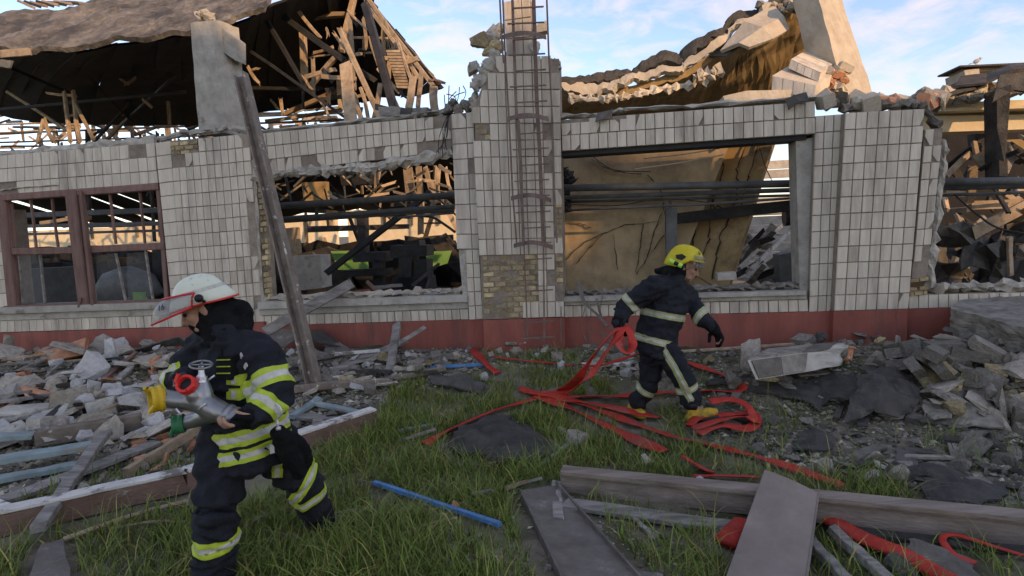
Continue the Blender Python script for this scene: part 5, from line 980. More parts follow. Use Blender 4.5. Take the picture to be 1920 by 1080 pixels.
SHN = {'lump': 'lump', 'slab': 'flat plate', 'block': 'squared block'}
def heap(poly, n, mats, kinds, smin, smax, name, label, group, lift=.08, pw=2.2):
    spec_ = [(mats[i % len(mats)], kinds[i % len(kinds)]) for i in range(14)]; ms = [chunkmesh(name, M[a], b, 800 + i + len(group)) for i, (a, b) in enumerate(spec_)]
    for x, y in sample_poly(poly, n):
        s = smin + (smax - smin) * random.random() ** pw; p = G(x, y); i = random.randrange(14); s = s if spec_[i][1] == 'slab' else s * .68; fl = random.random() < .75
        lm = min(LANDMARKS, key=lambda q: (q[0][0] - x) ** 2 + 3 * (q[0][1] - y) ** 2)[1]; sz = 'large' if s > smin + .5 * (smax - smin) else ('middling' if s > smin + .15 * (smax - smin) else 'small')
        place(name, ms[i], p + up3 * (random.random() * lift + s * .08), (random.uniform(-.35, .35) if fl else random.uniform(0, 6), random.uniform(-.35, .35) if fl else random.uniform(0, 6), random.uniform(0, 6)), (s * random.uniform(.8, 1.3), s * random.uniform(.7, 1), s * random.uniform(.6, .95)), f'{sz} {COLN[spec_[i][0]]} {SHN[spec_[i][1]]} {"lying flat" if fl else "tumbled"} {lm}', 'rubble', 'rubble ' + lm)
heap([(-40, 665), (120, 655), (340, 640), (470, 660), (480, 800), (300, 830), (200, 850), (-40, 850)], 295, ['dust', 'dust', 'dust', 'redbrick', 'dust', 'pale', 'concrete'], ['slab', 'lump', 'slab', 'slab', 'lump', 'slab', 'block', 'slab'], .08, .5, 'concrete_chunk', 'pale broken concrete chunk in the heap at the left of the yard', 'pale chunks of the left rubble heap', .12)
heap([(490, 660), (640, 680), (900, 655), (900, 690), (780, 705), (740, 745), (500, 745)], 150, ['dust', 'dusk', 'dust', 'brick', 'pale', 'dust'], ['lump', 'block', 'slab', 'lump'], .06, .26, 'mortar_lump', 'grey or pale mortar lump below the plinth of the middle opening', 'mortar lumps below the middle opening')
heap([(905, 655), (1060, 655), (1180, 660), (1260, 670), (1200, 720), (1130, 700), (1060, 672), (905, 680)], 90, ['dust', 'dusk', 'dust', 'pale'], ['lump', 'slab', 'block'], .05, .24, 'broken_stone', 'small grey broken stone below the tall column', 'broken stones below the tall column')
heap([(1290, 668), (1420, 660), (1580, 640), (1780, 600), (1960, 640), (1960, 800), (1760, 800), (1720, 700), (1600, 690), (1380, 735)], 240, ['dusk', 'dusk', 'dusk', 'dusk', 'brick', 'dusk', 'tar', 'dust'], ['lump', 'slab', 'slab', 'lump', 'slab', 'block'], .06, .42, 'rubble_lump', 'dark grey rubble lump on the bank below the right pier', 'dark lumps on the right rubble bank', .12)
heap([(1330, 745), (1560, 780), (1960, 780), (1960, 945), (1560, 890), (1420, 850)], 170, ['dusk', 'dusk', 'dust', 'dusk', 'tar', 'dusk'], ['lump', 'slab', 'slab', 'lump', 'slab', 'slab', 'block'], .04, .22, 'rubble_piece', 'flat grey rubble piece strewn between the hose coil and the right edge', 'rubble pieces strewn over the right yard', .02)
heap([(200, 850), (350, 780), (560, 770), (640, 790), (560, 835), (360, 880), (230, 930)], 90, ['dust', 'redbrick', 'dust', 'dusk'], ['lump', 'slab', 'block'], .06, .22, 'brick_piece', 'broken brick or concrete piece inside the corner of the red-brown beam', 'pieces lying behind the red-brown beam', .06)
def splinters(poly, n, name, label, cat, group, mats, lmin, lmax, wmin, wmax, lift):
    for x, y in sample_poly(poly, n):
        p = G(x, y); a = random.uniform(-.5, .5) + (0 if random.random() < .7 else 1.4); ln = random.uniform(lmin, lmax); d = Vector((math.cos(a), math.sin(a), random.uniform(-.1, .22))); A = p + up3 * (lift * random.uniform(.4, 1)); m = MB()
        bar(m, A - d * ln / 2, A + d * ln / 2, random.uniform(wmin, wmax), random.uniform(.01, .03), None, 0, 1, .003, 3); tag(m.build(name, M[random.choice(mats)]), label, cat, group)
splinters([(-30, 670), (330, 650), (330, 780), (-30, 840)], 26, 'wood_splinter', 'grey or dark wood splinter lying on the pale left rubble heap', 'splinter', 'splinters on the left rubble heap', ['greywood', 'darktimber', 'timber', 'greywood'], .25, .8, .02, .07, .16)
splinters([(500, 670), (880, 665), (740, 740), (500, 745)], 22, 'wood_strip', 'thin wood strip lying among the lumps below the middle opening', 'strip', 'strips below the middle opening', ['greywood', 'darktimber', 'whitewood'], .2, .6, .02, .06, .10)
splinters([(1300, 690), (1900, 700), (1900, 920), (1480, 860)], 30, 'felt_strip', 'narrow torn felt strip lying in the right rubble', 'strip', 'torn felt strips in the right rubble', ['tar', 'tar', 'dusk', 'greywood'], .12, .5, .03, .14, .05)
splinters([(400, 1070), (560, 900), (700, 820), (900, 760), (1000, 900), (1040, 1070)], 16, 'twig', 'dry twig lying in the grass', 'twig', 'twigs in the grass', ['timber', 'greywood'], .1, .35, .004, .012, .06)
# --- loose stones too small to count
def stones():
    N_ = 15000; polys = [([(-80, 650), (345, 635), (480, 660), (640, 780), (560, 840), (360, 900), (-80, 940)], 9000, .014, .065), ([(480, 655), (905, 655), (905, 690), (740, 760), (480, 780)], 4000, .012, .05), ([(900, 650), (1300, 660), (1250, 730), (1150, 710), (900, 680)], 2000, .01, .035), ([(1260, 660), (1560, 650), (1960, 600), (1960, 960), (1500, 880), (1300, 830), (1240, 740)], 8500, .008, .04), ([(1050, 950), (1400, 960), (1400, 1080), (1150, 1080)], 700, .006, .02), ([(400, 1075), (560, 900), (740, 750), (1000, 720), (1240, 850), (1050, 1075)], 1300, .005, .028)]
    V_ = []; F_ = []; C_ = []; base = 0
    oct_ = np.array([(1, 0, 0), (-1, 0, 0), (0, 1, 0), (0, -1, 0), (0, 0, 1), (0, 0, -1)], float); fo = np.array([(0, 2, 4), (2, 1, 4), (1, 3, 4), (3, 0, 4), (2, 0, 5), (1, 2, 5), (3, 1, 5), (0, 3, 5)])
    for poly, n, a, b in polys:
        xs = np.array(poly)[:, 0]; ys = np.array(poly)[:, 1]; pts = []
        px = NR.uniform(xs.min(), xs.max(), n * 3); py = ys.min() + (ys.max() - ys.min()) * NR.random(n * 3); k = inpoly(px, py, poly); px, py = px[k][:n], py[k][:n]
        for x, y in zip(px, py):
            p = G(x, y); s = a + (b - a) * NR.random() ** 3
            v = oct_ * (NR.uniform(.5, 1.2, (6, 1)) * s * np.array([NR.uniform(.8, 1.5), NR.uniform(.7, 1.1), NR.uniform(.4, .8)]))
            th = NR.random() * 6.28; c, s_ = math.cos(th), math.sin(th); v = v @ np.array([[c, -s_, 0], [s_, c, 0], [0, 0, 1]]).T
            V_.append(v + np.array([p.x, p.y, p.z + s * .2])); F_.append(fo + base); base += 6
            k_ = NR.choice([.4, .7, 1.0, 1.0, 1.4, 2.2], p=[.2, .25, .25, .15, .1, .05]); C_ += [(k_ * NR.uniform(.98, 1.05), k_, k_ * NR.uniform(.88, 1), 1)] * 6
    V_ = np.concatenate(V_); F_ = np.concatenate(F_); me = bpy.data.meshes.new('loose_stones'); me.from_pydata(V_.tolist(), [], F_.tolist()); me.materials.append(M['stones'])
    ca = me.color_attributes.new('tint', 'FLOAT_COLOR', 'POINT'); ca.data.foreach_set('color', np.array(C_).ravel())
    tag(link('loose_stones', me, center=False), kind='stuff')
stones()
# --- twiggy wires in front of the right bay
t = thing('bent_rods', 'tangle of bent grey rods hanging over the sill left of the yellow-helmeted firefighter', 'rods', G(1120, 655))
for pts, r_ in ((((1085, 530), (1095, 565), (1120, 590), (1140, 612)), .03), (((1118, 560), (1130, 600), (1146, 616)), .018), (((1100, 590), (1105, 620), (1115, 650)), .008), (((1130, 552), (1126, 590), (1140, 640)), .006), (((1098, 575), (1090, 610), (1100, 640)), .006), (((1112, 600), (1125, 625), (1160, 640)), .006), (((1108, 618), (1140, 630), (1165, 650)), .006)):
    m = MB(); tube(m, spline([Q(x, y, -.25 - .1 * i) for i, (x, y) in enumerate(pts)], 5), r_ * .7, 6, flat=(r_, r_ * .3) if r_ > .015 else None); m.build('rod', M['greysheet'], t)
# ================================================================ hoses
def hose(pts, label, w=.036, th=.011, group=None, name='fire_hose', n=7, twist=None, lift=.042):
    pp = []; w *= 1.25; th *= .8
    for p in pts: pp.append(P(*p[:3]) if len(p) == 3 else G(p[0], p[1]) + up3 * lift)
    pp = spline(pp, n)
    m = MB(); N_ = len(pp); seg = 10; vs = []; fs = []
    for i, p in enumerate(pp):
        d, x, y = frame(pp[min(i+1, N_-1)] - pp[max(i-1, 0)]); tw = .8 * noise.noise(p * 2.6) + (twist or 0) * i / N_; x, y = x * math.cos(tw) + y * math.sin(tw), y * math.cos(tw) - x * math.sin(tw)
        k = 1 + .3 * noise.noise(p * 3.1 + Vector((5, 0, 0)))
        for j in range(seg):
            a = 2 * math.pi * j / seg; ca, sa = math.cos(a), math.sin(a)
            vs.append(p + x * w * k * math.copysign(abs(ca) ** .8, ca) + y * (th * (2 - k) * sa + .004 * noise.noise(p * 18)))
        AVOID.append((p.x, p.y, w * 1.5)); AVOID.append((p.x - FW.x * .07, p.y - FW.y * .07, w * 1.2))
    for i in range(N_ - 1):
        for j in range(seg): fs.append((i*seg+j, i*seg+(j+1) % seg, (i+1)*seg+(j+1) % seg, (i+1)*seg+j))
    fs.append(tuple(range(seg))[::-1]); fs.append(tuple((N_-1)*seg+j for j in range(seg))); m.add(vs, fs)
    return tag(m.build(name, M['hose'], None, True), label, 'hose', 'red fire hoses')
H0 = (1160, 618, 5.22)
hose([(1166, 612, 5.2), (1150, 622, 5.2), (1112, 668, 5.3), (1078, 716, 5.5), (1052, 738), (1010, 745), (975, 737)], 'outer flat red hose falling from the gloved hand to the ground', .040)
hose([(1168, 614, 5.16), (1150, 640, 5.15), (1118, 690, 5.25), (1095, 712, 5.35), (1060, 744), (1015, 748)], 'inner flat red hose hanging beside the outer one from the gloved hand', .034, twist=1.4)
hose([(1164, 616, 5.15), (1160, 640, 5.12), (1168, 658, 5.1), (1180, 660, 5.1), (1187, 645, 5.12), (1180, 622, 5.15), (1170, 612, 5.2)], 'short red loop hanging from the gloved hand', .028, .008)
hose([(1178, 620, 5.2), (1186, 640, 5.15), (1176, 662, 5.14), (1164, 650, 5.18)], 'folded red end tucked behind the hanging loop', .024, .008)
hose([(1205, 660, 5.62), (1170, 672, 5.7), (1120, 686, 5.75), (1090, 690)], 'red hose strand stretched behind the trailing leg', .028)
hose([(888, 662), (900, 676), (915, 692), (934, 706)], 'loose short red hose end left of the tall column', .05, .014)
hose([(918, 674), (960, 680), (1020, 686), (1075, 692)], 'thin faded red hose along the rubble below the column', .02)
hose([(975, 735), (1030, 750), (1075, 758), (1150, 772), (1236, 791)], 'straight red hose ending in the grass below the front boot', .042)
hose([(1005, 750), (1062, 770), (1130, 802), (1190, 832), (1246, 855)], 'red hose reaching toward the left end of the moulded beam', .042)
hose([(1040, 752), (1100, 768), (1180, 798), (1260, 826), (1340, 845), (1420, 866), (1500, 892), (1580, 922)], 'long faded red hose running to the moulded beam', .032)
hose([(1012, 752), (985, 760), (920, 780), (860, 806), (820, 826), (798, 842)], 'orange-red hose running left past the black felt slab', .036)
hose([(985, 742), (1060, 750), (1150, 750), (1230, 744), (1310, 741), (1372, 742), (1392, 736), (1384, 724), (1340, 704), (1300, 690), (1268, 680)], 'red hose looping round behind both legs', .040)
hose([(1292, 812), (1310, 796), (1340, 793), (1380, 790), (1412, 788), (1418, 806), (1400, 818), (1360, 812), (1335, 818), (1310, 828)], 'coiled red hose heap in front of the yellow boot', .036, .012, lift=.07)
hose([(1330, 776), (1370, 772), (1400, 784), (1412, 806), (1405, 812)], 'upper red fold of the coil in front of the yellow boot', .032, .01, lift=.12)
hose([(1300, 822), (1350, 806), (1395, 800), (1420, 812)], 'flat red fold across the coil in front of the yellow boot', .034, .01, lift=.09)
hose([(1282, 866), (1300, 878), (1332, 895)], 'short piece of red hose emerging behind the moulded beam', .035)
hose([(1300, 902), (1370, 903), (1420, 905)], 'thin red line of hose along the back of the moulded beam', .02)
hose([(1528, 968), (1560, 990), (1620, 1022), (1690, 1052), (1760, 1092), (1830, 1130)], 'thick red hose running out of the bottom right corner', .045, .028)
hose([(1395, 990), (1375, 1010), (1360, 1032)], 'red hose fold showing left of the folded metal plate', .055, .03)
hose([(1960, 1068), (1880, 1044), (1800, 1018), (1772, 1018), (1768, 1030), (1790, 1055), (1830, 1070)], 'thin red hose loop at the right edge below the moulded beam', .016, .01)
# ================================================================ grass
def grass():
    n = 470000; X = NR.uniform(-3.6, 5.2, n); Y = NR.uniform(1.7, 8.2, n); px, py, d = projn(X, Y, hgt(X, Y)); py = np.clip(py, 0, 1079); px = np.clip(px, 1, 1918)
    D_ = np.full(n, .0)
    def reg(poly, v): D_[inpoly(px, py, poly)] = v
    reg([(-20, 900), (360, 840), (360, 1090), (-20, 1090)], .3); reg([(-20, 1040), (350, 950), (360, 1090), (-20, 1090)], .6)
    reg([(1150, 680), (1960, 680), (1960, 980), (1250, 860)], .07); reg([(1240, 840), (1960, 960), (1960, 1000), (1200, 900)], .5); reg([(1720, 790), (1960, 800), (1960, 900), (1760, 880)], .22); reg([(1330, 770), (1500, 770), (1520, 850), (1340, 850)], .14)
    reg([(890, 655), (1130, 665), (1150, 700), (900, 700)], .28); reg([(940, 672), (1080, 668), (1090, 700), (940, 705)], .6)
    reg([(345, 1090), (340, 960), (470, 950), (560, 880), (600, 850), (705, 805), (735, 760), (738, 705), (800, 700), (880, 720), (930, 690), (1060, 690), (1140, 720), (1190, 770), (1290, 850), (1300, 900), (1060, 880), (1060, 1090)], 1.0)
    reg([(600, 850), (700, 800), (735, 730), (810, 740), (900, 760), (1000, 760), (850, 850), (650, 900)], 1.3)
    reg([(1060, 930), (1400, 980), (1350, 1090), (1060, 1090)], .5); reg([(1500, 1000), (1960, 1030), (1960, 1090), (1500, 1090)], .55)
    reg([(1150, 770), (1300, 770), (1330, 860), (1200, 850)], .6)
    nz = .5 + .5 * np.sin(X * 3.1 + 1.7 * np.sin(Y * 2.3)) * np.sin(Y * 3.7 + 1.3 * np.sin(X * 2.9)); nz2 = .5 + .5 * np.sin(X * 9.1 + 2 * np.sin(Y * 7.3)) * np.sin(Y * 8.7 + 2 * np.sin(X * 6.9))
    D_ = D_ * (.25 + .55 * nz + .45 * nz2) * np.clip(1.25 - d * .03, .5, 1.2) * .72
    k = NR.random(n) < D_; X, Y, px, py, d, nz = X[k], Y[k], px[k], py[k], d[k], nz[k]
    cell = {}
    for x, y, r_ in AVOID: cell.setdefault((int(x / .25), int(y / .25)), []).append((x, y, r_ * r_))
    keep = np.ones(len(X), bool)
    for i in range(len(X)):
        cx, cy = int(X[i] / .25), int(Y[i] / .25)
        for a in (-1, 0, 1):
            for b in (-1, 0, 1):
                for x, y, r2 in cell.get((cx + a, cy + b), ()):
                    if (X[i] - x) ** 2 + (Y[i] - y) ** 2 < r2: keep[i] = False; break
    X, Y, nz, py, d = X[keep], Y[keep], nz[keep], py[keep], d[keep]; n = len(X); Z = hgt(X, Y)
    big = NR.random(n) < .19; ln = np.where(big, NR.uniform(.14, .32, n), NR.uniform(.04, .16, n)) * (.7 + .6 * nz) * np.where(d > 5.6, .7, 1)
    th = NR.random(n) * 6.283; lean = NR.uniform(.15, 1.0, n) ** .8 * np.where(big, .9, .8); wide = NR.random(n) < .03; wd = NR.uniform(.0016, .0040, n) * np.where(big, 1.15, 1) * np.where(wide, 3.2, 1); ln = np.where(wide, np.minimum(ln, .09), ln)
    dx, dy = np.cos(th), np.sin(th); fx, fy = -np.sin(th + NR.normal(0, .5, n)), np.cos(th + NR.normal(0, .5, n))
    V_ = np.zeros((n, 7, 3)); lev = (0, .38, .72, 1.0)
    for li, t_ in enumerate(lev):
        out_ = ln * lean * (t_ ** 1.8); up_ = ln * (t_ - .45 * lean * t_ ** 2.4) * .95; w_ = wd * (1 - .55 * t_)
        cx, cy, cz = X + dx * out_, Y + dy * out_, Z - .01 + up_
        if li < 3: V_[:, li*2] = np.stack([cx - fx * w_, cy - fy * w_, cz], -1); V_[:, li*2+1] = np.stack([cx + fx * w_, cy + fy * w_, cz], -1)
        else: V_[:, 6] = np.stack([cx, cy, cz], -1)
    base = (np.arange(n) * 7)[:, None]; quads = np.concatenate([base + np.array([0, 1, 3, 2]), base + np.array([2, 3, 5, 4])]); tris = base + np.array([4, 5, 6])
    me = bpy.data.meshes.new('grass'); nv = n * 7; me.vertices.add(nv); me.vertices.foreach_set('co', V_.ravel())
    loops = np.concatenate([quads.ravel(), tris.ravel()]); me.loops.add(len(loops)); me.loops.foreach_set('vertex_index', loops.astype(np.int32))
    np_ = len(quads) + len(tris); me.polygons.add(np_); st = np.concatenate([np.arange(len(quads)) * 4, len(quads) * 4 + np.arange(len(tris)) * 3]); me.polygons.foreach_set('loop_start', st.astype(np.int32))
    me.update(calc_edges=True); me.validate(); me.materials.append(M['grass'])
    g = NR.random(n); dry = NR.random(n) < .16; hue = NR.uniform(.75, 1.25, n)
    r_ = np.where(dry, 2.3, .75 + .55 * g) * hue; gg = np.where(dry, 1.35, .75 + .45 * g) * hue; b_ = np.where(dry, 2.3, .75 + .5 * g) * hue
    C = np.stack([r_, gg, b_, np.ones(n)], -1); C = np.repeat(C, 7, 0); ca = me.color_attributes.new('tint', 'FLOAT_COLOR', 'POINT'); ca.data.foreach_set('color', C.ravel())
    tag(link('grass', me, center=False), kind='stuff'); return n
NG = grass(); print('grass blades', NG)
# ================================================================ the two firefighters
M['navy'] = mk('navy_turnout_cloth', (.010, .011, .015), (.019, .021, .027), sc=14, bump=.35, bsc=90, rough=.85, rnd=0, c3=(.03, .03, .03), sc3=5, lo3=.6, hi3=.8, spec=.25)
M['black'] = mk('black_cloth', (.006, .006, .006), (.012, .012, .012), sc=20, bump=.4, bsc=120, rough=.95, rnd=0, spec=.15)
M['rubber'] = mk('black_rubber', (.008, .008, .008), (.018, .017, .016), bump=.2, rough=.5, rnd=0)
M['lime'] = mk('lime_tape', (.36, .46, .03), (.46, .56, .06), sc=20, bump=.15, rnd=0, rough=.6)
M['silver'] = mk('silver_tape', (.30, .31, .31), (.42, .43, .42), sc=25, bump=.15, rnd=0, rough=.45)
M['limeold'] = mk('soiled_lime_tape', (.17, .20, .085), (.26, .29, .15), sc=20, bump=.15, rnd=0, rough=.6)
M['silverold'] = mk('soiled_silver_tape', (.22, .22, .20), (.36, .36, .33), sc=18, bump=.15, rnd=0, rough=.5)
M['skin'] = mk('skin', (.36, .19, .125), (.45, .255, .175), sc=6, bump=.15, bsc=90, rnd=0, rough=.55)
M['shell'] = mk('cream_helmet', (.60, .63, .47), (.68, .70, .55), sc=4, bump=.05, rough=.45, rnd=0, c3=(.44, .46, .36), sc3=5, lo3=.6, hi3=.75)
M['yellow'] = mk('yellow_helmet', (.52, .42, .012), (.62, .51, .03), sc=6, bump=.05, rough=.4, rnd=0, c3=(.36, .26, .05), sc3=7, lo3=.62, hi3=.72)
M['redtrim'] = mk('red_trim', (.38, .02, .02), (.48, .04, .04), bump=0, rough=.5, rnd=0)
M['alu'] = mk('worn_aluminium', (.20, .20, .19), (.36, .36, .35), sc=6, bump=.15, rough=.38, metal=.8, rnd=0, c3=(.08, .08, .075), sc3=3, lo3=.5, hi3=.75)
M['steel'] = mk('bright_steel', (.55, .55, .55), (.7, .7, .7), bump=.05, rough=.4, metal=.5, rnd=0)
M['ycoup'] = mk('yellow_coupling', (.55, .33, .012), (.66, .42, .03), bump=.1, rough=.5, rnd=0, c3=(.4, .22, .02), sc3=8, lo3=.55, hi3=.7)
M['rcoup'] = mk('red_coupling', (.42, .02, .018), (.55, .04, .03), bump=.1, rough=.45, rnd=0)
M['gcoup'] = mk('green_coupling', (.012, .11, .05), (.025, .16, .075), bump=.1, rough=.5, rnd=0)
M['boot'] = mk('yellow_boot', (.33, .20, .02), (.45, .29, .035), sc=8, bump=.3, rough=.6, rnd=0, c3=(.10, .07, .03), sc3=5, lo3=.5, hi3=.66)
M['torch'] = mk('lime_torch', (.33, .72, .08), (.4, .8, .12), bump=0, rough=.4, rnd=0)
def clear(name, col, alpha):
    m = bpy.data.materials.new(name); m.use_nodes = True; b = m.node_tree.nodes['Principled BSDF']; b.inputs['Base Color'].default_value = (*col, 1); b.inputs['Alpha'].default_value = alpha; b.inputs['Roughness'].default_value = .12; b.inputs['Specular IOR Level'].default_value = .6; M[name] = m
clear('visor', (.38, .38, .37), .22); clear('visor2', (.2, .2, .2), .3)
def ring_loft(mb, st, seg=20):
    """closed body through stations (centre, half-axis a, half-axis b)"""
    vs = []; fs = []; n = len(st)
    for c, a, b in st:
        for j in range(seg):
            t = 2 * math.pi * j / seg; ca, sa = math.cos(t), math.sin(t); k = 1 / (abs(ca) ** 2.6 + abs(sa) ** 2.6) ** (1 / 2.6); vs.append(c + a * ca * k + b * sa * k)
    for i in range(n - 1):
        for j in range(seg): fs.append((i*seg+j, i*seg+(j+1) % seg, (i+1)*seg+(j+1) % seg, (i+1)*seg+j))
    fs.append(tuple(range(seg))[::-1]); fs.append(tuple((n-1)*seg+j for j in range(seg))); mb.add(vs, fs)
def ball(mb, c, r, sq=None): ell(mb, c, (Vector((0, 0, r)), Vector((r, 0, 0)), Vector((0, r, 0))), 12, 8)
def limb(mb, pts, rad, n=6, seg=14):
    pp = spline(pts, n); k = len(pts) - 1; rr = []
    for i in range(len(pp)):
        s = i / n; a = min(int(s), k - 1); t = s - a; t = t * t * (3 - 2 * t); rr.append(rad[a] + (rad[a+1] - rad[a]) * t)
    tube(mb, pp, rr, seg)
    ball(mb, pp[0], rr[0]); ball(mb, pp[-1], rr[-1] * .98)
def remesh(mb, voxel, smooth=3, wr=0.0, name='m', mats=None, f1=6, f2=15):
    me = mb.mesh('tmp', [mats or M['navy']]); recalc(me); o = bpy.data.objects.new('tmp', me); COL.objects.link(o)
    r_ = o.modifiers.new('r', 'REMESH'); r_.mode = 'VOXEL'; r_.voxel_size = voxel
    s_ = o.modifiers.new('s', 'SMOOTH'); s_.factor = .5; s_.iterations = smooth
    bpy.context.view_layer.update(); dg = bpy.context.evaluated_depsgraph_get(); out_ = bpy.data.meshes.new_from_object(o.evaluated_get(dg)); bpy.data.objects.remove(o); bpy.data.meshes.remove(me)
    out_.name = name; out_.materials.clear(); out_.materials.append(mats)
    if wr:
        nm = [v.normal.copy() for v in out_.vertices]
        for v, n_ in zip(out_.vertices, nm):
            p = v.co; q_ = Vector((p.x * f1, p.y * f1, p.z * f1 * 1.9)) + Vector((noise.noise(p * 3) * 1.5, 0, noise.noise(p * 3 + Vector((4, 4, 4))) * 1.5))
            ridge = 1 - abs(noise.noise(q_)) * 2.2; v.co = p + n_ * wr * (ridge * .9 + .5 * noise.noise(p * f2) - .35)
    out_.polygons.foreach_set('use_smooth', [True] * len(out_.polygons)); out_.update(); return out_
def band(me, p0, ax, ts, mats, sel, par, name='reflective_band', up_=.0035, label=None):
    """cloth tape: the strip of the garment between planes across an axis, lifted off the cloth"""
    bm = bmesh.new(); bm.from_mesh(me); ax = ax.normalized()
    ge = [f for f in bm.faces if sel(f.calc_center_median())]; rm = [f for f in bm.faces if f not in set(ge)]
    bmesh.ops.delete(bm, geom=rm, context='FACES')
    for t_ in ts: bmesh.ops.bisect_plane(bm, geom=bm.verts[:] + bm.edges[:] + bm.faces[:], plane_co=p0 + ax * t_, plane_no=ax)
    dead = []
    for f in bm.faces:
        t_ = (f.calc_center_median() - p0).dot(ax)
        if t_ < ts[0] or t_ > ts[-1]: dead.append(f); continue
        for k in range(len(ts) - 1):
            if ts[k] <= t_ <= ts[k+1]: f.material_index = mats[k][0]
    bmesh.ops.delete(bm, geom=dead, context='FACES'); bmesh.ops.delete(bm, geom=[v for v in bm.verts if not v.link_faces], context='VERTS')
    if not bm.faces: bm.free(); return None
    bm.normal_update(); nm = {v: v.normal.copy() for v in bm.verts}
    for v in bm.verts: v.co += nm[v] * up_
    g = bmesh.ops.solidify(bm, geom=bm.faces[:], thickness=-.002) if False else None
    o = bpy.data.meshes.new(name); bm.to_mesh(o); bm.free()
    for m_ in mats[-1][1]: o.materials.append(M[m_])
    o.polygons.foreach_set('use_smooth', [True] * len(o.polygons)); return tag(link(name, o, par), label)
def near(a, b, r):
    d = b - a; L2 = d.length_squared
    def f(p):
        t_ = max(0, min(1, (p - a).dot(d) / L2)); return (p - a - d * t_).length < r
    return f
def head(mb, c, f, u, neck):
    l = u.cross(f)
    def e(o, s): ell(mb, c + f * o[0] + l * o[1] + u * o[2], (u * s[2], f * s[0], l * s[1]), 14, 10)
    e((-.005, 0, .03), (.098, .077, .092)); e((.028, 0, -.045), (.07, .061, .085)); e((.062, 0, -.103), (.03, .032, .024))
    e((.078, 0, .032), (.02, .05, .013)); e((.087, 0, -.062), (.014, .025, .013)); e((.083, 0, -.075), (.012, .022, .010))
    for s in (-1, 1): e((.058, s * .04, -.022), (.03, .024, .026)); e((-.012, s * .078, -.012), (.02, .008, .032)); e((.05, s * .035, -.085), (.035, .02, .02))
    tube(mb, [c + f * .088 + u * .024, c + f * .105 - u * .006, c + f * .12 - u * .03, c + f * .095 - u * .042], [.009, .012, .016, .010], 8)
    tube(mb, [c - u * .05 - f * .015, neck], [.058, .062], 14)
def hand(mb, wr, d, n, s=1.0, curl=(.5, .6, .5), side=1, grow=0., fl=1.0, tips=None, th_=1.0):
    d = d.normalized(); n = (n - d * n.dot(d)).normalized(); x = d.cross(n) * side
    ell(mb, wr + d * .047 * s, (d * (.058 * s + grow), x * (.042 * s + grow), n * (.016 * s + grow)), 14, 10); ell(mb, wr + d * .03 * s + x * .022 * s + n * .008, (d * .034 * s, x * .02 * s, n * .02 * s), 10, 8)
    ends = []
    for k, (o, ln) in enumerate(((.032, .88), (.011, 1.0), (-.011, .94), (-.031, .76))):
        p = wr + d * .082 * s + x * o * s; dd = d.copy(); pts = [p - d * .03 * s, p]; a = 0
        for q_ in range(3):
            a += curl[q_]; v = d * math.cos(a) + n * math.sin(a); p = p + v * (.04, .027, .023)[q_] * ln * s * fl; pts.append(p)
        tube(mb, pts, [.0095 * s + grow, .0105 * s + grow, .010 * s + grow, .0092 * s + grow, .0078 * s + grow], 10); ball(mb, pts[-1], .0078 * s + grow); ends.append(p)
    p = wr + d * .02 * s + x * .032 * s; v = (d * .55 + x * .75 + n * .45 * th_).normalized(); q1 = p + v * .042 * s; v2 = (d * .8 + x * .15 + n * .6 * th_).normalized(); q2 = q1 + v2 * .032 * s; q3 = q2 + (v2 + n * .3).normalized() * .024 * s
    tube(mb, [p, q1, q2, q3], [.014 * s + grow, .0125 * s + grow, .011 * s + grow, .009 * s + grow], 10); ball(mb, q3, .009 * s + grow)
def helmet(c, f, u, a, b, h, brim, nf=26, nr=9, th=.006, flare=None):
    l = u.cross(f); g = []
    for i in range(nr + 1):
        s = i / nr; row = []
        for j in range(nf + 1):
            t_ = 2 * math.pi * j / nf; ph = s * math.pi / 2; bz, fl_ = brim(math.cos(t_)); r_ = math.sin(ph) ** .9 if i else .02
            z = math.cos(ph) * h + bz * s ** 3; k = 1 + fl_ * max(0, s - .72) / .28
            row.append(c + f * (a * math.cos(t_) * r_ * k) + l * (b * math.sin(t_) * r_ * k) + u * z)
        g.append(row)
    return g
def text_on(txt, p, x, y, size, mat, par, name='number'):
    cu = bpy.data.curves.new('t', 'FONT'); cu.body = txt; cu.size = size; cu.align_x = 'CENTER'; cu.align_y = 'CENTER'; cu.extrude = .0008
    o = bpy.data.objects.new('t', cu); COL.objects.link(o); bpy.context.view_layer.update(); me = bpy.data.meshes.new_from_object(o.evaluated_get(bpy.context.evaluated_depsgraph_get())); bpy.data.objects.remove(o)
    x = x.normalized(); z = x.cross(y).normalized(); y = z.cross(x); me.transform(Matrix.Translation(p) @ Matrix((x, y, z)).transposed().to_4x4()); me.materials.clear(); me.materials.append(M[mat]); return link(name, me, par)
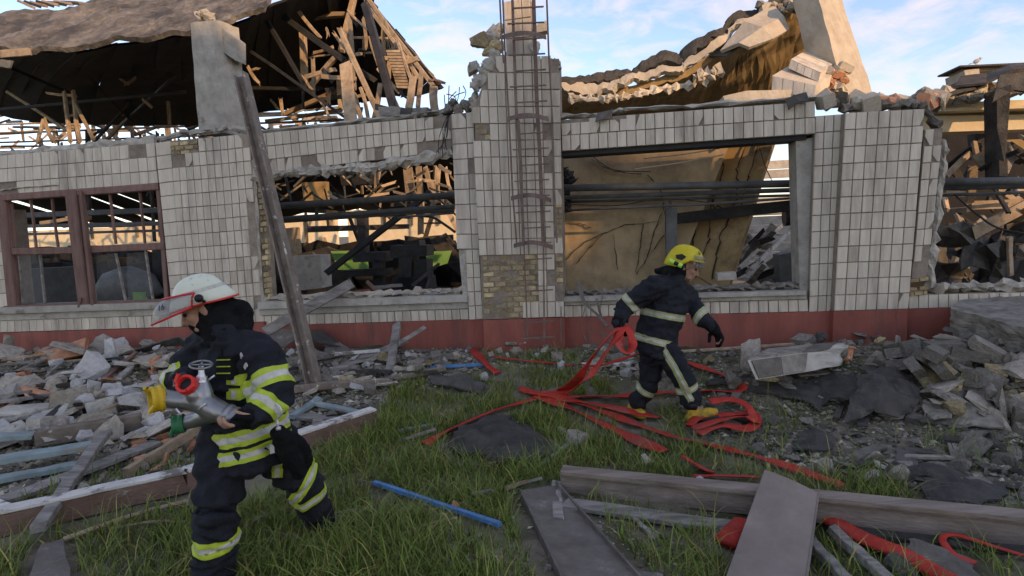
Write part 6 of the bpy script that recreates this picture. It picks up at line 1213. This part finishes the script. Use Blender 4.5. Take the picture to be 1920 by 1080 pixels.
def bootmesh(ankle, heel, toe, sh, nm, mat, par, rs=.058):
    m = MB(); d = (toe - heel).normalized(); limb(m, [sh, ankle + (heel - ankle) * .25, heel + d * .03 + (ankle - heel) * .25], [rs + .012, rs, rs * .95]); tube(m, [heel, lerp(heel, toe, .35), lerp(heel, toe, .75), toe], [.045, .05, .052, .032], 12); ball(m, heel, .045); ball(m, toe, .034); ball(m, lerp(heel, toe, .8), .05)
    me = remesh(m, .011, 3, .002, nm, M[mat]); o = link(nm, me, par)
    m = MB(); upv = (ankle - heel) - d * (ankle - heel).dot(d); upv.normalize(); x = d.cross(upv); pts = []
    for s_, w_ in ((-.05, .02), (0, .042), (.3, .045), (.7, .056), (.95, .045), (1.12, .018)):
        pts.append((lerp(heel, toe, s_) - upv * .038, w_))
    vs = [p - x * w_ for p, w_ in pts] + [p + x * w_ for p, w_ in reversed(pts)]; prism(m, vs, -upv * .022); recalc(q_ := m.mesh('sole', M['rubber'])); link('sole', q_, o)
    return o
def sheetobj(name, g, th, mat, par, smooth=True):
    m = MB(); sheet(m, g, th); recalc(me := m.mesh(name, M[mat], smooth)); return link(name, me, par)
BM = (('lime', 'silver'),)

# ---------------------------------------------------------------- the near firefighter with the pale helmet
def firefighter_near():
    t = thing('person', 'firefighter in pale cream helmet and dark lime-banded gear carrying a metal hose fitting', 'person', G(430, 1078), 'firefighters')
    RS, LS = P(388, 652, 3.26), P(490, 656, 3.06); Sd = (LS - RS).normalized(); Fd = Vector((Sd.y, -Sd.x, 0)).normalized()
    Fd = (Fd + Vector((0, 0, -.12))).normalized(); neck = P(425, 612, 3.13)
    HIP = P(462, 838, 3.2); rh, lh = P(422, 830, 3.18), P(506, 826, 3.22); rk, lk = P(407, 955, 3.06), P(566, 902, 3.42); ra, la = P(401, 1074, 3.15), P(606, 984, 3.74)
    re, le = P(338, 712, 3.22), P(519, 738, 2.98); rw, lw = P(348, 712, 3.04), P(474, 782, 2.85)
    hc = P(380, 578, 3.10); hf = Vector((-.86, -.30, -.42)).normalized(); hu = Vector((-.38, -.10, .92)); hu = (hu - hf * hu.dot(hf)).normalized(); hl = hu.cross(hf)
    # continuous body
    m = MB(); head(m, hc, hf, hu, neck - Vector((0, 0, .03)))
    ring_loft(m, [(HIP, Sd * .17, Fd * .12), (P(458, 770, 3.18), Sd * .16, Fd * .11), (P(446, 690, 3.15), Sd * .16, Fd * .10), (P(438, 645, 3.14), Sd * .14, Fd * .08), (P(428, 622, 3.13), Sd * .07, Fd * .06)])
    limb(m, [LS, le, lw], [.05, .04, .03]); limb(m, [RS, re, rw], [.05, .04, .03]); limb(m, [rh, rk, ra], [.075, .045, .035]); limb(m, [lh, lk, la], [.075, .045, .035])
    for a, k in ((ra, Vector((-.15, -.2, -.06))), (la, Vector((-.08, -.05, -.1)))): limb(m, [a, a + k], [.045, .035])
    hd = (P(430, 803, 2.76) - lw); hand(m, lw, hd, Vector((-.05, .35, .9)), 1.1, (.35, .65, .6), -1)
    rd = P(338, 738, 2.93) - rw; hand(m, rw, rd, Vector((.6, -.7, .1)), 1.0, (.6, .6, .5), 1)
    me = remesh(m, .0062, 2, 0, 'body', M['skin']); body = link('body', me, t)
    for s in (-1, 1):
        m = MB(); ell(m, hc + hf * .083 + hl * s * .031 + hu * .008, (hu * .010, hf * .012, hl * .014), 10, 8); link('eye', m.mesh('eye', M['rubber'], True), t)
    # balaclava
    m = MB(); ell(m, hc + hf * .024 - hu * .062, (hu * .078, hf * .080, hl * .070)); ell(m, hc + hf * .05 - hu * .095, (hu * .04, hf * .045, hl * .045)); ell(m, hc - hf * .03 + hu * .01, (hu * .098, hf * .088, hl * .086)); ell(m, hc + hf * .075 - hu * .055, (hu * .03, hf * .035, hl * .04))
    limb(m, [hc - hu * .06 - hf * .02, neck + Vector((0, 0, -.04))], [.088, .12]); limb(m, [hc - hu * .04 - hf * .06, hc - hu * .10 - hf * .16, P(458, 618, 3.12)], [.07, .05, .045])
    link('balaclava', remesh(m, .009, 3, .007, 'balaclava', M['black'], 9, 22), t)
    # jacket
    m = MB(); tl = Vector((-.10, 0, 0))
    ring_loft(m, [(P(464, 860, 3.2), Sd * .245, Fd * .175), (P(463, 830, 3.2), Sd * .242, Fd * .175), (P(460, 780, 3.18), Sd * .226, Fd * .168), (P(450, 710, 3.16), Sd * .22, Fd * .16), (P(443, 668, 3.15), Sd * .212, Fd * .145), (P(437, 640, 3.145), Sd * .165, Fd * .12), (P(427, 618, 3.13), Sd * .10, Fd * .10), (P(420, 604, 3.12), Sd * .09, Fd * .094)], 28)
    limb(m, [lerp(neck, LS, .45) - Vector((0, 0, .05)), LS + Vector((.0, -.01, -.02)), lerp(LS, le, .55), le, lerp(le, lw, .5), lerp(le, lw, .9)], [.09, .096, .088, .084, .074, .064])
    limb(m, [lerp(neck, RS, .45) - Vector((0, 0, .05)), RS + Vector((0, 0, -.02)), lerp(RS, re, .6), re, lerp(re, rw, .75)], [.11, .115, .10, .088, .066])
    jk = remesh(m, .011, 3, .022, 'jacket', M['navy'], 7.5, 19)
    pa = P(464, 860, 3.2); ax = (P(450, 710, 3.16) - pa).normalized(); ax = (ax - RT * .20).normalized()
    arms = [near(LS, le, .16), near(le, lw, .125), near(re, rw, .10), near(RS, re, .11)]
    inT = lambda p: not any(a(p) for a in arms[1:]) and not near(lerp(LS, le, .3), le, .145)(p)
    m5 = lambda *k: [(i, BM[0]) for i in k]
    band(jk, pa, ax, [.035, .058, .085, .105], m5(0, 1, 0), inT, t); band(jk, pa, ax, [.122, .145, .175, .2], m5(0, 1, 0), inT, t)
    aU = (le - LS).normalized(); band(jk, LS, (aU + RT * .0).normalized(), [.135, .165, .20, .228], m5(0, 1, 0), near(lerp(LS, le, .35), le, .15), t)
    aL = (lw - le).normalized(); band(jk, le, (aL + Vector((0, 0, -.25))).normalized(), [.045, .072, .105, .13], m5(0, 1, 0), near(lerp(le, lw, .15), lerp(le, lw, .8), .125), t)
    aR = (rw - re).normalized(); band(jk, re, aR, [.02, .04, .065, .085], m5(0, 1, 0), near(re, lerp(re, rw, .9), .10), t)
    link('jacket', jk, t)
    # trousers
    m = MB(); ring_loft(m, [(P(463, 872, 3.2), Sd * .19, Fd * .15), (P(463, 835, 3.2), Sd * .225, Fd * .165), (P(462, 800, 3.19), Sd * .2, Fd * .15)])
    limb(m, [rh, lerp(rh, rk, .5), rk, lerp(rk, ra, .5), ra + Vector((0, 0, .03))], [.138, .128, .112, .106, .106]); limb(m, [lh, lerp(lh, lk, .5), lk, lerp(lk, la, .45), lerp(lk, la, .85)], [.135, .122, .104, .092, .088])
    tr = remesh(m, .012, 3, .024, 'trousers', M['navy'], 6.5, 17)
    aR = (ra - rk).normalized(); band(tr, rk, (aR + RT * .18).normalized(), [.13, .155, .185, .21], m5(0, 1, 0), near(rk, ra, .17), t)
    aK = (la - lk).normalized(); sk_ = near(lk, la, .17); band(tr, lk, aK, [.06, .085, .115, .14], m5(0, 1, 0), sk_, t)
    band(tr, lk, (aK * .6 + RT * .75).normalized(), [-.03, -.012, .012, .03], m5(0, 1, 0), near(lerp(lh, lk, .75), lerp(lk, la, .3), .17), t, up_=.006)
    q_ = (lk - lh).normalized(); xs = q_.cross(Fd).normalized(); sp = near(lerp(lh, lk, .3), lerp(lh, lk, .75), .17)
    band(tr, lerp(lh, lk, .4), (UP * -.25 + RT).normalized(), [-.0, .014, .036, .05], m5(0, 1, 0), lambda p: sp(p) and abs((p - lerp(lh, lk, .42)).dot(UP)) < .075 and (p - lerp(lh, lk, .5)).dot(FW) < 0, t, name='pocket_tape')
    link('trousers', tr, t)
    bootmesh(ra, ra + Vector((.05, .05, -.075)), ra + Vector((-.13, -.15, -.085)), ra + Vector((0, 0, .12)), 'boot', 'rubber', t, .062); bootmesh(la, la + Vector((.02, .05, -.02)), la + Vector((-.04, -.10, -.14)), lerp(lk, la, .7), 'boot', 'rubber', t, .06)
    # gloves
    m = MB(); hand(m, lw, hd, Vector((-.05, .35, .9)), 1.1, (.35, .65, .6), -1, .003, .3, None, .6); limb(m, [lerp(le, lw, .82), lw + hd.normalized() * .03], [.052, .046]); link('glove', remesh(m, .006, 2, .002, 'glove', M['black'], 9, 30), t)
    m = MB(); hand(m, rw, rd, Vector((.6, -.7, .1)), 1.08, (.6, .6, .5), 1, .004); limb(m, [lerp(re, rw, .7), rw + rd.normalized() * .03], [.06, .05]); g2 = link('glove', remesh(m, .006, 2, .003, 'glove', M['rubber'], 9, 30), t)
    # chest gear
    cp = P(420, 690, 2.97); m = MB(); bx = Sd * .055; prism(m, [cp - bx + UP * .055, cp + bx + UP * .055, cp + bx - UP * .06, cp - bx - UP * .06], -Fd * .06); recalc(q_ := m.mesh('chest_radio', M['black'])); r_ = link('chest_radio', q_, t)
    for k in range(3):
        m = MB(); bar(m, cp - bx * .9 + UP * (.04 - k * .034) + Fd * .004, cp + bx * .9 + UP * (.045 - k * .034) + Fd * .004, .004, .008, Fd); link('tape_line', m.mesh('tape_line', M['lime']), r_)
    m = MB(); tube(m, [cp - bx * .3 + UP * .05, cp - bx * .3 + UP * .10], .007, 6); link('aerial', m.mesh('aerial', M['black']), r_)
    c2 = P(434, 722, 2.97)
    for k, (h0, h1) in enumerate(((.0, .045), (-.075, -.02))):
        m = MB(); prism(m, [c2 + Sd * -.04 + UP * h1, c2 + Sd * .055 + UP * h1, c2 + Sd * .06 + UP * h0, c2 + Sd * -.04 + UP * h0], -Fd * .05); recalc(q_ := m.mesh('chest_tape', M['lime'])); o = link('chest_tape', q_, t)
        m = MB(); prism(m, [c2 + Fd * .002 + Sd * .0 + UP * (h1 - .008), c2 + Fd * .002 + Sd * .03 + UP * (h1 - .008), c2 + Fd * .002 + Sd * .03 + UP * (h0 + .008), c2 + Fd * .002 + UP * (h0 + .008)], -Fd * .004); recalc(q_ := m.mesh('grey_insert', M['silver'])); link('grey_insert', q_, o)
    m = MB(); a_, b_ = P(450, 662, 2.99), P(462, 690, 2.96); bar(m, a_, b_, .035, .004, Fd); link('grey_strap', m.mesh('grey_strap', M['silver']), t)
    # zipper line on the jacket front, carabiner and hip pouch
    m = MB(); tube(m, spline([P(503, 752, 2.9), P(522, 760, 2.88), P(528, 776, 2.88), P(516, 786, 2.9), P(500, 783, 2.9), P(497, 770, 2.9)], 6), .0045, 8); link('carabiner', m.mesh('carabiner', M['steel'], True), t)
    m = MB(); tube(m, [P(519, 786, 2.9), P(522, 802, 2.9)], .006, 8); tube(m, [P(522, 800, 2.9), P(522, 806, 2.9)], .012, 8); link('snap_hook', m.mesh('snap_hook', M['steel'], True), t)
    m = MB(); limb(m, [P(522, 812, 2.95), P(540, 845, 3.02), P(560, 885, 3.1)], [.04, .055, .04]); limb(m, [P(528, 815, 2.98), P(562, 838, 3.1), P(578, 866, 3.15)], [.04, .045, .03]); link('hanging_gloves', remesh(m, .009, 3, .008, 'hanging_gloves', M['black'], 10, 24), t)
    m = MB(); c_ = P(511, 842, 2.98); prism(m, [c_ - RT * .014 + UP * .02, c_ + RT * .012 + UP * .024, c_ + RT * .014 - UP * .018, c_ - RT * .012 - UP * .026], FW * .004); recalc(q_ := m.mesh('pocket_label', M['silver'])); link('pocket_label', q_, t)
    # helmet
    c = P(376, 556, 3.10); f = (hf + Vector((0, 0, .14))).normalized(); u = (hu - f * hu.dot(f)).normalized(); l = u.cross(f)
    hl_ = bpy.data.objects.new('helmet', None); hl_.empty_display_size = .1; COL.objects.link(hl_); hl_.parent = t; hl_.location = c - rootloc(t)
    bf = lambda ct: ((-.035 - .02 * max(0, -ct)) if ct < .2 else -.03, .10 + .16 * max(0, -ct) ** 2 + .1 * max(0, ct) ** 2)
    g = helmet(c + u * .0, f, u, .138, .116, .12, bf, 32, 12); sheetobj('shell', g, .006, 'shell', hl_)
    m = MB(); tube(m, g[-1] , .0055, 8, cap=False); link('brim_trim', m.mesh('brim_trim', M['redtrim'], True), hl_)
    m = MB()
    for k in range(32): bar(m, g[9][k] + (g[9][k] - c) * .015, g[9][k+1] + (g[9][k+1] - c) * .015, .004, .022, u)
    link('grey_band', m.mesh('grey_band', M['silver']), hl_)
    vg = []
    for i in range(7):
        s = i / 6; row = []
        for j in range(25):
            a = R(-92 + 184 * j / 24); ca, sa = math.cos(a), math.sin(a); k = max(0, ca) ** .8
            up0 = u * (.028 + .022 * k) + f * (.165 * ca) + l * (.138 * sa); dn = u * (-.035 - .02 * k) + f * (.04 * (1 - k) + .262 * ca) + l * (.148 * sa)
            row.append(c + lerp(up0, dn, s) + f * (.016 * math.sin(s * 3.14) * k) + u * (.012 * math.sin(s * 3.14)))
        vg.append(row)
    sheetobj('visor', vg, .003, 'visor', hl_); m = MB(); tube(m, vg[0], .0055, 8); tube(m, vg[-1], .006, 8); tube(m, [r_[0] for r_ in vg], .0055, 6); tube(m, [r_[-1] for r_ in vg], .0055, 6); link('visor_trim', m.mesh('visor_trim', M['redtrim'], True), hl_)
    m = MB()
    side = l if (l.dot(CAMLOC - c) > 0) else -l; kp = c + side * .147 - u * .005 - f * .015; tube(m, [kp, kp + side * .022], [.022, .018], 12); tube(m, [kp - u * .0, kp - u * .03 - f * .02], .008, 8); link('visor_knob', m.mesh('visor_knob', M['rubber'], True), hl_)
    gp_ = [g[4][k] for k in range(33)]; cand = min(range(32), key=lambda k: (g[6][k] - (c + side * .12 - f * .05)).length)
    pq = [lerp(g[i][(cand + j) % 32], c, -.02) for i, j in ((4, -2), (4, 2), (7, 2), (7, -2))]; m = MB(); m.add(pq + [lerp(p, c, .015) for p in pq], BOXF); recalc(q_ := m.mesh('reflective_patch', M['silver'])); link('reflective_patch', q_, hl_)
    vj = 6 if vg[3][6].y < vg[3][18].y else 18; vp = vg[3][vj]; vx = (vg[3][vj+1] - vg[3][vj-1]); vx = vx if vx.dot(RT) > 0 else -vx; vy = vg[1][vj] - vg[5][vj]
    text_on('16', vp + (vx.cross(vy)).normalized() * .006, vx, vy, .045, 'rubber', hl_)
    return t
firefighter_near()
# ---------------------------------------------------------------- hose divider in his hands
def divider():
    t = thing('hose_divider', 'grey metal hose divider with yellow, red and green couplings held by the near firefighter', 'fitting', P(370, 790, 2.88))
    m = MB(); J = P(376, 752, 2.84)
    limb(m, [P(304, 746, 2.84), P(335, 750, 2.83), J], [.043, .043, .056]); limb(m, [P(362, 733, 2.82), P(368, 740, 2.82), J], [.040, .046, .055]); limb(m, [J, P(402, 768, 2.84), P(430, 780, 2.84)], [.058, .056, .046]); limb(m, [P(344, 793, 2.92), P(372, 786, 2.9), P(400, 774, 2.86)], [.034, .038, .045]); limb(m, [P(378, 712, 2.84), P(382, 740, 2.84)], [.030, .045])
    link('casting', remesh(m, .0065, 3, .001, 'casting', M['alu']), t)
    def coup(p, ax, r, ln, mat, nm, lugs=2):
        ax = ax.normalized(); d, x, y = frame(ax); m = MB(); sec = [(0, r * .72), (0, r), (ln * .25, r * 1.06), (ln * .5, r * .95), (ln * .8, r * 1.02), (ln, r * .98), (ln, r * .70), (ln * .6, r * .66), (0, r * .66)]; vs = []; fs = []; n = len(sec)
        for j in range(24):
            a = 2 * math.pi * j / 24
            for s_, q_ in sec: vs.append(p + ax * s_ + (x * math.cos(a) + y * math.sin(a)) * q_)
        for j in range(24):
            for k in range(n): fs.append((j*n+k, j*n+(k+1) % n, ((j+1) % 24)*n+(k+1) % n, ((j+1) % 24)*n+k))
        m.add(vs, fs)
        for k in range(lugs):
            a = 2 * math.pi * k / lugs + .6; v = x * math.cos(a) + y * math.sin(a); w_ = x * -math.sin(a) + y * math.cos(a); bar(m, p + ax * ln * .9 + v * r * .95 - w_ * .018, p + ax * (ln + .014) + v * r * 1.04 + w_ * .018, .014, .016, v)
        recalc(me := m.mesh(nm, M[mat])); o = link(nm, me, t)
        m = MB(); tube(m, [p + ax * ln * .3, p + ax * ln * .5], r * .68, 16); link('bore_shade', m.mesh('bore_shade', M['rubber']), o)  # black disc standing in for the darkness inside the coupling
    coup(P(306, 746, 2.84), P(280, 750, 2.80) - P(306, 746, 2.84), .062, .055, 'ycoup', 'yellow_coupling'); coup(P(354, 724, 2.80), P(336, 712, 2.72) - P(354, 724, 2.80), .045, .042, 'rcoup', 'red_coupling'); coup(P(346, 793, 2.92), P(318, 798, 2.90) - P(346, 793, 2.92), .046, .05, 'gcoup', 'green_coupling')
    coup(P(424, 777, 2.84), P(446, 785, 2.83) - P(424, 777, 2.84), .052, .06, 'alu', 'inlet_ring', 2)
    m = MB(); tube(m, [P(378, 716, 2.83), P(378, 708, 2.83), P(378, 700, 2.83), P(377, 686, 2.83)], [.024, .020, .014, .012], 10); tube(m, [P(378, 712, 2.83), P(378, 706, 2.83)], .026, 6); link('valve_stem', m.mesh('valve_stem', M['steel'], False), t)
    m = MB(); cw = P(377, 684, 2.83); wu_ = (UP + FW * -.28 + RT * .12).normalized(); d, x, y = frame(wu_); rim = [cw + (x * math.cos(a * .2618) + y * math.sin(a * .2618)) * .048 for a in range(25)]; tube(m, rim, .006, 8, cap=False)
    for k in range(4): a = k * math.pi / 2 + .4; tube(m, [cw, cw + (x * math.cos(a) + y * math.sin(a)) * .046], .005, 6)
    link('handwheel', m.mesh('handwheel', M['alu'], True), t)
    m = MB()
    for a, b in (((372, 768), (386, 756)), ((330, 766), (340, 778)), ((392, 712), (402, 704))): tube(m, [P(*a, 2.78), P(*b, 2.78)], .005, 6)
    link('drain_lever', m.mesh('drain_lever', M['steel'], True), t)
divider()
# ---------------------------------------------------------------- the far firefighter with the yellow helmet
def firefighter_far():
    t = thing('person', 'firefighter in yellow helmet and navy turnout gear walking right and dragging red hoses', 'person', G(1245, 790), 'firefighters')
    RS, LS = P(1226, 534, 5.28), P(1286, 548, 5.54); Sd = (LS - RS).normalized(); Fd = Vector((Sd.y, -Sd.x, 0)).normalized(); neck = P(1264, 520, 5.42); Fd = (Fd - Vector((0, 0, .25))).normalized()
    rh, lh = P(1248, 655, 5.38), P(1222, 655, 5.5); rk, lk = P(1281, 709, 5.32), P(1219, 716, 5.50); ra, la = P(1301, 764, 5.38), P(1190, 761, 5.60)
    re, le = P(1172, 578, 5.34), P(1312, 592, 5.42); rw, lw = P(1158, 606, 5.24), P(1338, 614, 5.34); HIP = P(1230, 648, 5.44)
    hc = P(1288, 500, 5.40); hf = Vector((.84, -.32, -.42)).normalized(); hu = Vector((.40, -.08, .92)); hu = (hu - hf * hu.dot(hf)).normalized(); hl = hu.cross(hf)
    m = MB(); head(m, hc, hf, hu, neck)
    ring_loft(m, [(HIP, Sd * .16, Fd * .12), (P(1236, 612, 5.44), Sd * .15, Fd * .11), (P(1251, 565, 5.42), Sd * .15, Fd * .10), (P(1259, 540, 5.42), Sd * .13, Fd * .08), (neck, Sd * .07, Fd * .06)])
    limb(m, [LS, le, lw], [.048, .04, .03]); limb(m, [RS, re, rw], [.048, .04, .03]); limb(m, [rh, rk, ra], [.07, .045, .032]); limb(m, [lh, lk, la], [.07, .045, .032])
    hdR = P(1166, 622, 5.2) - rw; hnR = Vector((.8, -.1, -.2)); hdL = P(1350, 634, 5.32) - lw; hnL = Vector((-.7, -.5, -.2))
    hand(m, rw, hdR, hnR, 1.0, (.7, .8, .6), -1); hand(m, lw, hdL, hnL, 1.0, (.35, .4, .3), 1)
    limb(m, [ra, P(1330, 776, 5.30)], [.03, .022]); limb(m, [la, P(1205, 774, 5.52)], [.03, .022])
    link('body', remesh(m, .0065, 2, 0, 'body', M['skin']), t)
    for s in (-1, 1):
        m = MB(); ell(m, hc + hf * .083 + hl * s * .031 + hu * .008, (hu * .009, hf * .012, hl * .013), 10, 8); link('eye', m.mesh('eye', M['rubber'], True), t)
    m = MB(); ring_loft(m, [(P(1226, 664, 5.44), Sd * .19, Fd * .17), (P(1228, 645, 5.44), Sd * .19, Fd * .17), (P(1235, 610, 5.44), Sd * .18, Fd * .165), (P(1251, 570, 5.42), Sd * .19, Fd * .165), (P(1259, 548, 5.42), Sd * .19, Fd * .145), (P(1259, 534, 5.42), Sd * .15, Fd * .12), (P(1264, 520, 5.41), Sd * .095, Fd * .10), (P(1266, 512, 5.40), Sd * .09, Fd * .095)], 26)
    limb(m, [lerp(neck, RS, .5) - up3 * .05, RS - up3 * .02, lerp(RS, re, .55), re, lerp(re, rw, .5), lerp(re, rw, .95)], [.095, .104, .09, .086, .074, .06]); limb(m, [lerp(neck, LS, .5) - up3 * .05, LS - up3 * .02, lerp(LS, le, .55), le, lerp(le, lw, .5), lerp(le, lw, .92)], [.095, .096, .086, .082, .07, .058])
    jk = remesh(m, .012, 4, .02, 'jacket', M['navy'], 7.5, 19); pa = P(1226, 664, 5.44); ax = (P(1250, 566, 5.42) - pa).normalized()
    arms = [near(lerp(RS, re, .25), re, .14), near(re, rw, .12), near(lerp(LS, le, .3), le, .12), near(le, lw, .12)]; inT = lambda p: not any(a(p) for a in arms)
    O = ('limeold', 'silverold'); m5 = lambda *k: [(i, O) for i in k]
    band(jk, pa, ax, [.10, .118, .145, .163], m5(0, 1, 0), inT, t); band(jk, pa, (ax + RT * -.05).normalized(), [.345, .363, .390, .408], m5(0, 1, 0), inT, t)
    aU = (re - RS).normalized(); band(jk, RS, aU, [.235, .25, .28, .295], m5(0, 1, 0), near(lerp(RS, re, .5), lerp(re, rw, .3), .15), t); aL = (le - LS).normalized(); band(jk, le, (lw - le).normalized(), [-.02, .0, .03, .045], m5(0, 1, 0), near(lerp(LS, le, .6), lerp(le, lw, .6), .125), t)
    link('jacket', jk, t)
    m = MB(); limb(m, [P(1262, 514, 5.40), P(1275, 512, 5.40)], [.09, .07]); limb(m, [P(1232, 508, 5.44), P(1250, 508, 5.44)], [.03, .05]); limb(m, [hc - hf * .05 - hu * .05, P(1256, 520, 5.42)], [.075, .09]); link('collar', remesh(m, .010, 3, .006, 'collar', M['black'], 9, 20), t)
    m = MB(); zp = [P(1269, 545, 5.22), P(1270, 570, 5.22), P(1268, 590, 5.22)]
    m = MB(); limb(m, [P(1240, 652, 5.42), P(1228, 660, 5.44)], [.15, .145]); limb(m, [rh, lerp(rh, rk, .5), rk, lerp(rk, ra, .5), lerp(rk, ra, .74)], [.118, .11, .096, .094, .098]); limb(m, [lh, lerp(lh, lk, .5), lk, lerp(lk, la, .5), lerp(lk, la, .76)], [.116, .105, .09, .086, .09])
    tr = remesh(m, .013, 4, .02, 'trousers', M['navy'], 6.5, 17)
    aR = (ra - rk).normalized(); band(tr, rk, (aR + RT * .0).normalized(), [.06, .078, .105, .122], m5(0, 1, 0), near(lerp(rh, rk, .8), ra, .14), t); aK = (la - lk).normalized(); band(tr, lk, aK, [.06, .078, .10, .115], m5(0, 1, 0), near(lk, la, .14), t)
    sd_ = (RT * -.9 - FW * .4).normalized(); ctr = lerp(rh, rk, .5); al = (rk - rh).normalized(); xs = (RT - al * RT.dot(al)).normalized()
    band(tr, ctr, xs, [-.075, -.055, -.035, -.02], m5(0, 1, 0), lambda p: near(lerp(rh, rk, .1), lerp(rk, ra, .25), .15)(p) and (p - ctr).dot(FW) < -.02, t, name='leg_tape')
    link('trousers', tr, t)
    bootmesh(ra, P(1293, 783, 5.38), P(1340, 772, 5.28), lerp(rk, ra, .75), 'boot', 'boot', t); bootmesh(la, P(1181, 769, 5.64), P(1208, 779, 5.5), lerp(lk, la, .75), 'boot', 'boot', t)
    for w, d, n, s, e, c_ in ((rw, hdR, hnR, -1, re, (.7, .8, .6)), (lw, hdL, hnL, 1, le, (.35, .4, .3))):
        m = MB(); hand(m, w, d, n, 1.1, c_, s, .005); limb(m, [lerp(e, w, .8), w + d.normalized() * .03], [.062, .05]); link('glove', remesh(m, .0075, 2, .003, 'glove', M['black'], 9, 30), t)
    c = P(1284, 486, 5.40); f = (hf + up3 * .22).normalized(); u = (hu - f * hu.dot(f)).normalized(); l = u.cross(f)
    hl_ = bpy.data.objects.new('helmet', None); hl_.empty_display_size = .1; COL.objects.link(hl_); hl_.parent = t; hl_.location = c - rootloc(t)
    bf = lambda ct: (-.075 * max(0, min(1, (.35 - ct) * 1.6)) - .005, .02 + .06 * max(0, -ct) ** 3)
    g = helmet(c + u * .0, f, u, .165, .130, .135, bf, 36, 12); sheetobj('shell', g, .008, 'yellow', hl_)
    side = l if l.dot(CAMLOC - c) > 0 else -l
    vg = []
    for i in range(5):
        s = i / 4; row = []
        for j in range(17):
            a = R(-62 + 124 * j / 16); ca, sa = math.cos(a), math.sin(a); row.append(c + f * (.172 * ca + .012 * s * ca) + l * (.136 * sa) + u * (.055 - .105 * s))
        vg.append(row)
    sheetobj('visor', vg, .003, 'visor2', hl_); m = MB(); tube(m, vg[2], .005, 6); link('visor_rim', m.mesh('visor_rim', M['yellow'], True), hl_)
    ep = c + side * .126 + u * .012 - f * .035; m = MB(); q_ = [ep + f * .05 + u * .012, ep + f * .01 + u * .032, ep - f * .045 + u * .01, ep - f * .03 - u * .02, ep + f * .02 - u * .026]; prism(m, [p + side * .009 for p in q_], -side * .03); recalc(x_ := m.mesh('side_badge', M['rubber'])); link('side_badge', x_, hl_)
    tp = c + side * .142 - u * .055 - f * .045; to = bpy.data.objects.new('torch', None); to.empty_display_size = .05; COL.objects.link(to); to.parent = hl_; 
    for a, b, r_, mt in ((-.075, -.03, .021, 'torch'), (-.03, .01, .017, 'rubber'), (.01, .045, .021, 'torch'), (.045, .06, .024, 'rubber')):
        m = MB(); tube(m, [tp + (f - u * .25) * a, tp + (f - u * .25) * b], r_, 12); o = link('torch', m.mesh('torch_' + mt, M[mt], False), hl_)
    bpy.data.objects.remove(to)
    m = MB(); tube(m, [c + side * .11 - u * .04 + f * .02, hc + hf * .03 - hu * .10], .006, 6); link('chin_strap', m.mesh('chin_strap', M['rubber']), hl_)
    bi = min(range(36), key=lambda k: (g[8][k] - (c + side * .085 + f * .13 + u * .05)).length); tpn = (g[8][bi] - c).normalized(); tx_ = u.cross(tpn); tx_ = tx_ if tx_.dot(RT) > 0 else -tx_
    text_on('16', g[8][bi] + tpn * .004 + u * .01, tx_, u, .05, 'rubber', hl_)
firefighter_far()
